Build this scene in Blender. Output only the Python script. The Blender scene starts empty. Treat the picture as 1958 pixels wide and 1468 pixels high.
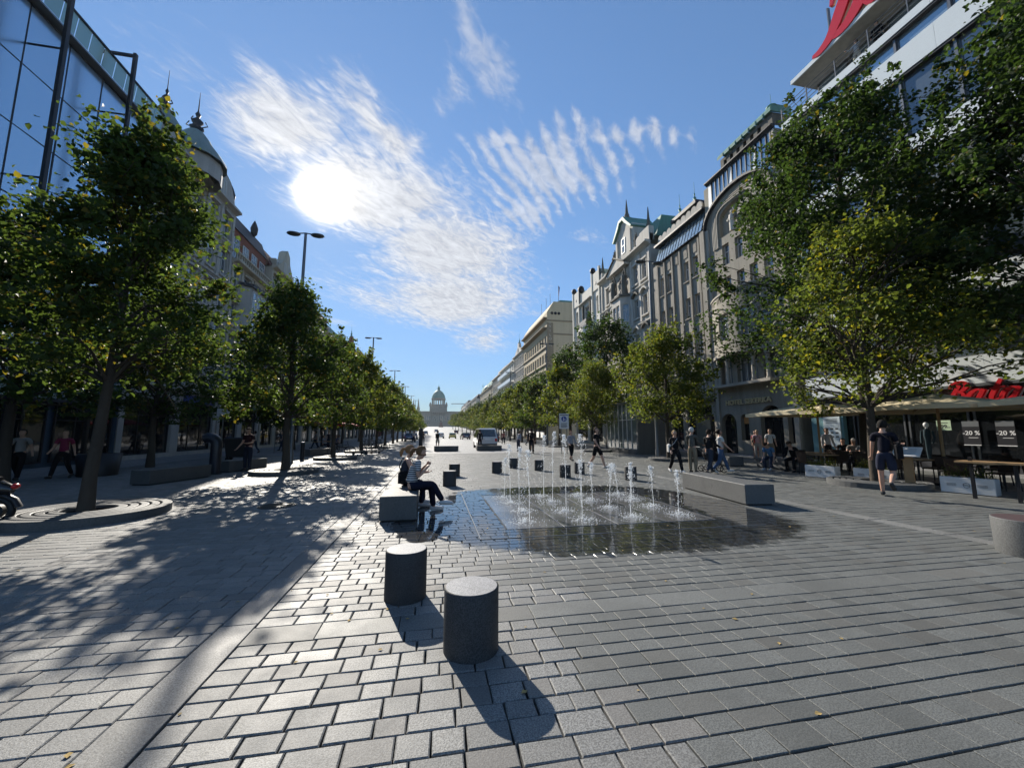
import bpy, bmesh, math, random
import numpy as np
from mathutils import Vector, Matrix

random.seed(7); rng = np.random.default_rng(7)
scene = bpy.context.scene
col = scene.collection
R = math.radians

# ------------------------------------------------------------------ camera
cam_d = bpy.data.cameras.new('camera'); cam = bpy.data.objects.new('camera', cam_d); col.objects.link(cam)
cam.location = (0, 0, 1.6); cam.rotation_euler = (R(90 + 7.04), 0, R(-11.08))
cam_d.sensor_fit = 'HORIZONTAL'; cam_d.sensor_width = 36.0; cam_d.lens = 745 / 1958 * 36
cam_d.clip_start = 0.05; cam_d.clip_end = 3000
scene.camera = cam

# ------------------------------------------------------------------ world, sun, exposure
SUN_EL, SUN_AZ = R(29.7), R(-16.6)           # azimuth from +Y towards +X
SUN = Vector((math.sin(SUN_AZ) * math.cos(SUN_EL), math.cos(SUN_AZ) * math.cos(SUN_EL), math.sin(SUN_EL)))
scene.view_settings.view_transform = 'Standard'; scene.view_settings.look = 'None'
scene.view_settings.exposure = 1.0; scene.view_settings.gamma = 1.0
scene.view_settings.use_curve_mapping = False
sd = bpy.data.lights.new('sun', 'SUN'); sd.energy = 3.9; sd.angle = R(0.53); sd.color = (1.0, 0.93, 0.82)
so = bpy.data.objects.new('sun', sd); col.objects.link(so)
so.rotation_euler = (-SUN).to_track_quat('-Z', 'Y').to_euler(); so.location = (0, 0, 60)

SKY_TINT, SKY_STR, SKY_K = (.91, 1.04, 1.11), 0.104, .16
class NT:
    """tiny helper to wire shader nodes"""
    def __init__(s, tree): s.t = tree; s.t.nodes.clear()
    def n(s, typ, **kw):
        nd = s.t.nodes.new(typ)
        for k, v in kw.items(): setattr(nd, k, v)
        return nd
    def l(s, a, b): s.t.links.new(a, b)
    def m(s, op, a, b=None, c=None, clamp=False):
        nd = s.n('ShaderNodeMath', operation=op); nd.use_clamp = clamp
        for i, x in enumerate((a, b, c)):
            if x is None: continue
            if isinstance(x, (int, float)): nd.inputs[i].default_value = x
            else: s.l(x, nd.inputs[i])
        return nd.outputs[0]
    def mixc(s, fac, a, b, mode='MIX'):
        nd = s.n('ShaderNodeMix', data_type='RGBA', blend_type=mode)
        for sock, x in ((nd.inputs[0], fac), (nd.inputs[6], a), (nd.inputs[7], b)):
            if isinstance(x, (int, float)): sock.default_value = x
            elif isinstance(x, tuple): sock.default_value = (*x[:3], 1)
            else: s.l(x, sock)
        return nd.outputs[2]
    def sstep(s, x, lo, hi):
        nd = s.n('ShaderNodeMapRange', interpolation_type='SMOOTHSTEP')
        nd.inputs[1].default_value = lo; nd.inputs[2].default_value = hi
        s.l(x, nd.inputs[0]); return nd.outputs[0]
    def noise(s, vec, scale, detail=3, rough=.55, dist=0.0, out=0):
        nd = s.n('ShaderNodeTexNoise'); nd.inputs['Scale'].default_value = scale
        nd.inputs['Detail'].default_value = detail; nd.inputs['Roughness'].default_value = rough
        nd.inputs['Distortion'].default_value = dist
        if vec is not None: s.l(vec, nd.inputs['Vector'])
        return nd.outputs[out]
    def comb(s, x, y, z=0.0):
        nd = s.n('ShaderNodeCombineXYZ')
        for i, v in enumerate((x, y, z)):
            if isinstance(v, (int, float)): nd.inputs[i].default_value = v
            else: s.l(v, nd.inputs[i])
        return nd.outputs[0]

def build_world():
    w = bpy.data.worlds.new('World'); scene.world = w; w.use_nodes = True
    N = NT(w.node_tree)
    out = N.n('ShaderNodeOutputWorld')
    sky = N.n('ShaderNodeTexSky', sky_type='NISHITA'); sky.sun_disc = False
    sky.sun_elevation = SUN_EL; sky.sun_rotation = SUN_AZ
    sky.air_density = 1.0; sky.dust_density = 0.05; sky.ozone_density = 2.6; sky.altitude = 250
    tc = N.n('ShaderNodeTexCoord'); d = tc.outputs['Generated']
    sp = N.n('ShaderNodeSeparateXYZ'); N.l(d, sp.inputs[0])
    zc = N.m('MAXIMUM', sp.outputs[2], 0.02)
    u = N.m('DIVIDE', sp.outputs[0], zc); v = N.m('DIVIDE', sp.outputs[1], zc)
    # wobble the cloud plane so that edges fray
    wv = N.comb(u, v)
    wn = N.n('ShaderNodeTexNoise'); wn.inputs['Scale'].default_value = 3.4; wn.inputs['Detail'].default_value = 3; N.l(wv, wn.inputs['Vector'])
    ws = N.n('ShaderNodeSeparateColor'); N.l(wn.outputs['Color'], ws.inputs[0])
    uw = N.m('ADD', u, N.m('MULTIPLY', N.m('SUBTRACT', ws.outputs[0], .5), .30))
    vw = N.m('ADD', v, N.m('MULTIPLY', N.m('SUBTRACT', ws.outputs[1], .5), .34))
    def blob(cu, cv, a, b, deg, hard=1.0):
        c, s_ = math.cos(R(deg)), math.sin(R(deg))
        du, dv = N.m('SUBTRACT', uw, cu), N.m('SUBTRACT', vw, cv)
        p = N.m('DIVIDE', N.m('ADD', N.m('MULTIPLY', du, c), N.m('MULTIPLY', dv, s_)), a)
        q = N.m('DIVIDE', N.m('SUBTRACT', N.m('MULTIPLY', dv, c), N.m('MULTIPLY', du, s_)), b)
        r2 = N.m('ADD', N.m('MULTIPLY', p, p), N.m('MULTIPLY', q, q))
        return N.m('MULTIPLY', N.m('SUBTRACT', 1.0, N.m('SQRT', r2)), hard)
    def mx(*a):
        r = a[0]
        for x in a[1:]: r = N.m('MAXIMUM', r, x)
        return r
    # the broad altocumulus bank
    main = mx(blob(-.52, 1.32, .20, .25, 50, 1.0), blob(-.19, 1.28, .12, .24, -25, .8), blob(-.28, 1.66, .38, .42, 20, 1.2), blob(.04, 2.15, .46, .66, 6, 1.2),
              blob(.12, 2.95, .60, .95, 4, 1.15), blob(.50, 4.2, .30, .80, -8, .55), blob(-.40, 3.1, .30, .6, -20, .5))
    # fibres: stretched noise, two directions
    def fib(deg, sx, sy, det=6, ro=.62, dist=.5):
        c, s_ = math.cos(R(deg)), math.sin(R(deg))
        a = N.m('ADD', N.m('MULTIPLY', u, c), N.m('MULTIPLY', v, s_)); b = N.m('SUBTRACT', N.m('MULTIPLY', v, c), N.m('MULTIPLY', u, s_))
        return N.noise(N.comb(N.m('MULTIPLY', a, sx), N.m('MULTIPLY', b, sy)), 1.0, det, ro, dist)
    f1 = fib(62, 5.0, 13.0, 5, .62, 1.1); f2 = fib(40, 10.0, 19.0, 4, .58, 1.4)
    fsum = N.m('ADD', N.m('MULTIPLY', f1, .55), N.m('MULTIPLY', f2, .45))
    dens_main = N.m('MULTIPLY', N.sstep(N.m('ADD', N.m('MULTIPLY', fsum, 1.9), N.m('MULTIPLY', main, .90)), .78, 1.62), N.sstep(main, -.45, .15))
    # ripples on the right
    rip = mx(blob(.40, 1.36, .38, .27, 8, 1.3), blob(.20, 1.22, .16, .10, 0, 1.0), blob(.58, 1.14, .30, .07, 4, .8), blob(.40, 1.62, .17, .22, 0, 1.2))
    wv_ = N.m('SINE', N.m('MULTIPLY', N.m('ADD', N.m('ADD', N.m('MULTIPLY', u, .80), N.m('MULTIPLY', v, -.60)), N.m('MULTIPLY', ws.outputs[2], .09)), 112))
    dens_rip = N.m('MULTIPLY', N.sstep(N.m('ADD', N.m('ADD', N.m('MULTIPLY', wv_, .20), N.m('MULTIPLY', fsum, 1.5)), N.m('MULTIPLY', rip, .62)), .78, 1.45), N.sstep(rip, -.35, .2))
    # thin wisps
    wis = mx(blob(.10, .92, .06, .22, -35, .9), blob(.03, 1.02, .06, .09, 0, .8), blob(.76, 1.84, .14, .10, 0, .6), blob(.80, 3.1, .22, .16, 0, .7), blob(-.92, 3.7, .2, .16, 0, .7), blob(.5, 4.9, .5, .3, 0, .5), blob(-.7, 1.12, .2, .12, 0, .5))
    dens_w = N.m('MULTIPLY', N.sstep(N.m('ADD', N.m('MULTIPLY', fsum, 1.5), N.m('MULTIPLY', wis, .6)), .80, 1.35), N.sstep(wis, -.3, .25))
    # sparse cloud in the part of the sky behind the camera
    behind = N.sstep(N.m('MULTIPLY', sp.outputs[1], -1.0), -.25, .2)
    dens_e = N.m('MULTIPLY', N.m('MULTIPLY', N.sstep(ws.outputs[0], .52, .70), N.sstep(fsum, .40, .65)), behind)
    dens = mx(dens_main, N.m('MULTIPLY', dens_rip, .70), N.m('MULTIPLY', dens_w, .50), N.m('MULTIPLY', dens_e, .8))
    dens = N.m('MULTIPLY', dens, N.sstep(sp.outputs[2], .10, .24))
    # angle to the sun
    dot = N.n('ShaderNodeVectorMath', operation='DOT_PRODUCT'); N.l(d, dot.inputs[0]); dot.inputs[1].default_value = SUN
    ang = N.m('ARCCOSINE', N.m('MINIMUM', dot.outputs['Value'], .999999))
    glow = N.m('POWER', 2.718, N.m('MULTIPLY', ang, -7.5))          # forward scattering in the thin cloud
    halo = N.m('POWER', 2.718, N.m('MULTIPLY', ang, -30.0))
    angn = N.m('ADD', ang, N.m('MULTIPLY', N.m('SUBTRACT', f1, .5), .03))
    core = N.m('POWER', 2.718, N.m('MULTIPLY', N.m('MULTIPLY', angn, angn), -1500.0))
    # soft shoulder on the clear sky so that it keeps its blue towards sun and horizon
    bw = N.n('ShaderNodeRGBToBW'); N.l(sky.outputs[0], bw.inputs[0])
    k = N.m('DIVIDE', 1.0, N.m('ADD', 1.0, N.m('MULTIPLY', N.m('POWER', bw.outputs[0], 1.15), SKY_K)))
    sc = N.n('ShaderNodeVectorMath', operation='SCALE'); N.l(sky.outputs[0], sc.inputs[0]); N.l(k, sc.inputs['Scale'])
    hz_ = N.m('SUBTRACT', 1.0, N.sstep(sp.outputs[2], .0, .45))
    skyc = N.mixc(1.0, sc.outputs[0], N.mixc(hz_, SKY_TINT, (.84, .98, 1.17)), 'MULTIPLY')
    bg1 = N.n('ShaderNodeBackground'); N.l(skyc, bg1.inputs[0]); bg1.inputs[1].default_value = SKY_STR
    shade = N.m('ADD', .20, N.m('MULTIPLY', fsum, 1.2))
    cl_b = N.m('MULTIPLY', shade, N.m('ADD', .46, N.m('MULTIPLY', glow, .20)))
    bg2 = N.n('ShaderNodeBackground'); bg2.inputs[0].default_value = (.96, .97, 1.0, 1); N.l(cl_b, bg2.inputs[1])
    mixs = N.n('ShaderNodeMixShader'); N.l(N.m('MULTIPLY', dens, .88), mixs.inputs[0]); N.l(bg1.outputs[0], mixs.inputs[1]); N.l(bg2.outputs[0], mixs.inputs[2])
    bg3 = N.n('ShaderNodeBackground'); bg3.inputs[0].default_value = (1.0, .82, .50, 1)
    N.l(N.m('ADD', N.m('MULTIPLY', halo, N.m('ADD', .18, N.m('MULTIPLY', dens, .5))), N.m('MULTIPLY', core, 10.0)), bg3.inputs[1])
    add = N.n('ShaderNodeAddShader'); N.l(mixs.outputs[0], add.inputs[0]); N.l(bg3.outputs[0], add.inputs[1])
    N.l(add.outputs[0], out.inputs[0])
    w.cycles.sampling_method = 'MANUAL'; w.cycles.sample_map_resolution = 512
build_world()
cy = scene.cycles
cy.max_bounces = 6; cy.diffuse_bounces = 3; cy.glossy_bounces = 3; cy.transmission_bounces = 4; cy.transparent_max_bounces = 6
cy.caustics_reflective = False; cy.caustics_refractive = False; cy.sample_clamp_indirect = 6.0
cy.use_adaptive_sampling = True; cy.adaptive_threshold = 0.02; cy.use_denoising = True

# ------------------------------------------------------------------ materials
MATS = {}
def base_mat(name):
    m = bpy.data.materials.new(name); m.use_nodes = True; N = NT(m.node_tree)
    out = N.n('ShaderNodeOutputMaterial'); b = N.n('ShaderNodeBsdfPrincipled'); N.l(b.outputs[0], out.inputs[0])
    MATS[name] = m; return m, N, b, out
def setp(N, b, **kw):
    for k, v in kw.items():
        k = {'color': 'Base Color', 'rough': 'Roughness', 'metal': 'Metallic', 'spec': 'Specular IOR Level', 'coat': 'Coat Weight', 'trans': 'Transmission Weight', 'normal': 'Normal', 'sss': 'Subsurface Weight'}[k]
        if isinstance(v, (int, float)): b.inputs[k].default_value = v
        elif isinstance(v, tuple): b.inputs[k].default_value = (*v[:3], 1)
        else: N.l(v, b.inputs[k])
def bump(N, h, strength=.3, dist=.01):
    nd = N.n('ShaderNodeBump'); nd.inputs['Strength'].default_value = strength; nd.inputs['Distance'].default_value = dist
    N.l(h, nd.inputs['Height']); return nd.outputs[0]
def mul(c, k): return tuple(min(1, x * k) for x in c)
def wall_mat(name, c, var=.22, streak=.35, rough=.85, fine=18, bmp=.35):
    """plaster / stone: patchy tone, rain streaks, grain"""
    m, N, b, out = base_mat(name)
    g = N.n('ShaderNodeNewGeometry'); P = g.outputs['Position']
    mp = N.n('ShaderNodeMapping'); mp.inputs['Scale'].default_value = (2.6, 2.6, .22); N.l(P, mp.inputs[0])
    st = N.noise(mp.outputs[0], 1.0, 5, .65); big = N.noise(P, .45, 4, .6); fi = N.noise(P, fine, 4, .7)
    t = N.m('ADD', N.m('MULTIPLY', N.sstep(st, .38, .72), streak), N.m('MULTIPLY', N.sstep(big, .3, .7), var), clamp=True)
    c1 = N.mixc(t, c, mul(c, .52))
    c2 = N.mixc(N.m('MULTIPLY', fi, .35), c1, mul(c, .7))
    setp(N, b, color=c2, rough=rough, spec=.25, normal=bump(N, N.m('ADD', fi, N.m('MULTIPLY', big, .5)), bmp, .02)); return m
def plain(name, c, rough=.6, metal=0.0, var=.12, scale=30, spec=.4, bmp=.1, coat=0.0):
    m, N, b, out = base_mat(name)
    tc = N.n('ShaderNodeTexCoord'); f = N.noise(tc.outputs['Object'], scale, 3, .6)
    oi = N.n('ShaderNodeObjectInfo')
    k = N.m('ADD', N.m('MULTIPLY', f, var), N.m('MULTIPLY', oi.outputs['Random'], var * .5))
    setp(N, b, color=N.mixc(k, c, mul(c, .45)), rough=N.m('ADD', rough - .06, N.m('MULTIPLY', f, .12)), metal=metal, spec=spec, coat=coat)
    if bmp: setp(N, b, normal=bump(N, f, bmp, .005))
    return m
def wet_mask(N, P):
    sp = N.n('ShaderNodeSeparateXYZ'); N.l(P, sp.inputs[0])
    ax = N.m('DIVIDE', N.m('ABSOLUTE', N.m('SUBTRACT', sp.outputs[0], 3.32)), 3.38); ay = N.m('DIVIDE', N.m('ABSOLUTE', N.m('SUBTRACT', sp.outputs[1], 8.2)), 3.3)
    d = N.m('POWER', N.m('ADD', N.m('POWER', ax, 3.0), N.m('POWER', ay, 3.0)), .3333)
    n1 = N.noise(P, 1.6, 4, .6); n2 = N.noise(P, 9, 3, .6)
    d = N.m('ADD', d, N.m('ADD', N.m('MULTIPLY', N.m('SUBTRACT', n1, .5), .30), N.m('MULTIPLY', N.m('SUBTRACT', n2, .5), .10)))
    # a run-off towards the sitting block
    bx = N.m('DIVIDE', N.m('SUBTRACT', sp.outputs[0], -.12), .62); by = N.m('DIVIDE', N.m('SUBTRACT', sp.outputs[1], 7.6), 1.5)
    d2 = N.m('ADD', N.m('SQRT', N.m('ADD', N.m('MULTIPLY', bx, bx), N.m('MULTIPLY', by, by))), N.m('MULTIPLY', N.m('SUBTRACT', n1, .5), .8))
    return N.m('SUBTRACT', 1.0, N.sstep(N.m('MINIMUM', d, d2), .93, 1.03))
def paver_mat(name, c, grain=1.0, dark=.55, base_rough=.60, can_wet=True, wr=.025):
    m, N, b, out = base_mat(name)
    g = N.n('ShaderNodeNewGeometry'); P = g.outputs['Position']; oi = N.n('ShaderNodeObjectInfo')
    sp1 = N.noise(P, 105, 2, .8); sp2 = N.noise(P, 48, 3, .7); big = N.noise(P, .9, 4, .6); mid = N.noise(P, 5, 4, .6)
    rnd = N.m('FRACT', N.m('ADD', g.outputs['Random Per Island'], N.m('MULTIPLY', oi.outputs['Random'], 3.7)))
    c1 = N.mixc(N.m('MULTIPLY', N.sstep(sp1, .42, .58), .8 * grain), mul(c, 1.32), mul(c, .36))
    c1 = N.mixc(N.m('MULTIPLY', N.sstep(sp2, .55, .72), .5 * grain), c1, mul(c, 1.7))
    c2 = N.mixc(N.m('MULTIPLY', rnd, .42), c1, mul(c, .52)); c2 = N.mixc(N.m('MULTIPLY', N.sstep(N.m('FRACT', N.m('MULTIPLY', rnd, 7.7)), .90, .93), .35), c2, mul(c, .42))
    c2 = N.mixc(N.m('MULTIPLY', N.sstep(rnd, .86, .9), .14), c2, (c[0] * 1.1, c[1] * .92, c[2] * .8))
    c3 = N.mixc(N.m('MULTIPLY', N.sstep(big, .42, .72), .45), c2, mul(c, .5)); c3 = N.mixc(N.m('MULTIPLY', N.sstep(mid, .52, .72), .30), c3, mul(c, .55))
    # small dried spots (gum, drips)
    vo = N.n('ShaderNodeTexVoronoi'); vo.inputs['Scale'].default_value = 3.1; N.l(P, vo.inputs['Vector'])
    c3 = N.mixc(N.m('MULTIPLY', N.m('SUBTRACT', 1.0, N.sstep(vo.outputs['Distance'], .045, .075)), .5), c3, mul(c, .42))
    v2 = N.n('ShaderNodeTexVoronoi'); v2.inputs['Scale'].default_value = 1.3; N.l(P, v2.inputs['Vector'])
    c3 = N.mixc(N.m('MULTIPLY', N.m('SUBTRACT', 1.0, N.sstep(N.m('ADD', v2.outputs['Distance'], N.m('MULTIPLY', mid, .08)), .07, .12)), .4), c3, mul(c, .45))
    wet = wet_mask(N, P) if can_wet else N.n('ShaderNodeValue').outputs[0]
    if not can_wet: wet.default_value = 0.0
    c4 = N.mixc(wet, c3, N.mixc(1.0, c3, (dark * .5, dark * .5, dark * .52), 'MULTIPLY'))
    rd = N.m('ADD', base_rough - .1, N.m('ADD', N.m('MULTIPLY', mid, .16), N.m('MULTIPLY', rnd, .08)))
    rw = N.m('ADD', wr, N.m('MULTIPLY', N.sstep(mid, .45, .8), .10))
    mr = N.n('ShaderNodeMix', data_type='FLOAT'); N.l(wet, mr.inputs[0]); N.l(rd, mr.inputs[2]); N.l(rw, mr.inputs[3])
    ms = N.n('ShaderNodeMix', data_type='FLOAT'); N.l(wet, ms.inputs[0]); ms.inputs[2].default_value = .32; ms.inputs[3].default_value = 1.0
    h = N.m('MULTIPLY', N.m('ADD', N.m('MULTIPLY', sp2, .6), N.m('MULTIPLY', sp1, .5)), N.m('SUBTRACT', 1.0, N.m('MULTIPLY', wet, .92)))
    setp(N, b, color=c4, rough=mr.outputs[0], spec=ms.outputs[0], normal=bump(N, h, .42, .006)); return m
def glass_mat(name, c=(.018, .024, .03), rough=.04, spec=.9, curtain=.0, metal=0.0):
    m, N, b, out = base_mat(name)
    oi = N.n('ShaderNodeObjectInfo'); g = N.n('ShaderNodeNewGeometry')
    n = N.noise(g.outputs['Position'], .9, 3, .5)
    cc = N.mixc(N.m('MULTIPLY', N.sstep(oi.outputs['Random'], .48, .56), curtain), c, (.32, .32, .30))
    setp(N, b, color=cc, rough=rough, spec=spec, metal=metal, coat=.5, normal=bump(N, n, .12, .05)); return m

M_glass = glass_mat('window_glass', (.11, .14, .17), .05, 1.0, curtain=.5, metal=.3)
M_glass_shop = glass_mat('shop_glass', (.012, .014, .016), .03, .7)
M_glass_blue = glass_mat('blue_curtain_glass', (.44, .58, .72), .24, 1.0, metal=.75)
M_glass_sky = glass_mat('atelier_glass', (.30, .40, .47), .10, 1.0, metal=.6)
M_white_frame = plain('painted_white_frame', (.62, .62, .6), .45)
M_dark_frame = plain('dark_metal_frame', (.03, .03, .033), .45, .4)
M_grey_metal = plain('grey_metal', (.16, .17, .18), .4, .7)
M_copper = wall_mat('copper_patina', (.14, .30, .24), .35, .5, .6, 12, .2)
M_darkroof = wall_mat('dark_sheet_roof', (.055, .055, .06), .3, .4, .55)
M_tile = wall_mat('red_brown_roof_tiles', (.17, .075, .05), .35, .3, .8)
M_brick = wall_mat('chimney_brick', (.24, .13, .075), .35, .4, .9)
M_granite = paver_mat('granite_block', (.115, .118, .118), 1.0, can_wet=False)
M_bollard_shade = paver_mat('granite_bollard_shade', (.05, .052, .055), 1.0, base_rough=.6, can_wet=False)  # bollard sides near black: their shade away from the sun is in the colour
M_bollard_lit = paver_mat('granite_bollard_lit', (.27, .27, .275), .8, can_wet=False)  # pale copy for bollard tops, sunlit brightness put into the colour
M_paver = paver_mat('granite_paver', (.204, .204, .195), 1.0)
M_paver_dimmed = paver_mat('granite_paver_dimmed', (.138, .143, .136), .8)  # same granite darkened: weaker sun sheen on the right painted into the base
M_band = paver_mat('granite_band', (.155, .160, .152), .8)
M_strip = paver_mat('granite_strip', (.222, .222, .212), 1.2)
M_plate = paver_mat('fountain_plate', (.27, .275, .28), .6, dark=1.0, wr=.12)
M_skin = plain('skin', (.52, .31, .22), .55, var=.1, spec=.35)
M_black = plain('black_rubber', (.012, .012, .013), .6)
M_paint_white = plain('white_paint', (.72, .73, .73), .35, coat=.3)
M_white_panel = wall_mat('white_glass_panel', (.70, .75, .76), .06, .06, .35, 10, .05)
M_red = plain('red_sign_enamel', (.52, .012, .02), .3, coat=.4, var=.05)
M_wood = plain('light_wood', (.40, .25, .12), .6, var=.4, scale=8)
M_wicker = plain('dark_wicker', (.055, .03, .018), .75, var=.5, scale=60, bmp=.5)
M_cream = plain('cream_canvas', (.66, .56, .37), .85, var=.12, scale=3)
M_redcanvas = plain('red_canvas', (.42, .035, .03), .85, var=.15, scale=3)
M_text_black = plain('black_print', (.02, .02, .02), .6, bmp=0)
M_text_white = plain('white_print', (.8, .8, .8), .6, bmp=0)
_fab = {}
def fabric(c):
    k = tuple(round(x, 3) for x in c)
    if k not in _fab: _fab[k] = plain('cloth_%d' % len(_fab), c, .88, var=.3, scale=25, spec=.15, bmp=.35)
    return _fab[k]

# ------------------------------------------------------------------ mesh helpers
class MB:
    def __init__(s): s.v = []; s.f = []; s.sm = []; s.mi = []; s.cur = 0
    def add(s, vs, fs, smooth=False):
        o = len(s.v); s.v.extend([tuple(map(float, p)) for p in vs])
        for f in fs: s.f.append(tuple(i + o for i in f)); s.sm.append(smooth); s.mi.append(s.cur)
        return s
    def box(s, x0, x1, y0, y1, z0, z1):
        return s.add([(x0, y0, z0), (x1, y0, z0), (x1, y1, z0), (x0, y1, z0), (x0, y0, z1), (x1, y0, z1), (x1, y1, z1), (x0, y1, z1)],
                     [(3, 2, 1, 0), (4, 5, 6, 7), (0, 1, 5, 4), (1, 2, 6, 5), (2, 3, 7, 6), (3, 0, 4, 7)])
    def bbox(s, x0, x1, y0, y1, z0, z1, b=.01):
        """box with chamfered top and vertical edges"""
        def ring(dx, z): 
            c = b + dx
            return [(x0 + dx, y0 + c, z), (x0 + c, y0 + dx, z), (x1 - c, y0 + dx, z), (x1 - dx, y0 + c, z), (x1 - dx, y1 - c, z), (x1 - c, y1 - dx, z), (x0 + c, y1 - dx, z), (x0 + dx, y1 - c, z)]
        vs = ring(0, z0) + ring(0, z1 - b) + ring(b, z1)
        fs = [(7, 6, 5, 4, 3, 2, 1, 0), tuple(range(16, 24))]
        for r in (0, 8):
            for i in range(8): j = (i + 1) % 8; fs.append((r + i, r + j, r + 8 + j, r + 8 + i))
        return s.add(vs, fs)
    def quad(s, a, b, c, d): return s.add([a, b, c, d], [(0, 1, 2, 3)])
    def prism(s, poly, a0, a1, ax='y'):
        """poly in the plane across ax, extruded a0..a1"""
        def P(p, a): return {'y': (p[0], a, p[1]), 'x': (a, p[0], p[1]), 'z': (p[0], p[1], a)}[ax]
        n = len(poly); vs = [P(p, a0) for p in poly] + [P(p, a1) for p in poly]
        fs = [tuple(range(n)), tuple(range(2 * n - 1, n - 1, -1))] + [(i, n + i, n + (i + 1) % n, (i + 1) % n) for i in range(n)]
        return s.add(vs, fs)
    def tube(s, pts, rad, n=8, cap=True, smooth=True, sy=1.0):
        pts = [Vector(p) for p in pts]; k = len(pts)
        if not hasattr(rad, '__len__'): rad = [rad] * k
        vs = []; fs = []; prev = None
        for i, p in enumerate(pts):
            t = (pts[min(i + 1, k - 1)] - pts[max(i - 1, 0)]).normalized()
            if prev is None:
                a = Vector((0, 0, 1)) if abs(t.z) < .9 else Vector((1, 0, 0)); x = t.cross(a).normalized()
            else: x = (prev - t * prev.dot(t)).normalized()
            prev = x; y = t.cross(x)
            for j in range(n):
                an = 2 * math.pi * j / n; vs.append(p + x * (math.cos(an) * rad[i]) + y * (math.sin(an) * rad[i] * sy))
        for i in range(k - 1):
            for j in range(n): a = i * n + j; b = i * n + (j + 1) % n; fs.append((a, b, b + n, a + n))
        s.add(vs, fs, smooth)
        if cap: s.add(vs[:n], [tuple(range(n - 1, -1, -1))]); s.add(vs[-n:], [tuple(range(n))])
        return s
    def lathe(s, prof, n=24, c=(0, 0, 0), smooth=True, sx=1.0, sy=1.0, a0=0.0, a1=2 * math.pi):
        full = abs(a1 - a0 - 2 * math.pi) < 1e-6; m = n if full else n + 1
        vs = []; fs = []
        for r, z in prof:
            for j in range(m):
                a = a0 + (a1 - a0) * j / n; vs.append((c[0] + r * math.cos(a) * sx, c[1] + r * math.sin(a) * sy, c[2] + z))
        for i in range(len(prof) - 1):
            for j in range(n):
                j2 = (j + 1) % m; fs.append((i * m + j, i * m + j2, (i + 1) * m + j2, (i + 1) * m + j))
        return s.add(vs, fs, smooth)
    def sphere(s, c, r, n=12, m=8, sx=1, sy=1, sz=1, smooth=True):
        return s.lathe([(max(1e-4, r * math.sin(math.pi * i / m)), -r * sz * math.cos(math.pi * i / m)) for i in range(m + 1)], n, c, smooth, sx, sy)
    def mesh(s, name):
        me = bpy.data.meshes.new(name); me.from_pydata(s.v, [], s.f)
        me.polygons.foreach_set('use_smooth', s.sm); me.polygons.foreach_set('material_index', s.mi); me.update(); return me
    def build(s, name, mats, parent=None, loc=(0, 0, 0), rz=0.0):
        return link(name, s.mesh(name), mats, parent, loc, rz)
def link(name, me, mats=None, parent=None, loc=(0, 0, 0), rz=0.0):
    o = bpy.data.objects.new(name, me); col.objects.link(o)
    if mats is not None and len(me.materials) == 0:
        for m in (mats if isinstance(mats, (list, tuple)) else [mats]): me.materials.append(m)
    o.parent = parent; o.location = loc; o.rotation_euler = (0, 0, rz); return o
def empty(name, loc, rz=0.0):
    o = bpy.data.objects.new(name, None); col.objects.link(o); o.location = loc; o.rotation_euler = (0, 0, rz); o.empty_display_size = .3; return o
def tag(o, label, cat, group=None):
    o['label'] = label; o['category'] = cat
    if group: o['group'] = group
    return o
def struct(o, kind='structure'): o['kind'] = kind; return o
def copy_tree(o, parent=None):
    c = o.copy(); col.objects.link(c); c.parent = parent
    for ch in list(o.children): copy_tree(ch, c)
    return c
def gz(y):      # the square rises gently towards the museum
    return 0.0 if y < 120 else (y - 120) * .021
# lettering: all texts are turned into meshes in one go, before the scene gets heavy
TXT = {}
def make_texts(items):
    obs = []
    for key, body, kw in items:
        cu = bpy.data.curves.new('lettering', 'FONT'); cu.body = body; cu.size = 1.0; cu.align_x = 'CENTER'; cu.align_y = 'CENTER'; cu.resolution_u = 3
        for k, v in kw.items(): setattr(cu, k, v)
        o = bpy.data.objects.new('lettering', cu); col.objects.link(o); obs.append((key, o))
    bpy.context.view_layer.update(); dg = bpy.context.evaluated_depsgraph_get()
    for key, o in obs: TXT[key] = bpy.data.meshes.new_from_object(o.evaluated_get(dg))
    for key, o in obs:
        cu = o.data; bpy.data.objects.remove(o); bpy.data.curves.remove(cu)
make_texts([('HOTEL SEKERKA', 'HOTEL SEKERKA', dict(extrude=.09, offset=.015)), ('C', 'C', dict(extrude=.02)), ('A', 'A', dict(extrude=.02)), ('S', 'S', dict(extrude=.02)),
            ('I', 'I', dict(extrude=.02)), ('N', 'N', dict(extrude=.02)), ('V', 'V', dict(extrude=.02)), ('O', 'O', dict(extrude=.02)), ('L', 'L', dict(extrude=.02)), ('T', 'T', dict(extrude=.02)), ('M', 'M', dict(extrude=.02)),
            ('-20', '-20 %', dict(extrude=.003, offset=.02)), ('999', '999', dict(extrude=.003, offset=.02)), ('kc', 'Kč', dict(extrude=.003))])
def text(key, mat, parent, loc, size, rot=(0, 0, 0), name='lettering', sx=1.0):
    me = TXT[key].copy(); me.materials.clear()
    o = link(name, me, mat, parent); o.location = loc; o.rotation_euler = rot; o.scale = (size * sx, size, size); return o
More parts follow.
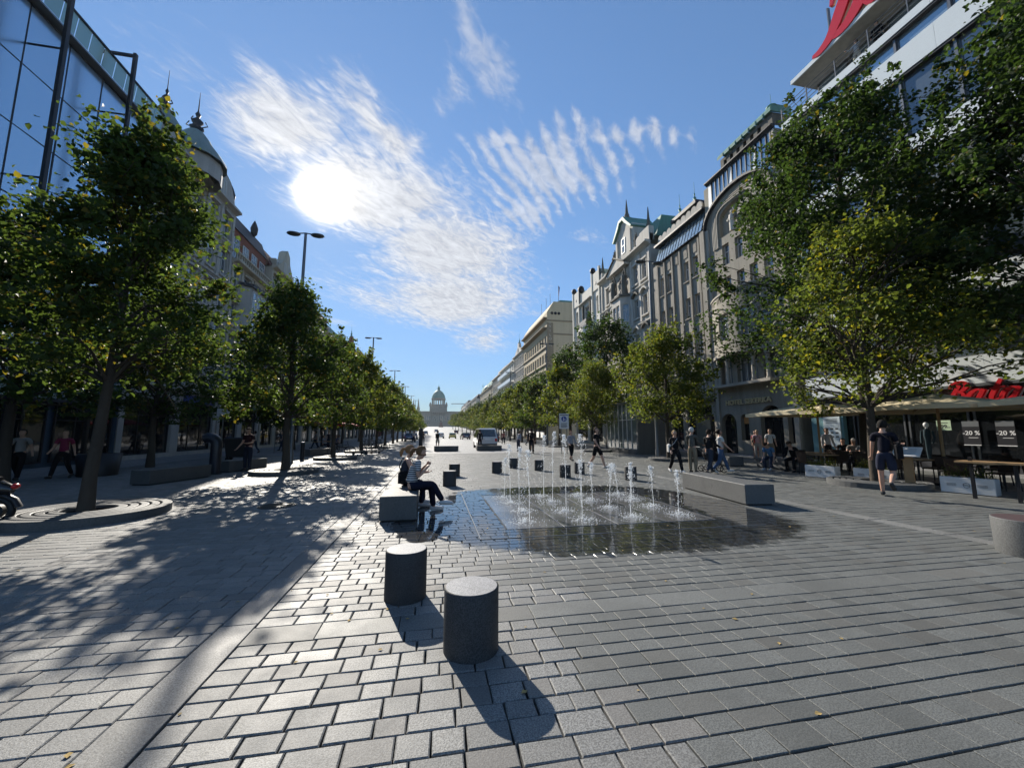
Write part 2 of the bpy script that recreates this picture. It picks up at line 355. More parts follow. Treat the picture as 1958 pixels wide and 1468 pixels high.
# ================================================================== THE SETTING: ground and paving
def ground_sheet():
    m, N, b, out = base_mat('far_paving'); g = N.n('ShaderNodeNewGeometry'); P = g.outputs['Position']
    br = N.n('ShaderNodeTexBrick'); N.l(P, br.inputs['Vector']); br.inputs['Scale'].default_value = 1.0
    br.inputs['Brick Width'].default_value = .24; br.inputs['Row Height'].default_value = .167; br.inputs['Mortar Size'].default_value = .007; br.inputs['Mortar Smooth'].default_value = .1
    br.inputs['Color1'].default_value = (.31, .31, .305, 1); br.inputs['Color2'].default_value = (.22, .22, .218, 1); br.inputs['Mortar'].default_value = (.05, .05, .05, 1)
    big = N.noise(P, .35, 4, .6); fi = N.noise(P, 40, 3, .6)
    c = N.mixc(N.m('MULTIPLY', N.sstep(big, .4, .75), .4), br.outputs['Color'], (.13, .13, .13)); c = N.mixc(N.m('MULTIPLY', fi, .3), c, (.12, .12, .12))
    setp(N, b, color=c, rough=.6, spec=.35, normal=bump(N, N.m('ADD', fi, N.m('MULTIPLY', br.outputs['Fac'], -1.5)), .4, .01))
    ys = [-40, 30.2, 60, 90, 120, 160, 200, 260, 330, 420, 520, 620, 900]
    mb = MB()
    for i in range(1, len(ys) - 1):
        a, c_ = ys[i], ys[i + 1]; mb.quad((-26, a, gz(a) - .004), (40, a, gz(a) - .004), (40, c_, gz(c_) - .004), (-26, c_, gz(c_) - .004))
    for x0, x1 in ((-26, -14.02), (20.02, 40)): mb.quad((x0, -40, -.004), (x1, -40, -.004), (x1, 30.2, -.004), (x0, 30.2, -.004))
    struct(mb.build('pavement', m))
    m2 = wall_mat('earth_ground', (.16, .155, .145), .2, 0, .9)
    mb = MB()
    for i in range(len(ys) - 1):
        a, c_ = ys[i], ys[i + 1]; mb.quad((-900, a, gz(a) - .06), (900, a, gz(a) - .06), (900, c_, gz(c_) - .06), (-900, c_, gz(c_) - .06))
    mb.quad((-900, 900, gz(900) - .06), (900, 900, gz(900) - .06), (2200, 2400, gz(900) - 1), (-2200, 2400, gz(900) - 1))
    mb.quad((-900, -400, -.06), (900, -400, -.06), (900, -40, -.06), (-900, -40, -.06))
    struct(mb.build('ground', m2))
ground_sheet()

CAMR = np.array([[math.cos(R(11.08)), -math.sin(R(11.08)), 0],
                 [math.cos(R(7.04)) * math.sin(R(11.08)), math.cos(R(7.04)) * math.cos(R(11.08)), math.sin(R(7.04))],
                 [-math.sin(R(7.04)) * math.sin(R(11.08)), -math.sin(R(7.04)) * math.cos(R(11.08)), math.cos(R(7.04))]])
def screen(x, y, z=0.0):
    q = CAMR @ np.array([x, y, z - 1.6])
    if q[1] < .1: return None
    return 979 + 745 * q[0] / q[1], 734 - 745 * q[2] / q[1]

def build_paving():
    mbed, N, b, out = base_mat('joint_sand'); g = N.n('ShaderNodeNewGeometry'); P = g.outputs['Position']; wet = wet_mask(N, P)
    n = N.noise(P, 25, 4, .6); big = N.noise(P, 3, 3, .6)
    c = N.mixc(n, (.018, .017, .016), (.05, .047, .042)); c = N.mixc(wet, c, (.012, .012, .012))
    mr = N.n('ShaderNodeMix', data_type='FLOAT'); N.l(wet, mr.inputs[0]); mr.inputs[2].default_value = .9; mr.inputs[3].default_value = .05
    setp(N, b, color=c, rough=mr.outputs[0], spec=.7)
    mb = MB(); mb.quad((-14.02, -8, -.040), (20.02, -8, -.040), (20.02, 30.2, -.040), (-14.02, 30.2, -.040))
    root = struct(mb.build('paving', mbed))
    # water standing in the joints around the jets lifts the bed: a film sheet, 6 mm under the stone tops
    mb = MB(); nn = 40
    ring = []
    for i in range(nn):
        t = 2 * math.pi * i / nn; cx, sx_ = math.cos(t), math.sin(t)
        ring.append((3.32 + 3.25 * math.copysign(abs(cx) ** .67, cx), 8.2 + 3.15 * math.copysign(abs(sx_) ** .67, sx_), -.007))
    mb.add(ring, [tuple(range(nn))])
    mf, N, b, out = base_mat('standing_water'); g = N.n('ShaderNodeNewGeometry')
    setp(N, b, color=(.012, .013, .014), rough=.03, spec=.8, normal=bump(N, N.noise(g.outputs['Position'], 14, 3, .5), .25, .01))
    mb.build('water_film', mf, root)
    items = []   # (x0,x1,y0,y1,mat,gap_x,gap_y)
    r = random.Random(3)
    def inside(x, y): 
        s = screen(x, y)
        return s is not None and -260 < s[0] < 2220 and s[1] < 1650
    def course(xa, xb, y0, y1, lmin, lmax, mat, gx, gy):
        x = xa
        while x < xb - .02:
            L = r.uniform(lmin, lmax)
            if xb - (x + L) < lmin * .6: L = xb - x
            cx, cyy = x + L / 2, (y0 + y1) / 2
            fountain = 1.16 < cx < 5.20 and 6.56 < cyy < 10.14
            if not fountain and (inside(x, y0) or inside(x + L, y1)): items.append((x, x + L, y0, y1, mat, gx, gy))
            x += L
    def rows_between(a, b, n_): 
        e = [a] + [a + (b - a) * (i + r.uniform(-.06, .06)) / n_ for i in range(1, n_)] + [b]; return list(zip(e[:-1], e[1:]))
    for y0, y1 in rows_between(.9, 30, 174): course(-14, -1.715, y0, y1, .19, .31, 0, .007, .007)
    for y0, y1 in rows_between(.9, 3.49, 16) + rows_between(3.77, 12.35, 52) + rows_between(12.63, 30, 105):
        split = 1.0 + y0 * .02 + r.uniform(-.45, .45)
        course(-1.425, split, y0, y1, .17, .30, 0, .010, .008); course(split, 7.86, y0, y1, .18, .30, 2, .004, .013); course(8.16, 20, y0, y1, .18, .30, 2, .004, .013)
    for y0, y1 in ((3.49, 3.77), (12.35, 12.63)): course(-1.425, 7.86, y0, y1, .52, .66, 4, .005, .007); course(8.16, 20, y0, y1, .52, .66, 4, .005, .007)
    for xa, xb in ((-1.71, -1.43), (7.865, 8.155)):
        yy = .6
        while yy < 30: items.append((xa, xb, yy, yy + 1.085, 1, .004, .010)); yy += 1.085
    # fountain plate slabs: four lanes between five slot drains, five slabs each
    for i in range(4):
        x0 = 1.21 + i * .985
        for j in range(5): items.append((x0 + .012, x0 + .973, 6.60 + j * .704, 6.60 + (j + 1) * .704, 3, .003, .003))
    def geom(it, big=False):
        x0, x1, y0, y1, mat, gx, gy = it
        x0 += gx / 2; x1 -= gx / 2; y0 += gy / 2; y1 -= gy / 2
        z = r.uniform(-.0022, .0018) if mat != 3 else 0.0; tx, ty = r.uniform(-.006, .006), r.uniform(-.008, .008)
        if mat == 3: tx = ty = 0
        j = .004 if gx > .006 else .0015
        ch = .007 if mat == 0 else .0035
        c = [(x0 + r.uniform(-j, j), y0 + r.uniform(-j, j)), (x1 + r.uniform(-j, j), y0 + r.uniform(-j, j)), (x1 + r.uniform(-j, j), y1 + r.uniform(-j, j)), (x0 + r.uniform(-j, j), y1 + r.uniform(-j, j))]
        mx, my = (x0 + x1) / 2, (y0 + y1) / 2
        def lvl(k, zz):
            o = []
            for i_, (a, b_) in enumerate(c):
                sx, sy = (1 if a < mx else -1), (1 if b_ < my else -1)
                xx, yy = a + sx * k, b_ + sy * k
                o.append((xx, yy, zz + (xx - mx) * tx + (yy - my) * ty))
            return o
        vs = lvl(0, -.042) + lvl(0, z - ch * .8) + lvl(ch, z)
        vs = [(p[0], p[1], -.042) for p in vs[:4]] + vs[4:]
        fs = [(8, 9, 10, 11)]
        for a in (0, 4):
            for i_ in range(4): k2 = (i_ + 1) % 4; fs.append((a + i_, a + k2, a + 4 + k2, a + 4 + i_))
        return vs, fs
    def area(it):
        x0, x1, y0, y1 = it[:4]; p = [screen(*q) for q in ((x0, y0), (x1, y0), (x1, y1), (x0, y1))]
        if any(q is None for q in p): return 0
        cx = sum(q[0] for q in p) / 4; cyy = sum(q[1] for q in p) / 4
        if not (-40 < cx < 2000 and cyy < 1500): return 0
        return abs(sum(p[i][0] * p[(i + 1) % 4][1] - p[(i + 1) % 4][0] * p[i][1] for i in range(4))) / 2
    order = sorted(range(len(items)), key=lambda i: -area(items[i])); near = set(order[:290])
    near |= {i for i, it in enumerate(items) if it[4] == 3}
    mats = [M_paver, M_strip, M_paver_dimmed, M_plate, M_band]; rest = [MB() for _ in mats]
    for i, it in enumerate(items):
        vs, fs = geom(it)
        if i in near: MB().add(vs, fs).build({3: 'fountain_slab', 1: 'border_stone', 4: 'band_stone'}.get(it[4], 'paver'), mats[it[4]], root)
        else: rest[it[4]].add(vs, fs)
    for k, mb in enumerate(rest):
        if mb.v: struct(mb.build('distant_pavers', mats[k], root), 'stuff')
    # slot drains with steel lips in the fountain plate, and the drain corner in front of it
    for i in range(5):
        x = 1.2 + i * .985; mb = MB(); mb.box(x - .011, x - .006, 6.6, 10.12, -.02, .004); mb.box(x + .006, x + .011, 6.6, 10.12, -.02, .004); mb.build('slot_drain', M_grey_metal, root)
    mb = MB(); mb.box(.70, .716, 6.07, 10.6, -.02, .006); mb.box(.716, 5.7, 6.06, 6.076, -.02, .006); mb.build('drain_edge', M_grey_metal, root)
    mb = MB(); mb.lathe([(.001, .006), (.30, .006), (.31, .001), (.33, .001), (.34, .007), (.37, .007), (.38, -.01)], 32, (-3.35, 9.6, 0), smooth=False); o = mb.build('manhole_cover', M_dark_frame); tag(o, 'dark round iron manhole cover in the shaded paving left of the seated pair', 'manhole cover')
    # fallen leaves and crumbs lying about
    mb = MB()
    for _ in range(170):
        x, y = r.uniform(-6, 9), r.uniform(1.9, 12); a = r.uniform(0, 6.3); s = r.uniform(.010, .026)
        ca, sa = math.cos(a) * s, math.sin(a) * s
        mb.add([(x - ca, y - sa, .005), (x + sa * .7, y - ca * .7, .004 + s * .25), (x + ca, y + sa, .006), (x - sa * .7, y + ca * .7, .004 + s * .2)], [(0, 1, 2), (0, 2, 3)])
    o = mb.build('fallen_leaves', fabric((.42, .30, .12))); struct(o, 'stuff'); tag(o, 'dry yellowish leaves and crumbs scattered on the grey paving', 'leaves')
build_paving()

# ================================================================== buildings
def facade(mb, W, H, ops, depth=.3, z0=0.0, x0=0.0, warp=None, fine=None):
    """front wall in the plane y=0 with real openings (x,z,w,h) and their reveals"""
    xs = {x0, x0 + W}; zs = {z0, z0 + H}
    for (x, z, w, h) in ops: xs |= {x, x + w}; zs |= {z, z + h}
    if fine: xs |= {x0 + W * i / fine for i in range(fine)}
    xs = sorted(round(v, 4) for v in xs); zs = sorted(round(v, 4) for v in zs)
    f = warp or (lambda x, y, z: (x, y, z))
    hole = lambda cx, cz: any(x < cx < x + w and z < cz < z + h for (x, z, w, h) in ops)
    for a in range(len(xs) - 1):
        if xs[a + 1] - xs[a] < 1e-3: continue
        b = 0
        while b < len(zs) - 1:
            if hole((xs[a] + xs[a + 1]) / 2, (zs[b] + zs[b + 1]) / 2): b += 1; continue
            e = b
            while e < len(zs) - 1 and not hole((xs[a] + xs[a + 1]) / 2, (zs[e] + zs[e + 1]) / 2): e += 1
            mb.quad(f(xs[a], 0, zs[b]), f(xs[a + 1], 0, zs[b]), f(xs[a + 1], 0, zs[e]), f(xs[a], 0, zs[e])); b = e
    for (x, z, w, h) in ops:
        X, Z = x + w, z + h
        for p, q in (((x, z), (X, z)), ((X, z), (X, Z)), ((X, Z), (x, Z)), ((x, Z), (x, z))):
            mb.quad(f(p[0], 0, p[1]), f(p[0], depth, p[1]), f(q[0], depth, q[1]), f(q[0], 0, q[1]))
    return mb
def shell(mb, W, D, H, z0=0.0):
    mb.quad((0, 0, z0), (0, 0, H), (0, D, H), (0, D, z0)); mb.quad((W, 0, z0), (W, D, z0), (W, D, H), (W, 0, H))
    mb.quad((0, D, z0), (0, D, H), (W, D, H), (W, D, z0)); mb.quad((0, 0, H), (W, 0, H), (W, D, H), (0, D, H)); return mb
_win = {}
def window(root, x, z, w, h, style='T', fm=None, gm=None, y=.18, rot=0.0, name='window', sill=True):
    fm = fm or M_white_frame; gm = gm or M_glass; key = (round(w, 2), round(h, 2), style, fm.name, gm.name, sill)
    if key not in _win:
        t = min(.07, w * .09); mb = MB(); d = .07
        mb.box(0, t, 0, d, 0, h); mb.box(w - t, w, 0, d, 0, h); mb.box(t, w - t, 0, d, 0, t); mb.box(t, w - t, 0, d, h - t, h)
        if style == 'T': zt = h * .66; mb.box(t, w - t, .004, d - .004, zt - t / 2, zt + t / 2); mb.box(w / 2 - t / 2, w / 2 + t / 2, .008, d - .008, t, zt - t / 2)
        if style == 'I': mb.box(w / 2 - t / 2, w / 2 + t / 2, .004, d - .004, t, h - t)
        if style == 'H': mb.box(t, w - t, .004, d - .004, h * .5 - t / 2, h * .5 + t / 2)
        if style == 'G':
            for k in (1, 2): mb.box(w * k / 3 - t / 3, w * k / 3 + t / 3, .004, d - .004, t, h - t)
            mb.box(t, w - t, .008, d - .008, h * .7 - t / 3, h * .7 + t / 3)
        me = mb.mesh('window'); me.materials.append(fm)
        p = MB(); p.quad((t * .5, d * .6, t * .5), (w - t * .5, d * .6, t * .5), (w - t * .5, d * .6, h - t * .5), (t * .5, d * .6, h - t * .5)); pm = p.mesh('pane'); pm.materials.append(gm)
        sm = None
        if sill: s_ = MB(); s_.box(-.06, w + .06, -.26, .02, -.09, -.012); sm = s_.mesh('sill')
        _win[key] = (me, pm, sm)
    me, pm, sm = _win[key]
    o = link(name, me, None, root, (x, y, z), rot); link('pane', pm, None, o)
    return o
def part(root, name, mat, *boxes):
    mb = MB()
    for b in boxes: mb.box(*b)
    return mb.build(name, mat, root)
def cornice(root, mat, x0, x1, z, h=.35, d=.35, name='cornice'):
    mb = MB(); poly = [(.02, z), (-.08, z), (-.12, z + h * .25), (-d * .6, z + h * .45), (-d, z + h * .6), (-d, z + h), (.02, z + h)]
    mb.prism(poly, x0, x1, 'x'); return mb.build(name, mat, root)
def hood(root, mat, x, z, w, rise, name='hood', d=.28, th=.16):
    """curved window hood"""
    mb = MB(); n = 8; o = []; i_ = []
    for k in range(n + 1):
        t = k / n; xx = x - .14 + (w + .28) * t; zz = z + rise * math.sin(math.pi * t); o.append((xx, zz + th)); i_.append((xx, zz))
    for k in range(n): mb.prism([i_[k], i_[k + 1], o[k + 1], o[k]], -d, .03, 'y')
    return mb.build(name, mat, root)
def finial(mb, x, y, z, h, r=.12):
    mb.lathe([(r * .8, 0), (r * 1.3, h * .08), (r * .5, h * .14), (r * 1.1, h * .24), (r * .25, h * .34), (r * .5, h * .42), (r * .14, h * .5), (.012, h)], 8, (x, y, z)); return mb
def mansard(root, x0, x1, y0, y1, z, h, mat, inset=.9, name='roof'):
    mb = MB(); a = [(x0, y0, z), (x1, y0, z), (x1, y1, z), (x0, y1, z)]; b = [(x0 + inset * .3, y0 + inset, z + h), (x1 - inset * .3, y0 + inset, z + h), (x1 - inset * .3, y1, z + h), (x0 + inset * .3, y1, z + h)]
    mb.add(a + b, [(0, 1, 5, 4), (1, 2, 6, 5), (2, 3, 7, 6), (3, 0, 4, 7), (4, 5, 6, 7)]); return mb.build(name, mat, root)
def site(side, ya, X=None, z=0.0):
    """root empty: side 'R' counts x from the far end towards the camera, 'L' away from it"""
    return ((22.0 if X is None else X), ya, z), R(-90) if side == 'R' else R(90)
def bld(side, ya, name='building', X=None, z=0.0):
    if side == 'L' and X is None: X = -17.4
    loc, rz = site(side, ya, X, z); return empty(name, loc, rz)
def disc(mb, c, r, d, n=16):
    """flat disc facing -y"""
    vs = [(c[0] + r * math.cos(2 * math.pi * i / n), c[1], c[2] + r * math.sin(2 * math.pi * i / n)) for i in range(n)]
    vs += [(v[0], v[1] + d, v[2]) for v in vs]
    return mb.add(vs, [tuple(range(n)), tuple(range(2 * n - 1, n - 1, -1))] + [(i, n + i, n + (i + 1) % n, (i + 1) % n) for i in range(n)])
def arch_fill(mb, x, w, zs, zt, y0, y1, n=7):
    """the two spandrels that turn the top of a square opening into an arch springing at zs"""
    for s_ in (0, 1):
        pts = []
        for k in range(n + 1):
            a = math.pi / 2 * k / n; xx = (w / 2) * (1 - math.cos(a)); zz = zs + (zt - zs) * math.sin(a); pts.append((x + xx if s_ == 0 else x + w - xx, zz))
        corner = (x if s_ == 0 else x + w, zt)
        for k in range(n): mb.prism([corner, pts[k], pts[k + 1]], y0, y1, 'y')
def statue(root, mat, x, y, z, h, name='statue'):
    mb = MB(); mb.tube([(x, y, z), (x + .02 * h, y - .03 * h, z + .3 * h), (x - .03 * h, y - .02 * h, z + .55 * h), (x, y, z + .74 * h), (x + .01 * h, y, z + .82 * h)], [.13 * h, .12 * h, .10 * h, .13 * h, .05 * h], 8)
    mb.sphere((x + .015 * h, y - .01 * h, z + .9 * h), .075 * h, 8, 6); mb.tube([(x - .12 * h, y, z + .72 * h), (x - .2 * h, y - .08 * h, z + .56 * h), (x - .1 * h, y - .14 * h, z + .46 * h)], .035 * h, 6)
    mb.tube([(x + .12 * h, y, z + .72 * h), (x + .2 * h, y - .04 * h, z + .86 * h), (x + .16 * h, y - .06 * h, z + 1.02 * h)], .033 * h, 6); return mb.build(name, mat, root)

M_r1 = wall_mat('grey_stone_hotel', (.36, .33, .27), .35, .5); M_r1t = wall_mat('hotel_trim', (.46, .42, .35), .25, .35)
M_r2 = wall_mat('grey_render', (.41, .375, .31), .35, .55); M_r2p = wall_mat('rough_grey_pilaster', (.33, .30, .25), .4, .4, fine=40, bmp=.8)
M_r3 = wall_mat('pale_grey_plaster', (.55, .515, .45), .25, .4); M_r3t = wall_mat('pale_stucco_trim', (.64, .60, .53), .3, .45)
M_r3d = wall_mat('weathered_stone', (.17, .16, .135), .3, .5)
M_r4 = wall_mat('off_white_plaster', (.72, .69, .61), .15, .25)
M_r5 = wall_mat('beige_plaster', (.60, .50, .34), .15, .25); M_r5s = wall_mat('dark_beige_band', (.30, .245, .17), .2, .3)
M_l1 = wall_mat('light_grey_stucco', (.53, .50, .45), .3, .45); M_l3 = wall_mat('cream_stucco', (.56, .50, .39), .25, .4); M_redbr = wall_mat('red_brick_wall', (.27, .10, .06), .25, .3)

def hotel():
    r = bld('R', 27.25, 'hotel'); W, H, D = 7.1, 22.0, 12
    w1 = [(1.62, 11.3, .72, 2.3), (2.95, 11.3, .72, 2.3), (4.15, 11.3, .72, 2.3), (5.4, 11.3, .72, 2.3)]
    w2 = [(1.62, 14.55, .72, 1.7), (2.95, 14.55, .72, 1.7), (4.15, 14.55, .72, 1.7), (5.4, 14.55, .72, 1.7)]
    arches = [(.35, 0, 1.5, 3.0), (4.1, 0, 1.75, 3.4), (2.3, 1.0, .75, 1.9), (6.2, .9, .6, 2.0)]
    log = [(.7, 5.2, 1.1, 2.15), (2.3, 5.2, 1.9, 2.15), (4.7, 5.2, 1.1, 2.15)]
    panel = [(1.45, 16.9, 3.5, 2.35)]
    mb = MB(); facade(mb, W, H, w1 + w2 + arches + log + panel, .35); shell(mb, W, D, H)
    for x, z, w, h in arches: arch_fill(mb, x, w, z + h - w / 2, z + h, .003, .35)
    arch_fill(mb, 1.45, 3.5, 18.4, 19.25, .003, .35)
    mb.build('wall', M_r1, r)
    for x, z, w, h in w1 + w2: window(r, x, z, w, h, 'T', y=.22)
    for x, z, w, h in log: window(r, x, z, w, h, 'G' if w > 1.5 else 'T', y=.3)
    for x, z, w, h in arches: window(r, x, z, w, h, 'G', M_dark_frame, M_glass_shop, y=.32, name='doorway')
    mb = MB(); mb.quad((1.4, .34, 16.85), (5, .34, 16.85), (5, .34, 19.3), (1.4, .34, 19.3)); mb.build('sculpture_niche', M_r1, r)
    statue(r, M_r3t, 2.75, .12, 17.0, 1.7, 'sculpture')
    part(r, 'relief_block', M_darkroof, (3.3, 3.9, .08, .33, 18.0, 18.9), (3.9, 4.4, .12, .33, 18.3, 18.9))
    # concentric ribs of the big arch
    for k in range(4):
        mb = MB(); e = .16 * k + .1; pts = []
        for i in range(17):
            t = math.pi * i / 16; c, s_ = math.cos(t), math.sin(t)
            pts.append((3.2 - (1.8 + e) * math.copysign(abs(c) ** .55, c), -.05, 18.25 + (1.05 + e) * abs(s_) ** .6))
        pts = [(pts[0][0], -.05, 16.2)] + pts + [(pts[-1][0], -.05, 16.2)]
        mb.tube(pts, .055, 5, sy=1.3); mb.build('arch_rib', M_r1t, r)
    mb = MB(); o = []; n = 18
    for i in range(n + 1):
        t = math.pi * i / n; o.append((3.4 - 3.38 * math.cos(t), 18.35 + 2.0 * math.sin(t)))
    for i in range(n):
        a, b = o[i], o[i + 1]; mb.prism([a, b, (b[0], b[1] + .17), (a[0], a[1] + .17)], -.32, .02, 'y')
    mb.build('arch_cornice', M_darkroof, r)
    # light standing-seam panels between arch and roof
    n = 14
    for i in range(n):
        x0, x1 = .55 + i * 6.35 / n, .55 + (i + 1) * 6.35 / n; xm = (x0 + x1) / 2; zb = 18.62 + 2.0 * math.sqrt(max(0, 1 - ((xm - 3.4) / 3.38) ** 2))
        mb = MB(); mb.add([(x0 + .03, -.10, zb - .15), (x1 - .03, -.10, zb - .15), (x1 - .03, -.02, 22.05), (x0 + .03, -.02, 22.05)], [(0, 1, 2, 3)]); mb.build('roof_panel', M_glass_sky if i % 5 else M_white_panel, r)
        part(r, 'seam', M_dark_frame, (x1 - .028, x1 + .028, -.12, .01, zb, 22.06))
    cornice(r, M_darkroof, .4, 7.1, 22.05, .25, .3)
    mb = MB(); facade(mb, 4.9, .95, [(2.1 + .35 + i * .66, 22.45, .32, .55) for i in range(6)], .2, 22.3, 2.1); mb.quad((2.1, 0, 22.3), (2.1, 0, 23.25), (2.1, 5, 23.25), (2.1, 5, 22.3)); mb.quad((7.0, 0, 22.3), (7.0, 5, 22.3), (7.0, 5, 23.25), (7.0, 0, 23.25)); mb.quad((2.1,.2,22.3),(7,.2,22.3),(7,.2,23.25),(2.1,.2,23.25)); mb.build('attic', M_r3d, r)
    mb = MB()
    for i in range(8):
        x0, x1 = 2.0 + i * .64, 2.0 + (i + 1) * .64
        prof = [(-.2, 23.25), (-.22, 23.45), (-.08, 23.68), (.25, 23.8), (1.5, 23.85)]
        for a, b in zip(prof[:-1], prof[1:]): mb.quad((x0, a[0], a[1]), (x1 - .02, a[0], a[1]), (x1 - .02, b[0], b[1]), (x0, b[0], b[1]))
        mb.box(x1 - .02, x1 + .02, -.24, 1.4, 23.22, 23.5)
    mb.quad((7.12, -.2, 23.25), (7.12, 1.5, 23.25), (7.12, 1.5, 23.85), (7.12, -.08, 23.68)); mb.build('copper_roof', M_copper, r)
    mb = MB(); mb.lathe([(.08, 0), (.1, .12), (.3, .2), (.34, .3), (.22, .42), (.06, .5), (.015, .55), (.012, 1.3)], 12, (6.55, .5, 23.8)); mb.build('finial', M_copper, r)
    # the bowed bay
    def wp(x, y, z): return (x, y - 1.0 * max(0, 1 - ((x - 3.1) / 3.1) ** 2), z)
    bw = [(.42, 8.4, .62, 1.75), (1.65, 8.4, 1.25, 2.0), (3.7, 8.4, 1.25, 2.0), (5.2, 8.4, .62, 1.75)]
    slits = [(x, 11.35, .12, .42) for x in (.3, .52, .74, .96, 1.6, 1.84, 2.08, 2.32, 2.56, 3.6, 3.84, 4.08, 4.32, 4.56, 5.2, 5.42, 5.64)]
    mb = MB(); facade(mb, 6.2, 4.5, bw + slits, .25, 7.4, 0.0, wp, 24)
    pts = [wp(6.2 * i / 24, 0, 0) for i in range(25)]
    mb.add([(p[0], p[1], 7.4) for p in pts] + [(p[0], .02, 7.4) for p in pts], [(i, i + 25, i + 26, i + 1) for i in range(24)])
    mb.add([(p[0], p[1], 11.9) for p in pts] + [(p[0], p[1] + .25, 11.9) for p in pts], [(i, i + 1, i + 26, i + 25) for i in range(24)])
    mb.add([(p[0], p[1] + .25, 10.9) for p in pts] + [(p[0], .02, 10.9) for p in pts], [(i, i + 1, i + 26, i + 25) for i in range(24)])
    mb.add([(p[0], p[1] + .25, 10.9) for p in pts] + [(p[0], p[1] + .25, 11.9) for p in pts], [(i + 1, i, i + 25, i + 26) for i in range(24)])
    mb.build('bowed_bay', M_r1, r)
    for x, z, w, h in bw:
        xm = x + w / 2; sl = 2 * (xm - 3.1) / 3.1 ** 2; p = wp(x, 0, z); a = math.atan(sl)
        window(r, x, z, w, h, 'T', y=p[1] + .17, rot=a)
    for (z0, z1, dd) in ((7.18, 7.4, .16), (11.9, 12.02, .08)):
        mb = MB()
        for i in range(24):
            a, b = pts[i], pts[i + 1]
            mb.add([(a[0], a[1] - dd, z0), (b[0], b[1] - dd, z0), (b[0], b[1] - dd, z1), (a[0], a[1] - dd, z1), (a[0], a[1] + .26, z0), (b[0], b[1] + .26, z0), (b[0], b[1] + .26, z1), (a[0], a[1] + .26, z1)], [(0, 1, 2, 3), (3, 2, 6, 7), (4, 5, 1, 0)])
        mb.build('bay_moulding', M_r1t, r)
    for x in (.9, 2.05, 4.4, 5.4):
        p = wp(x, 0, 0); mb = MB(); mb.lathe([(.16, 0), (.18, .1), (.13, .2), (.13, 1.5), (.2, 1.75), (.22, 2.0)], 10, (x, p[1] * .6 - .05, 5.15)); mb.build('column', M_r1t, r)
    part(r, 'balcony_slab', M_r1t, (.3, 5.9, -.75, -.003, 4.95, 5.15))
    for x in (1.4, 2.4, 3.5, 4.5):
        p = wp(x, 0, 0); mb = MB(); mb.tube([(x, p[1] + .05, 10.75), (x, p[1] - .55, 10.72)], .05, 6); mb.build('flag_bracket', M_dark_frame, r)
    part(r, 'pier', M_r1t, (-.02, .3, -.12, .02, .0, 18.3)); part(r, 'pier', M_r1t, (6.75, 7.08, -.12, .02, .0, 21.9))
    o = text('HOTEL SEKERKA', plain('gilded_letters', (.72, .60, .36), .4, .3, bmp=0), r, (3.1, -.10, 3.78), .50, (R(90), 0, 0), sx=1.12)
    part(r, 'wall_lantern', plain('lantern_glow', (.5, .22, .06), .5), (2.45, 2.9, .15, .3, 2.2, 2.7))
    tag(r, 'grey stone hotel with a bowed bay, a ribbed arch gable and copper roof', 'hotel')
hotel()

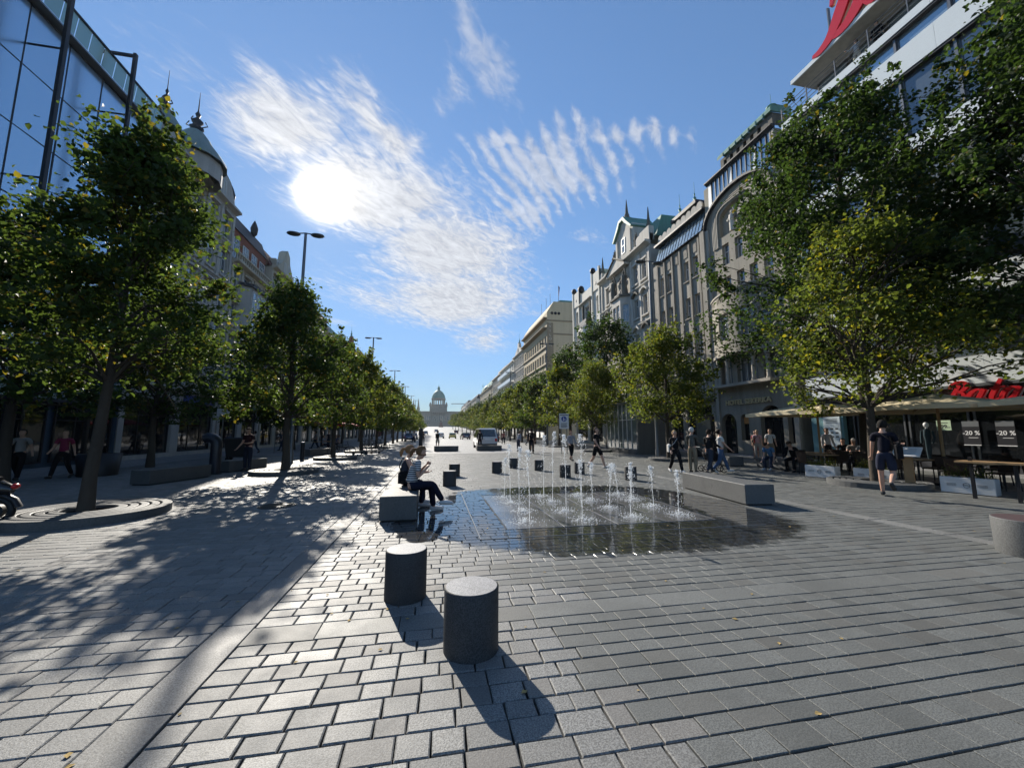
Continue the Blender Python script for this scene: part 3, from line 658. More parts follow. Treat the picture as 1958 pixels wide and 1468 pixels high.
def grey_block():
    r = bld('R', 35.45, 'office_building'); W, H, D = 8.15, 18.6, 12
    cols = [1.2, 2.4, 5.0, 6.28]; ops = [(x, z, .66, 1.85) for x in cols for z in (15.05, 11.65, 8.25, 4.95)]
    shop = [(.5, .3, 3.2, 3.4), (4.3, .3, 3.2, 3.4)]
    mb = MB(); facade(mb, W, H, ops + shop, .3); shell(mb, W, D, H); mb.build('wall', M_r2, r)
    for o_ in ops: window(r, *o_, 'T', y=.2)
    for s_ in shop: window(r, *s_, 'G', M_dark_frame, M_glass_shop, y=.2, name='shop_window')
    for x in (.82, 2.02, 3.3, 4.5, 5.88, 7.15): part(r, 'pilaster', M_r2p, (x, x + .22, -.16, .02, 4.2, 18.35))
    for x in cols + [3.62]: part(r, 'panel', M_r2p, (x + .05, x + .6, -.05, .02, 17.25, 18.15))
    for z in (14.75, 11.35, 7.95):
        for x in cols: part(r, 'sill', M_r1t, (x - .05, x + .71, -.12, .19, z + .22, z + .29))
    part(r, 'pier', M_r2, (7.6, 8.13, -.25, .02, 4.2, 18.5)); cornice(r, M_darkroof, 0, W, 4.0, .25, .3)
    # sloping atelier glazing, pane by pane
    n = 15
    for i in range(n):
        x0 = .9 + i * 7.1 / n; x1 = x0 + 7.1 / n - .05; sp_ = (.15, .55, .35, .75)[i % 4]
        for a, b in ((0, sp_), (sp_, 1)):
            mb = MB(); z0, z1 = 18.55 + 1.85 * a, 18.55 + 1.85 * b - .03; y0, y1 = -.3 + .55 * a, -.3 + .55 * b
            mb.add([(x0, y0, z0), (x1, y0, z0), (x1, y1, z1), (x0, y1, z1)], [(0, 1, 2, 3)]); mb.build('glass_pane', M_glass_sky, r)
        mb = MB(); mb.tube([(x1 + .025, -.31, 18.5), (x1 + .025, .25, 20.42)], .03, 4, smooth=False); mb.build('glazing_bar', M_dark_frame, r)
    mb = MB(); mb.prism([(-.28, 18.5), (.27, 20.4), (3, 20.4), (3, 18.5)], .88, 8.02, 'x'); mb.build('atelier', M_darkroof, r)
    part(r, 'eaves', M_darkroof, (.7, 8.1, -.25, 3.0, 20.42, 20.62))
    for i in range(9):
        c = 1.1 + i * .76; mb = MB(); pts = [(c - .37, 20.62), (c + .37, 20.62), (c + .37, 21.25)] + [(c + .37 * math.cos(math.pi * k / 8), 21.25 + .42 * math.sin(math.pi * k / 8)) for k in range(1, 8)] + [(c - .37, 21.25)]
        mb.prism(pts, .25, .4, 'y'); mb.build('scallop', M_r3, r)
    # copper mansard tower with finials behind
    mb = MB(); a = [(.2, 1.5), (4.9, 1.5), (4.9, 6.0), (.2, 6.0)]; b = [(1.0, 2.3), (4.1, 2.3), (4.1, 5.2), (1.0, 5.2)]
    vs = [(p[0], p[1], 20.4) for p in a] + [(p[0], p[1], 23.4) for p in b]; mb.add(vs, [(0, 1, 5, 4), (1, 2, 6, 5), (2, 3, 7, 6), (3, 0, 4, 7)])
    for k in range(7):
        t = k / 6; mb.tube([(.2 + 4.7 * t, 1.48, 20.4), (1.0 + 3.1 * t, 2.28, 23.4)], .035, 4, smooth=False)
    for k in range(7):
        t = k / 6; mb.tube([(4.92, 1.5 + 4.5 * t, 20.4), (4.12, 2.3 + 2.9 * t, 23.4)], .035, 4, smooth=False)
    mb.build('copper_mansard', M_copper, r)
    part(r, 'tower_eaves', M_darkroof, (.6, 4.6, 1.9, 5.6, 23.4, 23.75))
    mb = MB(); mb.add([(.7, 2, 23.75), (4.5, 2, 23.75), (4.5, 5.5, 23.75), (.7, 5.5, 23.75), (2.6, 3.7, 24.7)], [(0, 1, 4), (1, 2, 4), (2, 3, 4), (3, 0, 4)]); mb.build('tower_cap', M_copper, r)
    for x, y in ((1.3, 2.6), (3.4, 2.8)): mb = MB(); finial(mb, x, y, 24.1, 2.3, .16); mb.build('finial', M_copper, r)
    for x0, x1, h in ((4.6, 5.5, 23.6), (6.4, 8.0, 24.6)):
        c = part(r, 'chimney', M_brick, (x0, x1, 3.2, 4.4, 19.5, h), (x0 - .06, x1 + .06, 3.14, 4.46, h - .35, h - .2))
        for k in range(3): mb = MB(); mb.lathe([(.1, 0), (.12, .35), (.09, .4)], 8, (x0 + .2 + k * .3, 3.8, h)); mb.build('chimney_pot', M_brick, c)
    tag(r, 'grey pilastered block with sloping atelier glazing and scalloped parapet', 'building')
grey_block()

def baroque():
    r = bld('R', 48.45, 'baroque_building'); W, H, D = 12.65, 21.5, 13
    cols = [1.75, 3.5, 9.0, 10.9]; rows = [18.3, 14.35, 10.4, 6.4]
    ops = [(x, z, .85, 2.05) for x in cols for z in rows] + [(5.3, 18.1, .75, 2.4), (6.6, 18.1, .75, 2.4)]
    shop = [(.5, .3, 2.6, 3.6), (3.6, .3, 2.4, 3.6), (6.6, .3, 2.4, 3.6), (9.6, .3, 2.6, 3.6)]
    mb = MB(); facade(mb, W, H, ops + shop, .32); shell(mb, W, D, H); mb.build('wall', M_r3, r)
    for o_ in ops: window(r, *o_, 'T', y=.2)
    for s_ in shop: window(r, *s_, 'G', M_dark_frame, M_glass_shop, y=.2, name='shop_window')
    for i, x in enumerate(cols):
        for j, z in enumerate(rows):
            part(r, 'jamb', M_r3t, (x - .16, x - .01, -.08, .03, z - .1, z + 2.1)); part(r, 'jamb', M_r3t, (x + .86, x + 1.01, -.08, .03, z - .1, z + 2.1)); part(r, 'sill', M_r3t, (x - .25, x + 1.1, -.2, .03, z - .28, z - .12))
            if j in (1, 2): hood(r, M_r3d if (i + j) % 2 else M_r3t, x - .15, z + 2.35, 1.15, .42, d=.34, th=.22)
            else: part(r, 'lintel', M_r3t, (x - .2, x + 1.05, -.16, .03, z + 2.12, z + 2.32))
    for x in (.2, 2.9, 8.3, 10.2, 12.15): part(r, 'pilaster', M_r3t, (x, x + .4, -.14, .02, 13.6, 21.3))
    for z in (4.3, 9.2, 13.2, 17.4): cornice(r, M_r3t, 0, W, z, .25, .25, 'string_course')
    cornice(r, M_r3t, -.05, W + .05, 21.5, .5, .65)
    part(r, 'parapet', M_r3, (0, W, .003, .4, 22.0, 22.75)); part(r, 'parapet_pier', M_r3t, (10.7, 12.65, -.1, .5, 22.0, 23.6)); part(r, 'parapet_pier', M_r3t, (0, .7, -.1, .5, 22.0, 23.2))
    # pediment over the centre
    mb = MB(); mb.prism([(3.4, 21.2), (8.2, 21.2), (8.2, 21.5), (5.8, 22.75), (3.4, 21.5)], -.75, -.05, 'y'); mb.build('pediment', M_r3t, r)
    mb = MB(); mb.tube([(3.3, -.8, 21.5), (5.8, -.8, 22.85), (8.3, -.8, 21.5)], .14, 6); mb.build('raking_cornice', M_r3d, r)
    # oriel with three faces
    mb = MB(); pl = [(4.5, 0), (5.2, -1.0), (7.4, -1.0), (8.1, 0)]
    for a, b in zip(pl[:-1], pl[1:]):
        L = math.hypot(b[0] - a[0], b[1] - a[1]); ang = math.atan2(b[1] - a[1], b[0] - a[0]); ca, sa = math.cos(ang), math.sin(ang)
        wp = lambda x, y, z, a=a, ca=ca, sa=sa: (a[0] + x * ca - y * sa, a[1] + x * sa + y * ca, z)
        w = .75; xs_ = [(L - w) / 2] if L < 1.6 else [.3, L - .3 - w]
        op = [(x, z, w, 2.1) for x in xs_ for z in (14.4, 10.4)]
        facade(mb, L, 7.7, op, .2, 9.8, 0, wp)
        for x, z, w_, h_ in op:
            p = wp(x, .1, z); window(r, p[0], z, w_, h_, 'T', y=p[1], rot=ang)
    mb.add([(p[0], p[1], 9.8) for p in pl], [(3, 2, 1, 0)]); mb.add([(p[0], p[1], 17.5) for p in pl], [(0, 1, 2, 3)]); mb.build('oriel', M_r3t, r)
    for z, e in ((17.4, .2), (13.55, .1), (9.65, .15)):
        mb = MB(); q = [(4.5 - e, 0), (5.2 - e * .6, -1 - e), (7.4 + e * .6, -1 - e), (8.1 + e, 0)]; mb.prism(q, z, z + .25, 'z'); mb.build('oriel_moulding', M_r3d if z > 17 else M_r3t, r)
    mb = MB(); mb.lathe([(1.5, 17.65), (1.2, 17.95), (.5, 18.25), (.15, 18.6), (.02, 18.9)], 10, (6.3, -.3, 0), sy=.55); mb.build('oriel_roof', M_darkroof, r)
    for x in (4.75, 7.55): statue(r, M_r3d, x, -.45, 17.7, 3.0)
    # gable with spire
    mb = MB(); mb.prism([(4.7, 22.2), (9.1, 22.2), (9.1, 25.4), (8.9, 26.0), (7.9, 26.4), (7.3, 27.2), (6.3, 27.2), (5.7, 26.4), (4.9, 26.0), (4.7, 25.4)], .05, 3.2, 'y'); mb.build('gable', M_r3t, r)
    window(r, 6.35, 23.2, .8, 1.9, 'H', y=-.02, name='gable_window'); part(r, 'pilaster', M_r3t, (5.0, 5.4, -.12, .06, 22.7, 25.4)); part(r, 'pilaster', M_r3t, (8.3, 8.7, -.12, .06, 22.7, 25.4))
    mb = MB(); mb.prism([(4.4, 25.5), (4.6, 25.4), (5.9, 26.5), (6.4, 27.2), (7.2, 27.2), (7.8, 26.5), (9.1, 25.4), (9.3, 25.5), (8.0, 26.8), (7.4, 27.55), (6.2, 27.55), (5.6, 26.8)], -.3, 3.3, 'y'); mb.build('gable_roof', M_copper, r)
    mb = MB(); mb.lathe([(.55, 0), (.6, .25), (.3, .5), (.34, .7), (.22, .9), (.03, 2.8)], 8, (6.8, .6, 27.4)); mb.build('spire', M_r3d, r)
    mansard(r, 8.9, 12.6, .8, 9, 22.6, 2.6, M_copper); mansard(r, .2, 4.8, .8, 9, 22.4, 2.2, M_copper)
    for x, z in ((12.2, 23.6), (.35, 23.2)): mb = MB(); mb.lathe([(.3, 0), (.3, .35), (.22, .4), (.05, 2.3), (.01, 2.4)], 4, (x, .2, z), smooth=False); mb.build('obelisk', M_r3d, r)
    statue(r, M_r3d, 4.2, .1, 22.7, 1.9); statue(r, M_r3d, 9.6, .1, 22.7, 1.5)
    mb = MB(); disc(mb, (10.3, -.05, 22.95), .55, .3); mb.build('roundel', M_r3t, r)
    tag(r, 'pale grey baroque town house with oriel, statues and spired gable', 'building')
baroque()

def cream_house():
    r = bld('R', 59.2, 'art_nouveau_house'); W, D = 10.7, 12
    mb = MB(); ops = [(1.0, z, .95, 2.5) for z in (18.2, 14.3, 10.4, 6.5)] + [(9.15, z, .85, 2.5) for z in (18.2, 14.3, 10.4, 6.5)] + [(4.6, 18.2, 2.4, 2.2), (4.6, 10.4, 2.4, 2.2), (4.6, 6.4, 2.4, 2.2)]
    shop = [(.6, .3, 4.2, 3.6), (5.6, .3, 4.4, 3.6)]
    facade(mb, W, 22.0, ops + shop, .3); shell(mb, W, D, 22.0); mb.build('wall', M_r4, r)
    for o_ in ops: window(r, *o_, 'G' if o_[2] > 2 else 'T', y=.2)
    for s_ in shop: window(r, *s_, 'G', M_dark_frame, M_glass_shop, y=.2, name='shop_window')
    for x0, x1, h in ((0, 2.9, 23.9), (7.8, W, 24.2)):
        part(r, 'tower', M_r4, (x0, x1, -.15, 2.5, 21.6, h)); part(r, 'tower_pier', M_r4, (x0, x0 + .35, -.25, .05, 4.5, h + .4)); part(r, 'tower_pier', M_r4, (x1 - .35, x1, -.25, .05, 4.5, h + .4))
        mb = MB(); disc(mb, ((x0 + x1) / 2, -.2, 22.6), .22, .2); mb.build('oculus', M_black, r)
        mb = MB(); mb.sphere(((x0 + .3), 0, h + .65), .42, 10, 8, sz=1.2); mb.build('ball_finial', M_black, r)
    mb = MB(); mb.sphere((2.9, .2, 24.0), .5, 10, 8, sz=1.25); mb.build('ball_finial', M_black, r)
    part(r, 'parapet', M_r4, (2.9, 7.8, -.003, .4, 22, 22.9)); cornice(r, M_r3t, 2.9, 7.8, 20.9, .35, .5)
    mb = MB()
    for i in range(10):
        a0, a1 = math.pi * i / 10, math.pi * (i + 1) / 10; c = (5.8, 17.0)
        mb.add([(5.8 - 2.0 * math.cos(a), -1.1 * math.sin(a), z) for a in (a0, a1) for z in (13.0, 17.0)], [(0, 2, 3, 1)]); mb.add([(5.8 - 2.0 * math.cos(a), -1.1 * math.sin(a), 17.0) for a in (a0, a1)] + [(5.8, 0, 17.0)], [(0, 1, 2)]); mb.add([(5.8 - 2.0 * math.cos(a), -1.1 * math.sin(a), 13.0) for a in (a0, a1)] + [(5.8, 0, 12.2)], [(1, 0, 2)])
    mb.build('round_bay', M_r4, r)
    for k, x in enumerate((4.3, 5.4, 6.5)): window(r, x, 14.0, .8, 2.0, 'T', y=(-.75, -1.12, -.8)[k], rot=(-.5, 0, .5)[k])
    part(r, 'balcony', M_dark_frame, (4.2, 7.4, -.9, -.85, 17.2, 18.0), (4.2, 4.25, -.9, 0, 17.2, 18.0), (7.35, 7.4, -.9, 0, 17.2, 18.0), (4.2, 7.4, -.9, 0, 17.05, 17.15))
    for x in (4.3, 7.1): part(r, 'carved_bracket', M_r3d, (x, x + .22, -.3, .02, 18.0, 20.8))
    tag(r, 'off-white house with twin parapet towers and black ball finials', 'building')
cream_house()

def beige_block():
    r = bld('R', 96.5, 'corner_building'); W, D = 21.4, 10
    ops = [(1.0 + i * 2.05, z, 1.5, 1.9) for i in range(10) for z in (19.4, 15.8, 12.2, 8.6, 5.0)]
    mb = MB(); facade(mb, W, 24.0, ops + [(.8, .3, 9, 3.6), (10.6, .3, 9.6, 3.6)], .35)
    prof = [(0, 0), (0, 24.0), (.05, 26.2), (1.5, 28.5), (D, 28.6), (D, 0)]
    mb.add([(W, p[0], p[1]) for p in prof], [tuple(range(6))]); mb.add([(0, p[0], p[1]) for p in prof], [tuple(range(5, -1, -1))])
    for a, b in zip(prof[1:-1], prof[2:]): mb.quad((0, a[0], a[1]), (W, a[0], a[1]), (W, b[0], b[1]), (0, b[0], b[1]))
    mb.build('wall', M_r5, r)
    for o_ in ops: window(r, *o_, 'I', M_white_frame, y=.22)
    window(r, .8, .3, 9, 3.6, 'G', M_dark_frame, M_glass_shop, name='shop_window'); window(r, 10.6, .3, 9.6, 3.6, 'G', M_dark_frame, M_glass_shop, name='shop_window')
    for z, d in ((22.6, .9), (24.7, .7), (18.6, .25), (15.0, .25), (11.4, .25), (7.8, .25)): cornice(r, M_r5s, -.02, W + .02, z, .4, d)
    for z in (24.3, 21.5, 14.0): part(r, 'side_band', M_r5s, (W + .003, W + .09, .02, D, z, z + .28))
    part(r, 'corner_strip', M_r5s, (W + .004, W + .2, -.05, 1.3, 4.5, 23.9))
    for k in range(3): mb = MB(); mb.tube([(W - .02, 1.1 + k * .75, 26.0), (W + .1, 1.1 + k * .75, 26.0)], .3, 16); mb.build('roundel', M_black, r)
    for ch, zl in (('I', 23.8), ('V', 23.1), ('I', 22.2), ('L', 21.3), ('O', 20.5), ('N', 19.2)): text(ch, M_r3t, r, (W + .225, .62, zl), .75, (R(90), 0, R(90)))
    for i in range(10): mansard(r, .6 + i * 2.05, 1.8 + i * 2.05, -.1, 1.2, 25.1, 1.1, M_darkroof, .3, 'dormer')
    mb = MB(); mb.tube([(W - 3, 3.6, 28.5), (W - 3, 3.6, 33.2)], .06, 6); mb.build('flag_pole', M_grey_metal, r)
    mb = MB(); mb.add([(W - 3 + .02 * k, 3.6 + .06 * math.sin(k * 2), z) for k, z in enumerate((33.1, 32.4, 31.7, 31.0))] + [(W - 2.55 + .02 * k, 3.62 + .1 * math.cos(k), z - .4) for k, z in enumerate((33.1, 32.4, 31.7, 31.0))], [(0, 4, 5, 1), (1, 5, 6, 2), (2, 6, 7, 3)]); mb.build('flag', fabric((.10, .06, .12)), r)
    for x in (12, 16, 19): mb = MB(); mb.tube([(x, 1.5, 28.4), (x, 1.5, 31.0)], .04, 5); mb.build('aerial', M_grey_metal, r)
    mansard(r, 14, 20.5, 2.2, 9, 28.55, .8, M_copper, 1.2)
    tag(r, 'beige corner block with a blank side wall, three round vents and a flag', 'building')
beige_block()

SIGNS = [plain('sign_%d' % i, c, .4, var=.05, bmp=0) for i, c in enumerate([(.35, .03, .03), (.55, .55, .53), (.03, .10, .06), (.03, .03, .035), (.05, .08, .25), (.5, .32, .05)])]
def block(side, y0, y1, H, ncol, nrow, mat, label, roof='mansard', roofmat=None, trim=None, roofh=2.2, gable=False, spire=False, name='town_house', ww=.9, hh=1.9, dome=False, z=0.0, X=None, style='T', balcony=False):
    W = abs(y1 - y0); r = bld(side, y1 if side == 'R' else y0, name, X, z); D = 11; trim = trim or mat; roofmat = roofmat or M_darkroof
    fh = (H - 4.6) / nrow; px = W / ncol; ops = []
    for i in range(ncol):
        for j in range(nrow): ops.append(((i + .5) * px - ww / 2, 4.6 + fh * j + (fh - hh) * .45, ww, hh))
    ns = max(1, round(W / 4.5)); shop = [(W / ns * i + .4, .25, W / ns - .8, 3.4) for i in range(ns)]
    mb = MB(); facade(mb, W, H, ops + shop, .28); shell(mb, W, D, H); mb.build('wall', mat, r)
    for o_ in ops: window(r, *o_, style, y=.17)
    for s_ in shop: window(r, *s_, 'G', M_dark_frame, M_glass_shop, y=.17, name='shop_window')
    for q, (sx_, sz_, sw_, sh_) in enumerate(shop):
        part(r, 'shop_sign', SIGNS[(q * 3 + int(abs(y0))) % len(SIGNS)], (sx_ + .15, sx_ + sw_ - .15, -.12, .0, 3.7, 4.2))
    for j in range(nrow): cornice(r, trim, 0, W, 4.35 + fh * j, .2, .2 if j else .4, 'string_course')
    cornice(r, trim, -.02, W + .02, H - .25, .45, .55)
    if not balcony:
        for i in range(ncol + 1):
            x = min(max(i * px - .15, .02), W - .32); part(r, 'pilaster', trim, (x, x + .3, -.1, .02, 4.6, H - .3))
    else:
        for j in range(nrow):
            zb = 4.6 + fh * j; part(r, 'balcony', M_white_panel, (.3, W - .3, -1.1, -1.02, zb, zb + 1.0), (.3, W - .3, -1.02, .01, zb - .12, zb))
    for x, z_, w, h in ops:
        if W < 22: part(r, 'sill', trim, (x - .12, x + w + .12, -.12, .03, z_ - .2, z_ - .03)); part(r, 'lintel', trim, (x - .12, x + w + .12, -.16, .03, z_ + h + .03, z_ + h + .2))
    if roof == 'mansard':
        mansard(r, .1, W - .1, .2, D, H + .2, roofh, roofmat)
        for i in range(max(2, ncol // 2)):
            x = W * (i + .5) / max(2, ncol // 2); d = part(r, 'dormer', trim, (x - .6, x + .6, .15, 1.6, H + .2, H + 1.5)); window(d, x - .4, H + .35, .8, 1.0, 'I', y=.06)
    elif roof == 'gable':
        mb = MB(); mb.prism([(-.3, H + .15), (D * .5, H + roofh), (D, H + .15)], 0, W, 'x'); mb.build('roof', roofmat, r)
    elif roof == 'flat': part(r, 'parapet', trim, (0, W, .02, .35, H + .2, H + .9)); part(r, 'setback_floor', mat, (1, W - 1, 2, D - 1, H, H + roofh))
    if gable:
        g0, g1 = W * .2, W * .8; c = W / 2; mb = MB(); mb.prism([(g0, H + .1), (g1, H + .1), (g1, H + 1.0), (g1 - .5, H + 1.2), (c + .9, H + 2.1), (c + .7, H + 3.0), (c, H + 3.5), (c - .7, H + 3.0), (c - .9, H + 2.1), (g0 + .5, H + 1.2), (g0, H + 1.0)], -.1, .6, 'y'); mb.build('gable', trim, r)
        window(r, c - .8, H + .5, .6, 1.3, 'I', y=-.14); window(r, c + .2, H + .5, .6, 1.3, 'I', y=-.14)
    if spire: mb = MB(); finial(mb, W / 2 if gable else W * .2, .3, H + (3.4 if gable else roofh), 2.6, .2); mb.build('finial', M_copper, r)
    if dome:
        c = (W * .45, 2.6, H); rr = min(3.0, W * .3); mb = MB(); mb.lathe([(rr, 0), (rr, 1.0)], 12, c); mb.build('drum', trim, r)
        mb = MB(); mb.lathe([(rr * 1.1, 1.0), (rr * 1.05, 1.5), (rr * .8, 2.5), (rr * .4, 3.2), (.2, 3.5), (.25, 3.8), (.03, 4.2), (.02, 5.5)], 14, c); mb.build('dome', roofmat, r)
    tag(r, label, 'building'); return r
block('R', 96.6, 109.5, 22.6, 6, 5, M_r3, 'pale house with a small round-topped gable beyond the beige corner block', 'mansard', M_darkroof, M_r3t, 2.0, gable=True, spire=True)
block('R', 109.7, 133, 22.0, 8, 6, M_r4, 'white modern block with stacked glass balconies on the right row', 'flat', None, M_r3, 2.6, name='apartment_block', balcony=True, ww=1.6, style='G')
block('R', 133.2, 152, 21.5, 7, 6, M_r4, 'white stepped block next to the domed corner tower', 'flat', None, M_r3, 3.5, name='apartment_block', ww=1.5, style='G')
block('R', 152.2, 196, 20.0, 12, 5, M_l3, 'ochre block with a dark green domed corner turret, far right', 'mansard', M_copper, M_l3, 3.2, dome=True, spire=True)
block('R', 215, 285, 18.5, 18, 5, M_r3, 'long pale grey block beyond the turret on the right', 'mansard', M_darkroof, M_r3t, 2.2, z=gz(250) - 1)
block('R', 330, 420, 19, 20, 5, M_r4, 'white striped block at the upper end of the right row', 'mansard', M_darkroof, M_r3t, 5.0, z=gz(370) - 1, gable=True, X=26)

def glass_house():
    r = bld('L', 3.5, 'glass_building'); W, H, D = 22.1, 19.8, 12
    mb = MB(); shell(mb, W, D, H); mb.quad((0, .25, 0), (W, .25, 0), (W, .25, H), (0, .25, H)); mb.build('wall', wall_mat('blue_grey_core', (.10, .14, .19), .3, .2), r)
    n = 12; pw = W / n
    zs = [3.1, 5.8, 8.5, 11.3, 14.2, 16.95, 19.75]
    for i in range(n):
        for z0, z1 in zip(zs[:-1], zs[1:]):
            mb = MB(); e = random.uniform(-.012, .012); mb.add([(i * pw + .02, -.02 + e, z0 + .02), ((i + 1) * pw - .02, -.02 - e, z0 + .02), ((i + 1) * pw - .02, -.02 - e, z1 - .02), (i * pw + .02, -.02 + e, z1 - .02)], [(0, 1, 2, 3)]); mb.build('glass_panel', M_glass_blue, r)
        part(r, 'mullion', M_dark_frame, ((i + 1) * pw - .03, (i + 1) * pw + .03, -.035, .06, 3.1, 19.8))
    for z in zs: part(r, 'transom', M_dark_frame, (0, W, -.03, .06, z - .025, z + .025))
    for i in range(6): window(r, .2 + i * W / 6, .2, W / 6 - .4, 2.8, 'G', M_dark_frame, M_glass_shop, y=.1, name='shop_window')
    part(r, 'fascia', M_darkroof, (0, W, -.05, .1, 2.98, 3.12)); part(r, 'gutter', M_grey_metal, (0, W, -.42, .1, 19.84, 19.93))
    mg = glass_mat('pale_green_glass', (.30, .46, .43), .25, .8, metal=.2)
    for i in range(30):
        x0, x1 = i * W / 30 + .02, (i + 1) * W / 30 - .02; mb = MB(); mb.add([(x0, -.42, 19.95), (x1, -.42, 19.95), (x1, -.5, 20.95), (x0, -.5, 20.95)], [(0, 1, 2, 3)]); mb.build('parapet_pane', mg, r)
    part(r, 'parapet_rail', M_dark_frame, (0, W, -.56, -.46, 20.95, 21.05))
    for y in (7.3, 11.0, 14.75, 18.4, 22.0):
        x = y - 3.5; mb = MB(); mb.box(x - .08, x + .08, -1.32, -1.18, 0, 21.6); mb.box(x - .05, x + .05, -1.15, .8, 21.4, 21.55)
        for z in (6, 12, 18): mb.box(x - .03, x + .03, -1.15, 0, z, z + .06)
        mb.build('mast', M_dark_frame, r)
    tag(r, 'blue glass curtain-wall building with steel masts and a pale green glass parapet', 'building')
glass_house()

def domed_house():
    r = block('L', 25.7, 35.6, 20.2, 5, 5, M_l1, 'grey stucco house with two patinated corner domes and ornate spires', 'mansard', M_copper, M_l1, 1.6, name='domed_house', ww=1.0, hh=2.1)
    m = wall_mat('grey_green_lead', (.27, .33, .30), .25, .4, .6)
    for x, rr, h, n_ in ((.9, .95, 1.0, 8), (4.1, 1.75, 1.5, 4)):
        mb = MB(); mb.lathe([(rr, 19.6), (rr, 20.6 + h * .2)], n_ if n_ > 4 else 12, (x, .15, 0)); mb.build('turret', M_l1, r)
        mb = MB(); z0 = 20.6 + h * .2; mb.lathe([(rr * 1.16, z0), (rr * 1.12, z0 + .15 * h), (rr * .9, z0 + .55 * h), (rr * .62, z0 + .95 * h), (rr * .5, z0 + 1.2 * h), (rr * .3, z0 + 1.5 * h), (.12, z0 + 1.7 * h)], 14, (x, .15, 0)); mb.build('dome', m, r)
        mb = MB(); finial(mb, x, .15, z0 + 1.6 * h, 1.6 + h, .2 * rr); 
        for a in range(4): c, s_ = math.cos(a * 1.57), math.sin(a * 1.57); mb.tube([(x + .1 * c, .15 + .1 * s_, z0 + 1.75 * h), (x + .4 * c * rr, .15 + .4 * s_ * rr, z0 + 1.9 * h), (x + .3 * c * rr, .15 + .3 * s_ * rr, z0 + 2.1 * h)], .04, 5)
        mb.build('spire', M_darkroof, r)
    mb = MB(); mb.prism([(4.8, 20.2), (9.4, 20.2), (9.4, 21.0), (8.6, 22.3), (7.0, 22.9), (5.6, 22.3), (4.8, 21.0)], -.15, 1.4, 'y'); mb.build('gable', M_l1, r)
    for x in (6.0, 7.2): window(r, x, 20.7, .7, 1.2, 'I', y=-.19, name='gable_window')
    mb = MB(); mb.lathe([(.1, 0), (.3, .3), (.36, .8), (.2, 1.3), (.02, 1.7)], 8, (9.6, .3, 21.0)); mb.build('urn', M_darkroof, r)
domed_house()

def casino_house():
    r = block('L', 35.8, 43.4, 16.2, 4, 4, M_l1, 'grey house with red brick attic, balustrade and a vertical casino sign', 'none', None, M_l3, 0, name='casino_house', ww=1.0, hh=1.9)
    part(r, 'brick_attic', M_redbr, (.2, 7.5, .5, 8, 16.2, 19.6)); mansard(r, .1, 7.5, .4, 9, 19.6, 1.5, M_darkroof, .5)
    for i in range(4): window(r, .9 + i * 1.75, 16.9, 1.1, 1.9, 'G', y=.44)
    for i in range(18): mb = MB(); mb.lathe([(.09, 0), (.12, .15), (.06, .3), (.1, .7)], 6, (.3 + i * .41, -.2, 16.35)); mb.build('baluster', M_l3, r)
    part(r, 'rail', M_l3, (.1, 7.5, -.35, -.05, 17.05, 17.2))
    mb = MB(); pl = [(1.6, 0), (2.1, -.8), (4.9, -.8), (5.4, 0)]; mb.prism(pl, 9.0, 14.6, 'z'); mb.build('bay', M_l1, r); mb = MB(); mb.prism([(1.4, .0), (2, -1.0), (5, -1.0), (5.6, 0)], 14.6, 14.9, 'z'); mb.build('bay_roof', M_darkroof, r)
    for x in (2.3, 3.2, 4.1):
        for z in (9.6, 12.4): window(r, x, z, .75, 1.9, 'T', y=-.87)
    mb = MB(); mb.lathe([(.1, 0), (.3, .3), (.36, .8), (.2, 1.3), (.02, 1.7)], 8, (5.2, .8, 20.9)); mb.build('urn', M_darkroof, r)
    s = empty('casino_sign', (-16.9, 42.6, 13.0)); mb = MB(); pts = []
    for i in range(24): a = 2 * math.pi * i / 24; c, q = math.cos(a), math.sin(a); pts.append((.45 * math.copysign(abs(c) ** .5, c), 2.75 * math.copysign(abs(q) ** .8, q) - .6))
    mb.prism(pts, -.14, .14, 'y'); mb.build('sign_board', M_black, s)
    for i, ch in enumerate('CASINO'): text(ch, M_text_white, s, (0, -.16, 1.55 - i * .82), .95, (R(90), 0, 0))
    part(s, 'bracket', M_dark_frame, (-.5, 0, -.04, .04, 1.7, 1.8), (-.5, 0, -.04, .04, -2.6, -2.5))
    tag(s, 'tall black oval sign with white letters CASINO on the left facade', 'sign')
casino_house()
block('L', 43.6, 51.2, 19.0, 4, 5, M_l3, 'cream stucco house with a tall curved gable behind the street lamp', 'mansard', M_tile, M_l3, 1.8, gable=True, name='gabled_house')
block('L', 51.4, 56.2, 17.0, 3, 4, M_l1, 'narrow grey house left of the brown roofed one', 'mansard', M_tile, M_l3, 1.8)
block('L', 56.4, 64.2, 18.6, 4, 5, M_l3, 'house with a steep brown tiled roof on the left row', 'gable', M_tile, M_l3, 3.4)
block('L', 64.4, 78.5, 17.2, 7, 4, M_l1, 'long house with pale metal mansard and red roof on the left row', 'mansard', M_copper, M_l3, 2.4)
block('L', 78.7, 91, 18.0, 5, 5, M_l3, 'red gabled house with a cross finial on the left row', 'mansard', M_tile, M_redbr, 2.2, gable=True, spire=True)
block('L', 91.2, 104, 19.5, 5, 5, M_l1, 'flat roofed grey house before the bulbous dome, left row', 'flat', None, M_l3, 1.6)
block('L', 104.2, 122, 17.5, 6, 5, M_l1, 'house with a dark bulbous corner dome on the left row', 'mansard', M_darkroof, M_l3, 2.0, dome=True)
block('L', 122.2, 138, 17.5, 6, 5, M_redbr, 'reddish house with a pointed copper gable, far left row', 'mansard', M_copper, M_l3, 2.4, gable=True, spire=True)
block('L', 138.2, 185, 16.0, 12, 4, M_l3, 'long ochre block at the far end of the left row', 'mansard', M_darkroof, M_l3, 2.2)
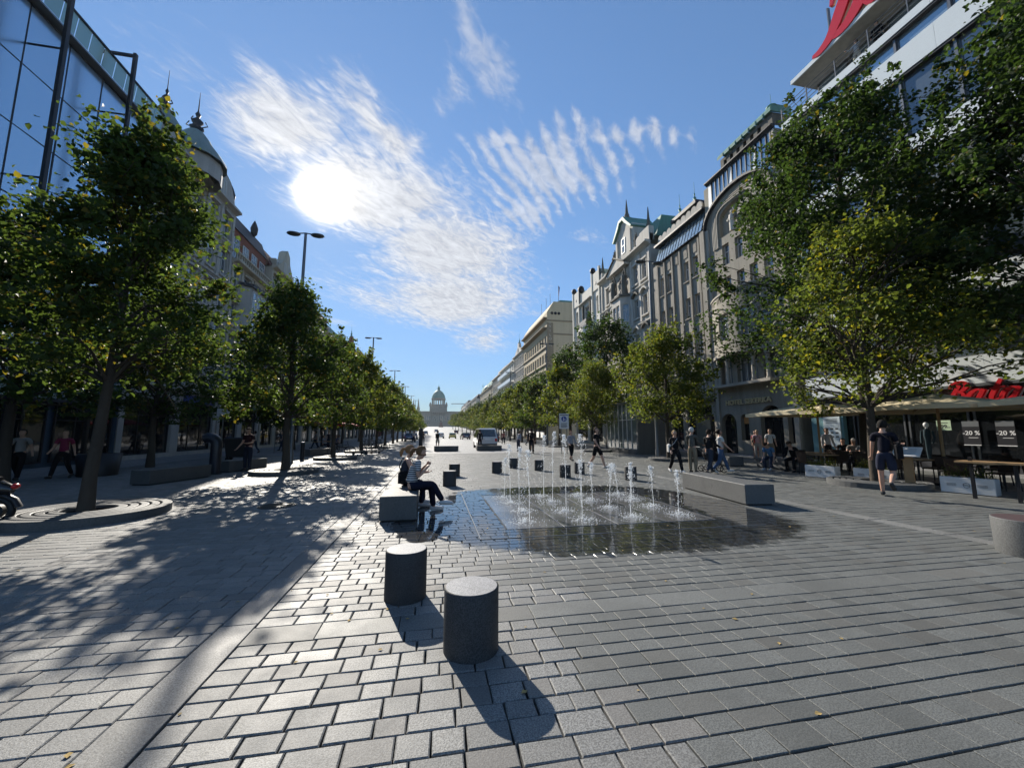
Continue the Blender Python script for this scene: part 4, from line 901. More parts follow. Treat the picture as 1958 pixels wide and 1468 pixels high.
block('L', 205, 290, 15.5, 18, 4, M_l1, 'distant grey block half hidden by the left trees', 'mansard', M_darkroof, M_l3, 3.0, z=gz(240) - 1)

# ------------------------------------------------------------------ shoe shop with the red script lettering
def stroke(mb, pts, w, d, sub=6, y=0.0):
    """a flat calligraphic pen stroke: pts (x,z,width factor) smoothed, extruded to depth d"""
    P = [Vector(p) for p in pts]; out = []
    for i in range(len(P) - 1):
        a, b, c, e = P[max(i - 1, 0)], P[i], P[i + 1], P[min(i + 2, len(P) - 1)]
        for k in range(sub):
            t = k / sub; out.append(.5 * ((2 * b) + (c - a) * t + (2 * a - 5 * b + 4 * c - e) * t * t + (3 * b - a - 3 * c + e) * t ** 3))
    out.append(P[-1]); L = []; Rr = []
    for i, p in enumerate(out):
        q = out[min(i + 1, len(out) - 1)] - out[max(i - 1, 0)]; n = Vector((-q.y, q.x)).normalized() if (q.x or q.y) else Vector((0, 1)); h = w * max(p.z, .05) / 2
        L.append((p.x + n.x * h, p.y + n.y * h)); Rr.append((p.x - n.x * h, p.y - n.y * h))
    for i in range(len(out) - 1): mb.prism([L[i], L[i + 1], Rr[i + 1], Rr[i]], y, y + d, 'y')
def script_letters(root, x, z, s, d, y, mat, only=None, grow=0.0, name='letter', wd=.165):
    """script capitals and minuscules B a t a, slanted"""
    sl = .32
    B = [[(-.25, .02, .3), (-.05, .0, .7), (.16, .12, 1.0), (.30, .5, 1.25), (.42, .98, 1.1)], [(.02, .80, .25), (.05, 1.02, .55), (.3, 1.14, .8), (.62, 1.08, 1.0), (.74, .86, 1.2), (.60, .64, .9), (.36, .58, .4)], [(.36, .58, .4), (.66, .52, .9), (.74, .28, 1.3), (.55, .06, 1.0), (.30, .02, .6), (.18, .12, .4)]]
    A = [[(.58, .56, .5), (.38, .66, .7), (.14, .46, 1.2), (.10, .16, 1.1), (.26, .02, .7), (.46, .18, .6), (.58, .48, .5)], [(.64, .66, 1.0), (.56, .34, 1.2), (.56, .10, 1.0), (.68, .02, .6), (.86, .16, .3)]]
    T = [[(.34, 1.12, 1.0), (.24, .66, 1.2), (.18, .24, 1.2), (.28, .03, .8), (.46, .10, .4), (.60, .24, .3)], [(.02, .66, .5), (.3, .68, .6), (.6, .72, .5)]]
    lets = [('B', B, 0.0), ('a', A, .86), ('t', T, 1.72), ('a', A, 2.20)]
    for i, (ch, st, ox) in enumerate(lets):
        if only is not None and i not in only: continue
        mb = MB()
        for q, s_ in enumerate(st): stroke(mb, [((px + ox + pz * sl) * s, pz * s, w) for px, pz, w in s_], wd * s + grow, d - q * .004, y=y + q * .002)
        o = mb.build(name, mat, root); o.location = (x, 0, z)
def shoe_shop():
    r = bld('R', 19.55, 'shoe_shop'); W, D = 21.0, 12
    mb = MB(); mb.box(0, W, .6, D, 0, 21.4); mb.box(1.5, W, 3.4, D, 21.4, 23.4); mb.build('wall', wall_mat('dark_interior_grey', (.07, .075, .08), .2, .1), r)
    lev = [3.6, 7.2, 10.8, 14.4, 18.0 + .9, 21.2]
    for i, z in enumerate(lev):
        z1 = z + (1.15 if i < 4 else (1.3 if i == 4 else .45)); n = 8
        for k in range(n): part(r, 'spandrel_panel', M_white_panel, (k * W / n + .004, (k + 1) * W / n - .004, -.1, .6, z, z1))
        if i < 5:
            z2 = lev[i + 1]
            for k in range(10):
                a, b = k * W / 10, (k + 1) * W / 10; window(r, a + .05, z1 + .02, b - a - .1, z2 - z1 - .04, 'none', M_grey_metal, M_glass_sky if i == 4 else M_glass, y=.15)
            for k in range(1, 10): part(r, 'mullion', M_grey_metal, (k * W / 10 - .05, k * W / 10 + .05, .05, .3, z1, z2))
    for z in lev: part(r, 'shadow_gap', M_darkroof, (.02, W - .02, -.06, .5, z - .12, z - .003))
    # roof terrace: rail, posts, glazed rear, roof slab
    for k in range(12): part(r, 'rail_post', M_grey_metal, (k * W / 12 + .02, k * W / 12 + .07, -.05, 0, 21.65, 22.75))
    for z in (21.95, 22.25, 22.5, 22.75): mb = MB(); mb.tube([(.02, -.025, z), (W, -.025, z)], .022, 5); mb.build('rail', M_grey_metal, r)
    for k in range(10): window(r, 1.5 + k * 1.95, 21.7, 1.8, 1.7, 'none', M_grey_metal, M_glass_sky, y=1.25, name='terrace_glazing')
    part(r, 'roof_slab', M_r3, (1.2, W, -.3, D, 23.4, 23.62)); part(r, 'roof_edge', M_white_panel, (1.15, W, -.38, -.303, 23.42, 23.68))
    s = empty('rooftop_sign', (21.6, 16.6, 23.7), R(-90)); script_letters(s, .35, 0, 2.5, .25, -.05, M_red, wd=.23); script_letters(s, .35, 0, 2.5, .1, .08, M_cream, grow=.12, name='letter_edge', wd=.23)
    part(s, 'frame', M_grey_metal, (.2, 8.5, .3, .36, 0, .08), *[(.6 + k * 1.5, .66 + k * 1.5, .22, .4, 0, 2.4) for k in range(6)])
    tag(s, 'huge red script letters Bata on the roof edge of the white shop building', 'sign')
    # ground floor: fascia, columns, shop windows, posters
    part(r, 'fascia', wall_mat('dark_fascia', (.06, .055, .05), .2, .1), (0, W, -.02, .6, 2.75, 3.47)); part(r, 'fascia_edge', M_grey_metal, (0, W, -.2, .6, 3.47, 3.59))
    for k in range(9): window(r, .1 + k * 2.33, .25, 2.2, 2.45, 'none', M_grey_metal, M_glass_shop, y=.3, name='shop_window')
    part(r, 'plinth', M_darkroof, (0, W, .1, .6, 0, .25)); part(r, 'teal_wall', plain('teal_panel', (.16, .32, .34), .5), (.05, 1.9, .05, .28, .4, 2.6))
    p = part(r, 'white_info_panel', plain('info_panel', (.70, .78, .80), .5), (.8, 1.75, .0, .045, .8, 2.5))
    mb = MB()
    for i in range(3): mb.box(.95, 1.6, -.006, -.002, 2.3 - i * .09, 2.33 - i * .09)
    for i in range(3):
        for j in range(3): mb.box(.92 + j * .27, 1.08 + j * .27, -.006, -.002, 1.75 - i * .22, 1.82 - i * .22)
    mb.build('print', M_text_black, p)
    s = empty('shop_sign', (21.85, 13.45, 2.80), R(-90)); script_letters(s, .45, .04, .75, .14, -.12, M_red); script_letters(s, .45, .04, .75, .06, .0, M_text_white, grow=.05, name='letter_edge'); part(s, 'rail', M_grey_metal, (0, 2.7, .03, .07, .05, .09))
    tag(s, 'red script letters Bata with white outline above the shop windows', 'sign')
    for Y, in ((12.5,), (11.48,)):
        q = empty('sale_poster', (22.15, Y, 1.58), R(-90)); mb = MB(); mb.box(-.27, .27, -.012, 0, -.5, .48); mb.build('sheet', plain('poster_black', (.025, .025, .03), .4), q)
        part(q, 'header', plain('poster_grey', (.16, .17, .18), .4), (-.265, .265, -.016, -.0125, .25, .475)); text('-20', M_text_white, q, (0, -.02, -.02), .24, (R(90), 0, 0)); part(q, 'bar', M_text_white, (-.27, .27, -.03, -.013, -.53, -.50), (-.1, .2, -.016, -.0125, -.22, -.2))
        tag(q, ('black -20 % sale poster nearest to the price card' if Y > 12 else 'black -20 % sale poster at the right edge of the shop window'), 'poster', 'sale posters')
    q = empty('price_card', (22.1, 13.35, 1.9), R(-90)); mb = MB(); mb.box(-.25, .25, -.012, 0, -.22, .22); mb.build('card', plain('pale_green_card', (.52, .66, .45), .5), q); text('999', M_text_black, q, (-.05, -.016, -.06), .22, (R(90), 0, 0)); text('kc', M_text_black, q, (.17, -.016, -.10), .09, (R(90), 0, 0)); part(q, 'print', M_text_black, (-.2, .15, -.015, -.0125, .09, .12))
    tag(q, 'pale green price card reading 999 hanging in the shop window', 'price card')
    for Y, d_ in ((13.9, .0), (16.0, .1)):
        q = empty('mannequin', (21.95, Y, .3), R(-90)); mb = MB(); mb.tube([(0, 0, 0), (0, 0, .62), (0, 0, .9), (0, 0, 1.15), (0, 0, 1.4), (0, 0, 1.46)], [.09, .13, .12, .17, .15, .05], 10, sy=.6); mb.tube([(-.2, 0, 1.36), (-.25, .02, 1.05), (-.2, -.06, .8)], .04, 6); mb.tube([(.2, 0, 1.36), (.25, .02, 1.05), (.2, -.06, .8)], .04, 6); mb.build('dress', fabric((.03, .05, .06)), q)
        mb = MB(); mb.tube([(0, 0, 1.44), (0, 0, 1.54)], .04, 8); mb.sphere((0, 0, 1.63), .1, 10, 8, sz=1.2); mb.build('head', M_white_frame, q)
        tag(q, 'dressed shop mannequin in the window ' + ('left of the price card' if Y < 14 else 'behind the walking man'), 'mannequin')
    tag(r, 'white banded modernist shop building with strip windows and roof terrace', 'building')
shoe_shop()

# ------------------------------------------------------------------ museum at the head of the square
def museum():
    zb = gz(600); r = empty('museum', (4.0, 600, zb)); ms = wall_mat('museum_sandstone', (.30, .28, .23), .2, .25); md = wall_mat('museum_shadowed_windows', (.05, .05, .055), .1, .1)
    ops = [(-50 + i * 3.35, z, 1.6, h) for i in range(30) for z, h in ((3, 3.2), (9.5, 5.5)) if not -12 < -50 + i * 3.35 < 11]
    ops += [(-8.5 + i * 3.1, 8, 1.8, 8) for i in range(6)]
    mb = MB(); facade(mb, 104, 22, ops, .8, 0, -52); mb.quad((-52, .85, 0), (52, .85, 0), (52, .85, 22), (-52, .85, 22)); mb.quad((-52, 0, 22), (52, 0, 22), (52, 60, 22), (-52, 60, 22)); mb.quad((-52, 60, 0), (-52, 0, 0), (-52, 0, 22), (-52, 60, 22)); mb.quad((52, 0, 0), (52, 60, 0), (52, 60, 22), (52, 0, 22)); mb.build('wall', ms, r)
    for x, z, w, h in ops: window(r, x, z, w, h, 'T', M_white_frame, y=.5)
    cornice(r, ms, -52.4, 52.4, 21.5, 1.2, 1.0); cornice(r, ms, -52, 52, 7.2, .6, .5)
    for s_ in (-1, 1): part(r, 'corner_pavilion', ms, (s_ * 52 - 6, s_ * 52 + 6, -2, 8, 0, 25)); mb = MB(); mb.lathe([(7, 25), (6, 28), (3.5, 32), (.4, 34)], 4, (s_ * 52, 3, 0), smooth=False, a0=R(45), a1=R(405)); mb.build('pavilion_roof', M_copper, r)
    part(r, 'central_block', ms, (-13, 13, 1.2, 26, 22, 30)); mb = MB(); mb.prism([(-12, 22), (12, 22), (0, 27.5)], -2.2, 1.0, 'y'); mb.build('pediment', ms, r)
    for i in range(7): mb = MB(); mb.lathe([(.8, 0), (.65, .8), (.6, 11.5), (.85, 13)], 10, (-9.3 + i * 3.1, -1.3, 8)); mb.build('column', ms, r)
    part(r, 'portico', ms, (-12.5, 12.5, -2.6, -.003, 0, 7.8), (-12.5, 12.5, -2.6, -.003, 21, 22))
    c = (0, 13, 0); mb = MB()
    for i in range(8):
        for j in (-.42, .0, .42):
            a = R(45 * i) + j * .62; mb.box(0, 0, 0, 0, 0, 0) if False else None
    mb.lathe([(11.5, 30), (11.5, 33.5)], 8, c, smooth=False); mb.build('drum_base', ms, r)
    for i in range(16): a = 2 * math.pi * i / 16; mb = MB(); mb.lathe([(1.0, 33.5), (.85, 34), (.85, 40.5), (1.1, 41)], 8, (9.3 * math.cos(a), 13 + 9.3 * math.sin(a), 0)); mb.build('drum_column', ms, r)
    mb = MB(); mb.lathe([(11, 41), (11.2, 42), (10.5, 43.5)], 24, c); mb.build('drum_cornice', ms, r)
    mb = MB(); mb.lathe([(10.3, 43.5), (10.0, 46), (8.8, 49.5), (6.6, 52.8), (3.8, 55.2), (2.0, 56)], 24, c); mb.build('dome', M_copper, r)
    mb = MB(); mb.lathe([(2.0, 56), (1.9, 59), (2.2, 59.3), (1.3, 61), (.3, 62.5), (.15, 65)], 12, c); mb.build('lantern', M_copper, r)
    for x in (-12, 12): mb = MB(); mb.lathe([(1.8, 30), (1.8, 33), (1.2, 35), (.2, 37)], 8, (x, 4, 0)); mb.build('corner_turret', ms, r)
    part(r, 'ramp', ms, (-30, 30, -22, -2.61, -2, 3.2)); part(r, 'stairs', ms, (-10, 10, -26, -22.01, -2, 1.5))
    tag(r, 'domed neoclassical museum closing the far end of the square', 'museum')
    s = empty('church', (-33, 680, gz(680)))
    for x in (-4, 4): mb = MB(); mb.box(x - 2.4, x + 2.4, 0, 5, -2, 30); mb.lathe([(2.6, 30), (1.6, 34), (.2, 47)], 8, (x, 2.5, 0), smooth=False); mb.build('tower', ms, s)
    part(s, 'nave', ms, (-6, 6, 4.9, 40, 0, 22)); tag(s, 'pair of thin church spires left of the museum', 'church')
    c = empty('tower_crane', (58, 720, gz(720))); mb = MB(); mb.box(-.8, .8, -.8, .8, 0, 40); mb.box(-30, 18, -.5, .5, 40, 41.2); mb.tube([(0, 0, 41), (0, 0, 46)], .6, 5); mb.build('lattice_arm', M_grey_metal, c); tag(c, 'thin tower crane arm right of the museum dome', 'crane')
    # equestrian monument in front
    q = empty('monument', (6.5, 470, gz(470))); mb = MB(); mb.box(-2.5, 2.5, -4, 4, 0, 2); mb.box(-1.6, 1.6, -3, 3, 2, 5.5); mb.build('plinth', plain('red_granite', (.16, .09, .07), .5), q)
    mb = MB(); mb.tube([(0, -1.8, 7.4), (0, 0, 7.5), (0, 1.6, 7.4)], [.7, .8, .7], 10); mb.tube([(0, -1.8, 7.6), (0, -2.6, 8.8), (0, -3.3, 8.6)], [.5, .35, .25], 8)
    for x in (-.4, .4):
        for y in (-1.5, 1.4): mb.tube([(x, y, 7.2), (x, y - .2, 6.4), (x, y, 5.5)], [.3, .18, .14], 6)
    mb.tube([(0, 1.8, 7.6), (0, 2.4, 6.6)], [.2, .1], 6); mb.build('horse', M_darkroof, q); statue(q, M_darkroof, 0, 0, 7.8, 2.6, 'rider'); tag(q, 'dark equestrian monument in front of the museum steps', 'monument')
museum()
# ================================================================== trees
def leaf_mat(name, g1, g2, tr, yellow, yc=(.15, .115, .02)):
    m = bpy.data.materials.new(name); m.use_nodes = True; N = NT(m.node_tree); out = N.n('ShaderNodeOutputMaterial')
    g = N.n('ShaderNodeNewGeometry'); oi = N.n('ShaderNodeObjectInfo'); rnd = N.m('FRACT', N.m('ADD', g.outputs['Random Per Island'], oi.outputs['Random']))
    big = N.noise(g.outputs['Position'], .8, 3, .6)
    c = N.mixc(rnd, g1, g2); isy = N.sstep(N.m('ADD', N.m('MULTIPLY', N.m('FRACT', N.m('MULTIPLY', rnd, 17.3)), .8), N.m('MULTIPLY', big, .4)), 1.0 - yellow, 1.02 - yellow * .9)
    c = N.mixc(isy, c, yc); ct = N.mixc(isy, N.mixc(rnd, tr, mul(tr, .65)), (yc[0] * 2.0, yc[1] * 2.1, yc[2]))
    d = N.n('ShaderNodeBsdfPrincipled'); N.l(c, d.inputs['Base Color']); d.inputs['Roughness'].default_value = .55; d.inputs['Specular IOR Level'].default_value = .25
    t = N.n('ShaderNodeBsdfTranslucent'); N.l(ct, t.inputs[0])
    mx = N.n('ShaderNodeMixShader'); mx.inputs[0].default_value = .45; N.l(d.outputs[0], mx.inputs[1]); N.l(t.outputs[0], mx.inputs[2]); N.l(mx.outputs[0], out.inputs[0]); return m
M_leaf = leaf_mat('linden_leaves', (.020, .040, .010), (.036, .060, .014), (.13, .20, .03), .07)
M_leaf_y = leaf_mat('yellowing_linden_leaves', (.034, .058, .012), (.058, .08, .016), (.22, .28, .035), .09, (.20, .17, .018))
M_leaf_d = leaf_mat('dark_linden_leaves', (.016, .033, .010), (.027, .048, .013), (.07, .125, .02), .02)
M_bark = wall_mat('linden_bark', (.085, .07, .055), .4, .6, .9, 22, 1.0)

def tree_meshes(key, H, zb, rad, nclump, nleaf, size, leafm, seed, trunk_r=.17, limbs=34, shape=.75, sig=.42, lean=0.0, cone=False):
    g = np.random.default_rng(seed)
    # big uneven lobes spread over an ovoid, clumps inside them, plus a loose core: leaves a ragged outline with gaps
    def ov(t, a, q): 
        prof = math.sin(math.pi * (t * .90 + .09) ** shape) ** .75 if not cone else min(1, (t / .16 + .12) ** .5) * max(0, 1 - t) ** cone + .05; rr = rad * prof * q; return (rr * math.cos(a) + lean * t * H * .1, rr * math.sin(a), zb + (H - zb) * t)
    nl = 22; lob = []
    for i in range(nl):
        t = (i + g.random()) / nl * .92 + .03; c = ov(t, i * 2.4 + g.random() * .9, g.uniform(.45, .85)); lob.append((np.array(c), rad * g.uniform(.22, .42) * (1.1 - (.8 if cone else .45) * t)))
    cl = []
    for i in range(nclump):
        if g.random() < .80:
            c, lr = lob[g.integers(nl)]; d = g.normal(0, 1, 3); d /= np.linalg.norm(d); p = c + d * lr * g.random() ** .5 * np.array([1, 1, .8])
        else: p = np.array(ov(g.random() * .9, g.random() * 6.28, g.random() ** .5 * .75))
        cl.append(p)
    for i in range(int(nclump * .16)):      # long shoots sticking out of the crown
        t = g.random() ** .7 * .95; a = g.random() * 6.28; c = np.array(ov(t, a, .92)); d = np.array([math.cos(a) * (1 - t) * .8, math.sin(a) * (1 - t) * .8, .35 + t]); d /= np.linalg.norm(d); L_ = rad * g.uniform(.12, .40)
        for q in (.3, .65, 1.0): cl.append(c + d * L_ * q)
    cl = np.array(cl); shoots = np.arange(len(cl)) >= nclump; nclump = len(cl)
    wgt = g.uniform(.4, 1.6, nclump); sg = sig * g.uniform(.55, 1.15, nclump); sg[shoots] *= .38; wgt[shoots] *= .30; idx = g.choice(nclump, nleaf, p=wgt / wgt.sum())
    P = cl[idx] + g.normal(0, 1, (nleaf, 3)) * (sg[idx, None] * np.array([1, 1, .72])); P[:, 2] = np.maximum(P[:, 2], zb - .35)
    # leaf frames
    nrm = g.normal(0, 1, (nleaf, 3)); nrm[:, 2] = np.abs(nrm[:, 2]) + .35; nrm /= np.linalg.norm(nrm, axis=1)[:, None]
    ax = g.normal(0, 1, (nleaf, 3)); ax[:, 2] -= .5; ax -= nrm * (ax * nrm).sum(1)[:, None]; ax /= np.linalg.norm(ax, axis=1)[:, None]; bi = np.cross(nrm, ax)
    s = size * g.uniform(.45, 1.4, nleaf)[:, None]
    V = np.stack([P - ax * s * .5, P - ax * s * .18 + bi * s * .42 + nrm * s * .12, P + ax * s * .22 + bi * s * .30 + nrm * s * .10, P + ax * s * .56 - nrm * s * .12, P + ax * s * .22 - bi * s * .30 + nrm * s * .10, P - ax * s * .18 - bi * s * .42 + nrm * s * .12], 1).reshape(-1, 3)
    base = np.arange(nleaf)[:, None] * 6; L = np.concatenate([base + np.array([[0, 1, 2, 3]]), base + np.array([[0, 3, 4, 5]])], 1).reshape(-1)
    me = bpy.data.meshes.new('crown'); me.vertices.add(len(V)); me.vertices.foreach_set('co', V.astype(np.float32).ravel()); me.loops.add(len(L)); me.loops.foreach_set('vertex_index', L.astype(np.int32))
    npoly = nleaf * 2; me.polygons.add(npoly); me.polygons.foreach_set('loop_start', np.arange(npoly, dtype=np.int32) * 4)
    me.update(calc_edges=True); me.materials.append(leafm)
    # trunk and limbs
    mb = MB(); top = H * .86; n = 9; tp = [(lean * (i / n) ** 1.5 * H * .1 + .03 * math.sin(i * 1.3 + seed), .03 * math.cos(i * 1.7 + seed), top * i / n) for i in range(n + 1)]
    tr = [trunk_r * (1.25 if i == 0 else 1) * (1 - .86 * i / n) + .012 for i in range(n + 1)]; mb.tube(tp, tr, 10)
    pick = g.choice(nclump, min(limbs, nclump), replace=False)
    for k in pick:
        c = cl[k]; z0 = max(zb - .15, min(top * .93, c[2] - .25 - .55 * math.hypot(c[0], c[1]))); f = z0 / top * n; i0 = int(min(f, n - 1)); u = f - i0
        st = [tp[i0][j] * (1 - u) + tp[i0 + 1][j] * u for j in range(3)]; r0 = min(.05, max(.016, (tr[i0] * (1 - u) + tr[i0 + 1] * u) * .5))
        pts = []
        for q in range(5):
            w = q / 4; pts.append([st[j] + (c[j] - st[j]) * w + (g.normal(0, .06) if 0 < q < 4 else 0) + (.18 * math.sin(math.pi * w) if j == 2 else 0) for j in range(3)])
        mb.tube(pts, [r0 * (1 - .8 * q / 4) for q in range(5)], 5, cap=False)
        for _ in range(2):
            e = [pts[2][j] + (pts[4][j] - pts[2][j]) * .6 + g.normal(0, .4) for j in range(3)]; mb.tube([pts[2], [(pts[2][j] + e[j]) / 2 + g.normal(0, .05) for j in range(3)], e], [r0 * .5, r0 * .3, .006], 4, cap=False)
    tm = mb.mesh('trunk'); tm.materials.append(M_bark)
    return tm, me
TM = {
    'left_near': tree_meshes('a', 8.7, 2.9, 2.8, 250, 23000, .105, M_leaf, 3, .112, 60, .52, .28, lean=.45, cone=.95),
    'right_near': tree_meshes('b', 8.6, 2.5, 2.85, 180, 15000, .11, M_leaf_y, 11, .13, 60, .52, .33),
    'big': tree_meshes('c', 16.5, 4.6, 5.2, 400, 54000, .14, M_leaf_d, 5, .27, 80, .70, .48),
    'mid': tree_meshes('d', 7.5, 2.2, 3.0, 190, 16500, .115, M_leaf, 8, .13, 40, .66, .30, cone=1.0),
    'mid_b': tree_meshes('e', 7.3, 2.2, 3.0, 190, 17000, .12, M_leaf_y, 17, .12, 40, .60, .32),
    'far': tree_meshes('f', 7.8, 2.1, 3.0, 140, 6000, .20, M_leaf, 21, .13, 16, .66, .32, cone=.8),
    'far_y': tree_meshes('h', 7.8, 2.1, 3.0, 140, 6000, .20, M_leaf_y, 27, .13, 16, .64, .32, cone=.8),
    'far_big': tree_meshes('g', 13.0, 3.2, 4.0, 170, 12000, .22, M_leaf_d, 23, .22, 20, .70, .5)}
def tree(kind, x, y, label, group, H=None, rot=0.0, sc=1.0, tilt=(0, 0)):
    tm, cm = TM[kind]; r = empty('linden_tree', (x, y, gz(y)), rot); r.scale = (sc, sc, sc * (H or 1.0)); r.rotation_euler = (tilt[0], tilt[1], rot)
    link('trunk', tm, None, r); link('crown', cm, None, r); tag(r, label, 'tree', group); return r
ordn = ['first', 'second', 'third', 'fourth', 'fifth', 'sixth', 'seventh', 'eighth', 'ninth', 'tenth', 'eleventh', 'twelfth', 'thirteenth', 'fourteenth', 'fifteenth', 'sixteenth', 'seventeenth', 'eighteenth', 'nineteenth', 'twentieth', 'twenty-first', 'twenty-second']
rt = random.Random(9)
def grate(x, y, label):
    r = empty('tree_grate', (x, y, 0)); mb = MB(); mb.lathe([(.36, .02), (.36, .10), (.37, .105)], 40, smooth=False)
    edges = [.37, .54, .70, .86, 1.02, 1.22]
    for i, (a, b) in enumerate(zip(edges[:-1], edges[1:])):
        m2 = MB(); nseg = 8
        m2.lathe([(a + .018, .02), (a + .018, .148), (a + .03, .155), (b - .03, .155), (b - .018, .148), (b - .018, .0 if i == 4 else .02)], 48, smooth=False); m2.build('stone_ring', M_granite, r)
    mb.lathe([(1.19, .0), (1.19, .03), (.3, .03)], 40, smooth=False); mb.build('bed', M_black, r); tag(r, label, 'tree grate', 'stone rings around the tree trunks')
# front row, left
tree('left_near', -6.5, 9.1, 'broad linden in the left foreground with yellowing lower leaves', 'left front tree row', sc=.93)
grate(-6.45, 9.1, 'slotted round stone grate around the nearest tree on the left')
ly = [17, 25, 33, 41, 49, 57, 65, 73, 82, 91, 100, 110, 121, 133, 146]
for i, y in enumerate(ly):
    k = 'mid' if i < 2 else ('far' if i % 2 else 'far_y')
    tree(k, -5.75 + rt.uniform(-.15, .15), y, '%s linden from the camera in the left front row' % ordn[i + 1], 'left front tree row', rt.uniform(.96, 1.06), rt.uniform(0, 6.28), rt.uniform(.96, 1.06))
    if i < 4: grate(-5.75, y, 'low stone ring under the %s tree of the left row' % ordn[i + 1])
# rear row, left
for i, (x, y) in enumerate([(-11.0, 6.5), (-12.6, 14.5), (-12.8, 21), (-12.6, 30), (-12.6, 39), (-12.6, 48), (-12.6, 58), (-12.6, 70), (-12.6, 84), (-12.6, 100), (-12.6, 120)]):
    tree('mid' if i < 3 else 'far', x, y, '%s dark linden of the shaded row along the left shop fronts' % ordn[i], 'left rear tree row', rt.uniform(.98, 1.1), rt.uniform(0, 6.28), rt.uniform(1.0, 1.12))
# front row, right
tree('right_near', 13.2, 9.75, 'young yellow-green linden beside the cafe terrace on the right', 'right front tree row', rot=1.0, tilt=(0, R(-1)))
grate(13.2, 9.75, 'round stone grate under the young tree by the cafe terrace')
ry = [20.4, 30.8, 41, 51, 60, 69, 78, 88, 98, 109, 121, 134, 150, 170, 195, 225, 260, 300]
for i, y in enumerate(ry):
    k = 'mid_b' if i < 2 else ('far_y' if i % 3 else 'far')
    tree(k, 13.2 + rt.uniform(-.15, .15), y, '%s linden from the camera in the right front row' % ordn[i + 1], 'right front tree row', rt.uniform(.96, 1.08), rt.uniform(0, 6.28), rt.uniform(.98, 1.08) * (1 + .0012 * y))
    if i < 3: grate(13.2, y, 'low stone ring under the %s tree of the right row' % ordn[i + 1])
# rear row, right: older, taller trees
tree('big', 16.9, 12.6, 'tallest dark old linden in front of the white banded shop building', 'right rear tree row', rot=.4, sc=.97)
tree('big', 17.9, 6.4, 'tall dark old linden cut by the right picture edge', 'right rear tree row', rot=2.6, sc=.90)
for i, y in enumerate([37.5, 49, 61, 73, 86, 100, 116, 134, 155, 180]):
    tree('far_big', 17.4, y, '%s tall dark linden beyond the glass pavilion, right rear row' % ordn[i], 'right rear tree row', rt.uniform(.93, 1.05), rt.uniform(0, 6.28), rt.uniform(.9, 1.02))
for i, (x, y) in enumerate([(30, 400), (34, 450), (-18, 420), (-22, 470), (26, 520)]):
    tree('far_big', x, y, '%s distant tree in front of the museum' % ordn[i], 'trees before the museum', .8, i, 1.0)
# ================================================================== people
def striped(name, a, b, freq=46):
    m, N, bs, out = base_mat(name); tc = N.n('ShaderNodeTexCoord'); sp = N.n('ShaderNodeSeparateXYZ'); N.l(tc.outputs['Object'], sp.inputs[0])
    f = N.sstep(N.m('SINE', N.m('MULTIPLY', N.m('ADD', sp.outputs[2], N.m('MULTIPLY', N.noise(tc.outputs['Object'], 6, 2), .03)), freq * 6.28)), -.1, .15); setp(N, bs, color=N.mixc(f, a, b), rough=.9, spec=.1); return m
M_stripe = striped('striped_jersey', (.03, .035, .06), (.62, .62, .60), 24)
M_stripe2 = striped('grey_striped_jersey', (.13, .14, .16), (.40, .40, .42), 30)
def skin_obj(name, verts, edges, radii, mat, parent=None, sub=2):
    me = bpy.data.meshes.new(name); me.from_pydata(verts, edges, []); o = bpy.data.objects.new(name, me); col.objects.link(o); o.parent = parent; me.materials.append(mat)
    md = o.modifiers.new('skin', 'SKIN'); md.use_smooth_shade = True; md.branch_smoothing = .3
    sv = me.skin_vertices[0].data
    for i, r_ in enumerate(radii): sv[i].radius = (r_, r_) if not hasattr(r_, '__len__') else r_; sv[i].use_root = (i == 0)
    if sub: s = o.modifiers.new('sub', 'SUBSURF'); s.levels = sub; s.render_levels = sub
    return o
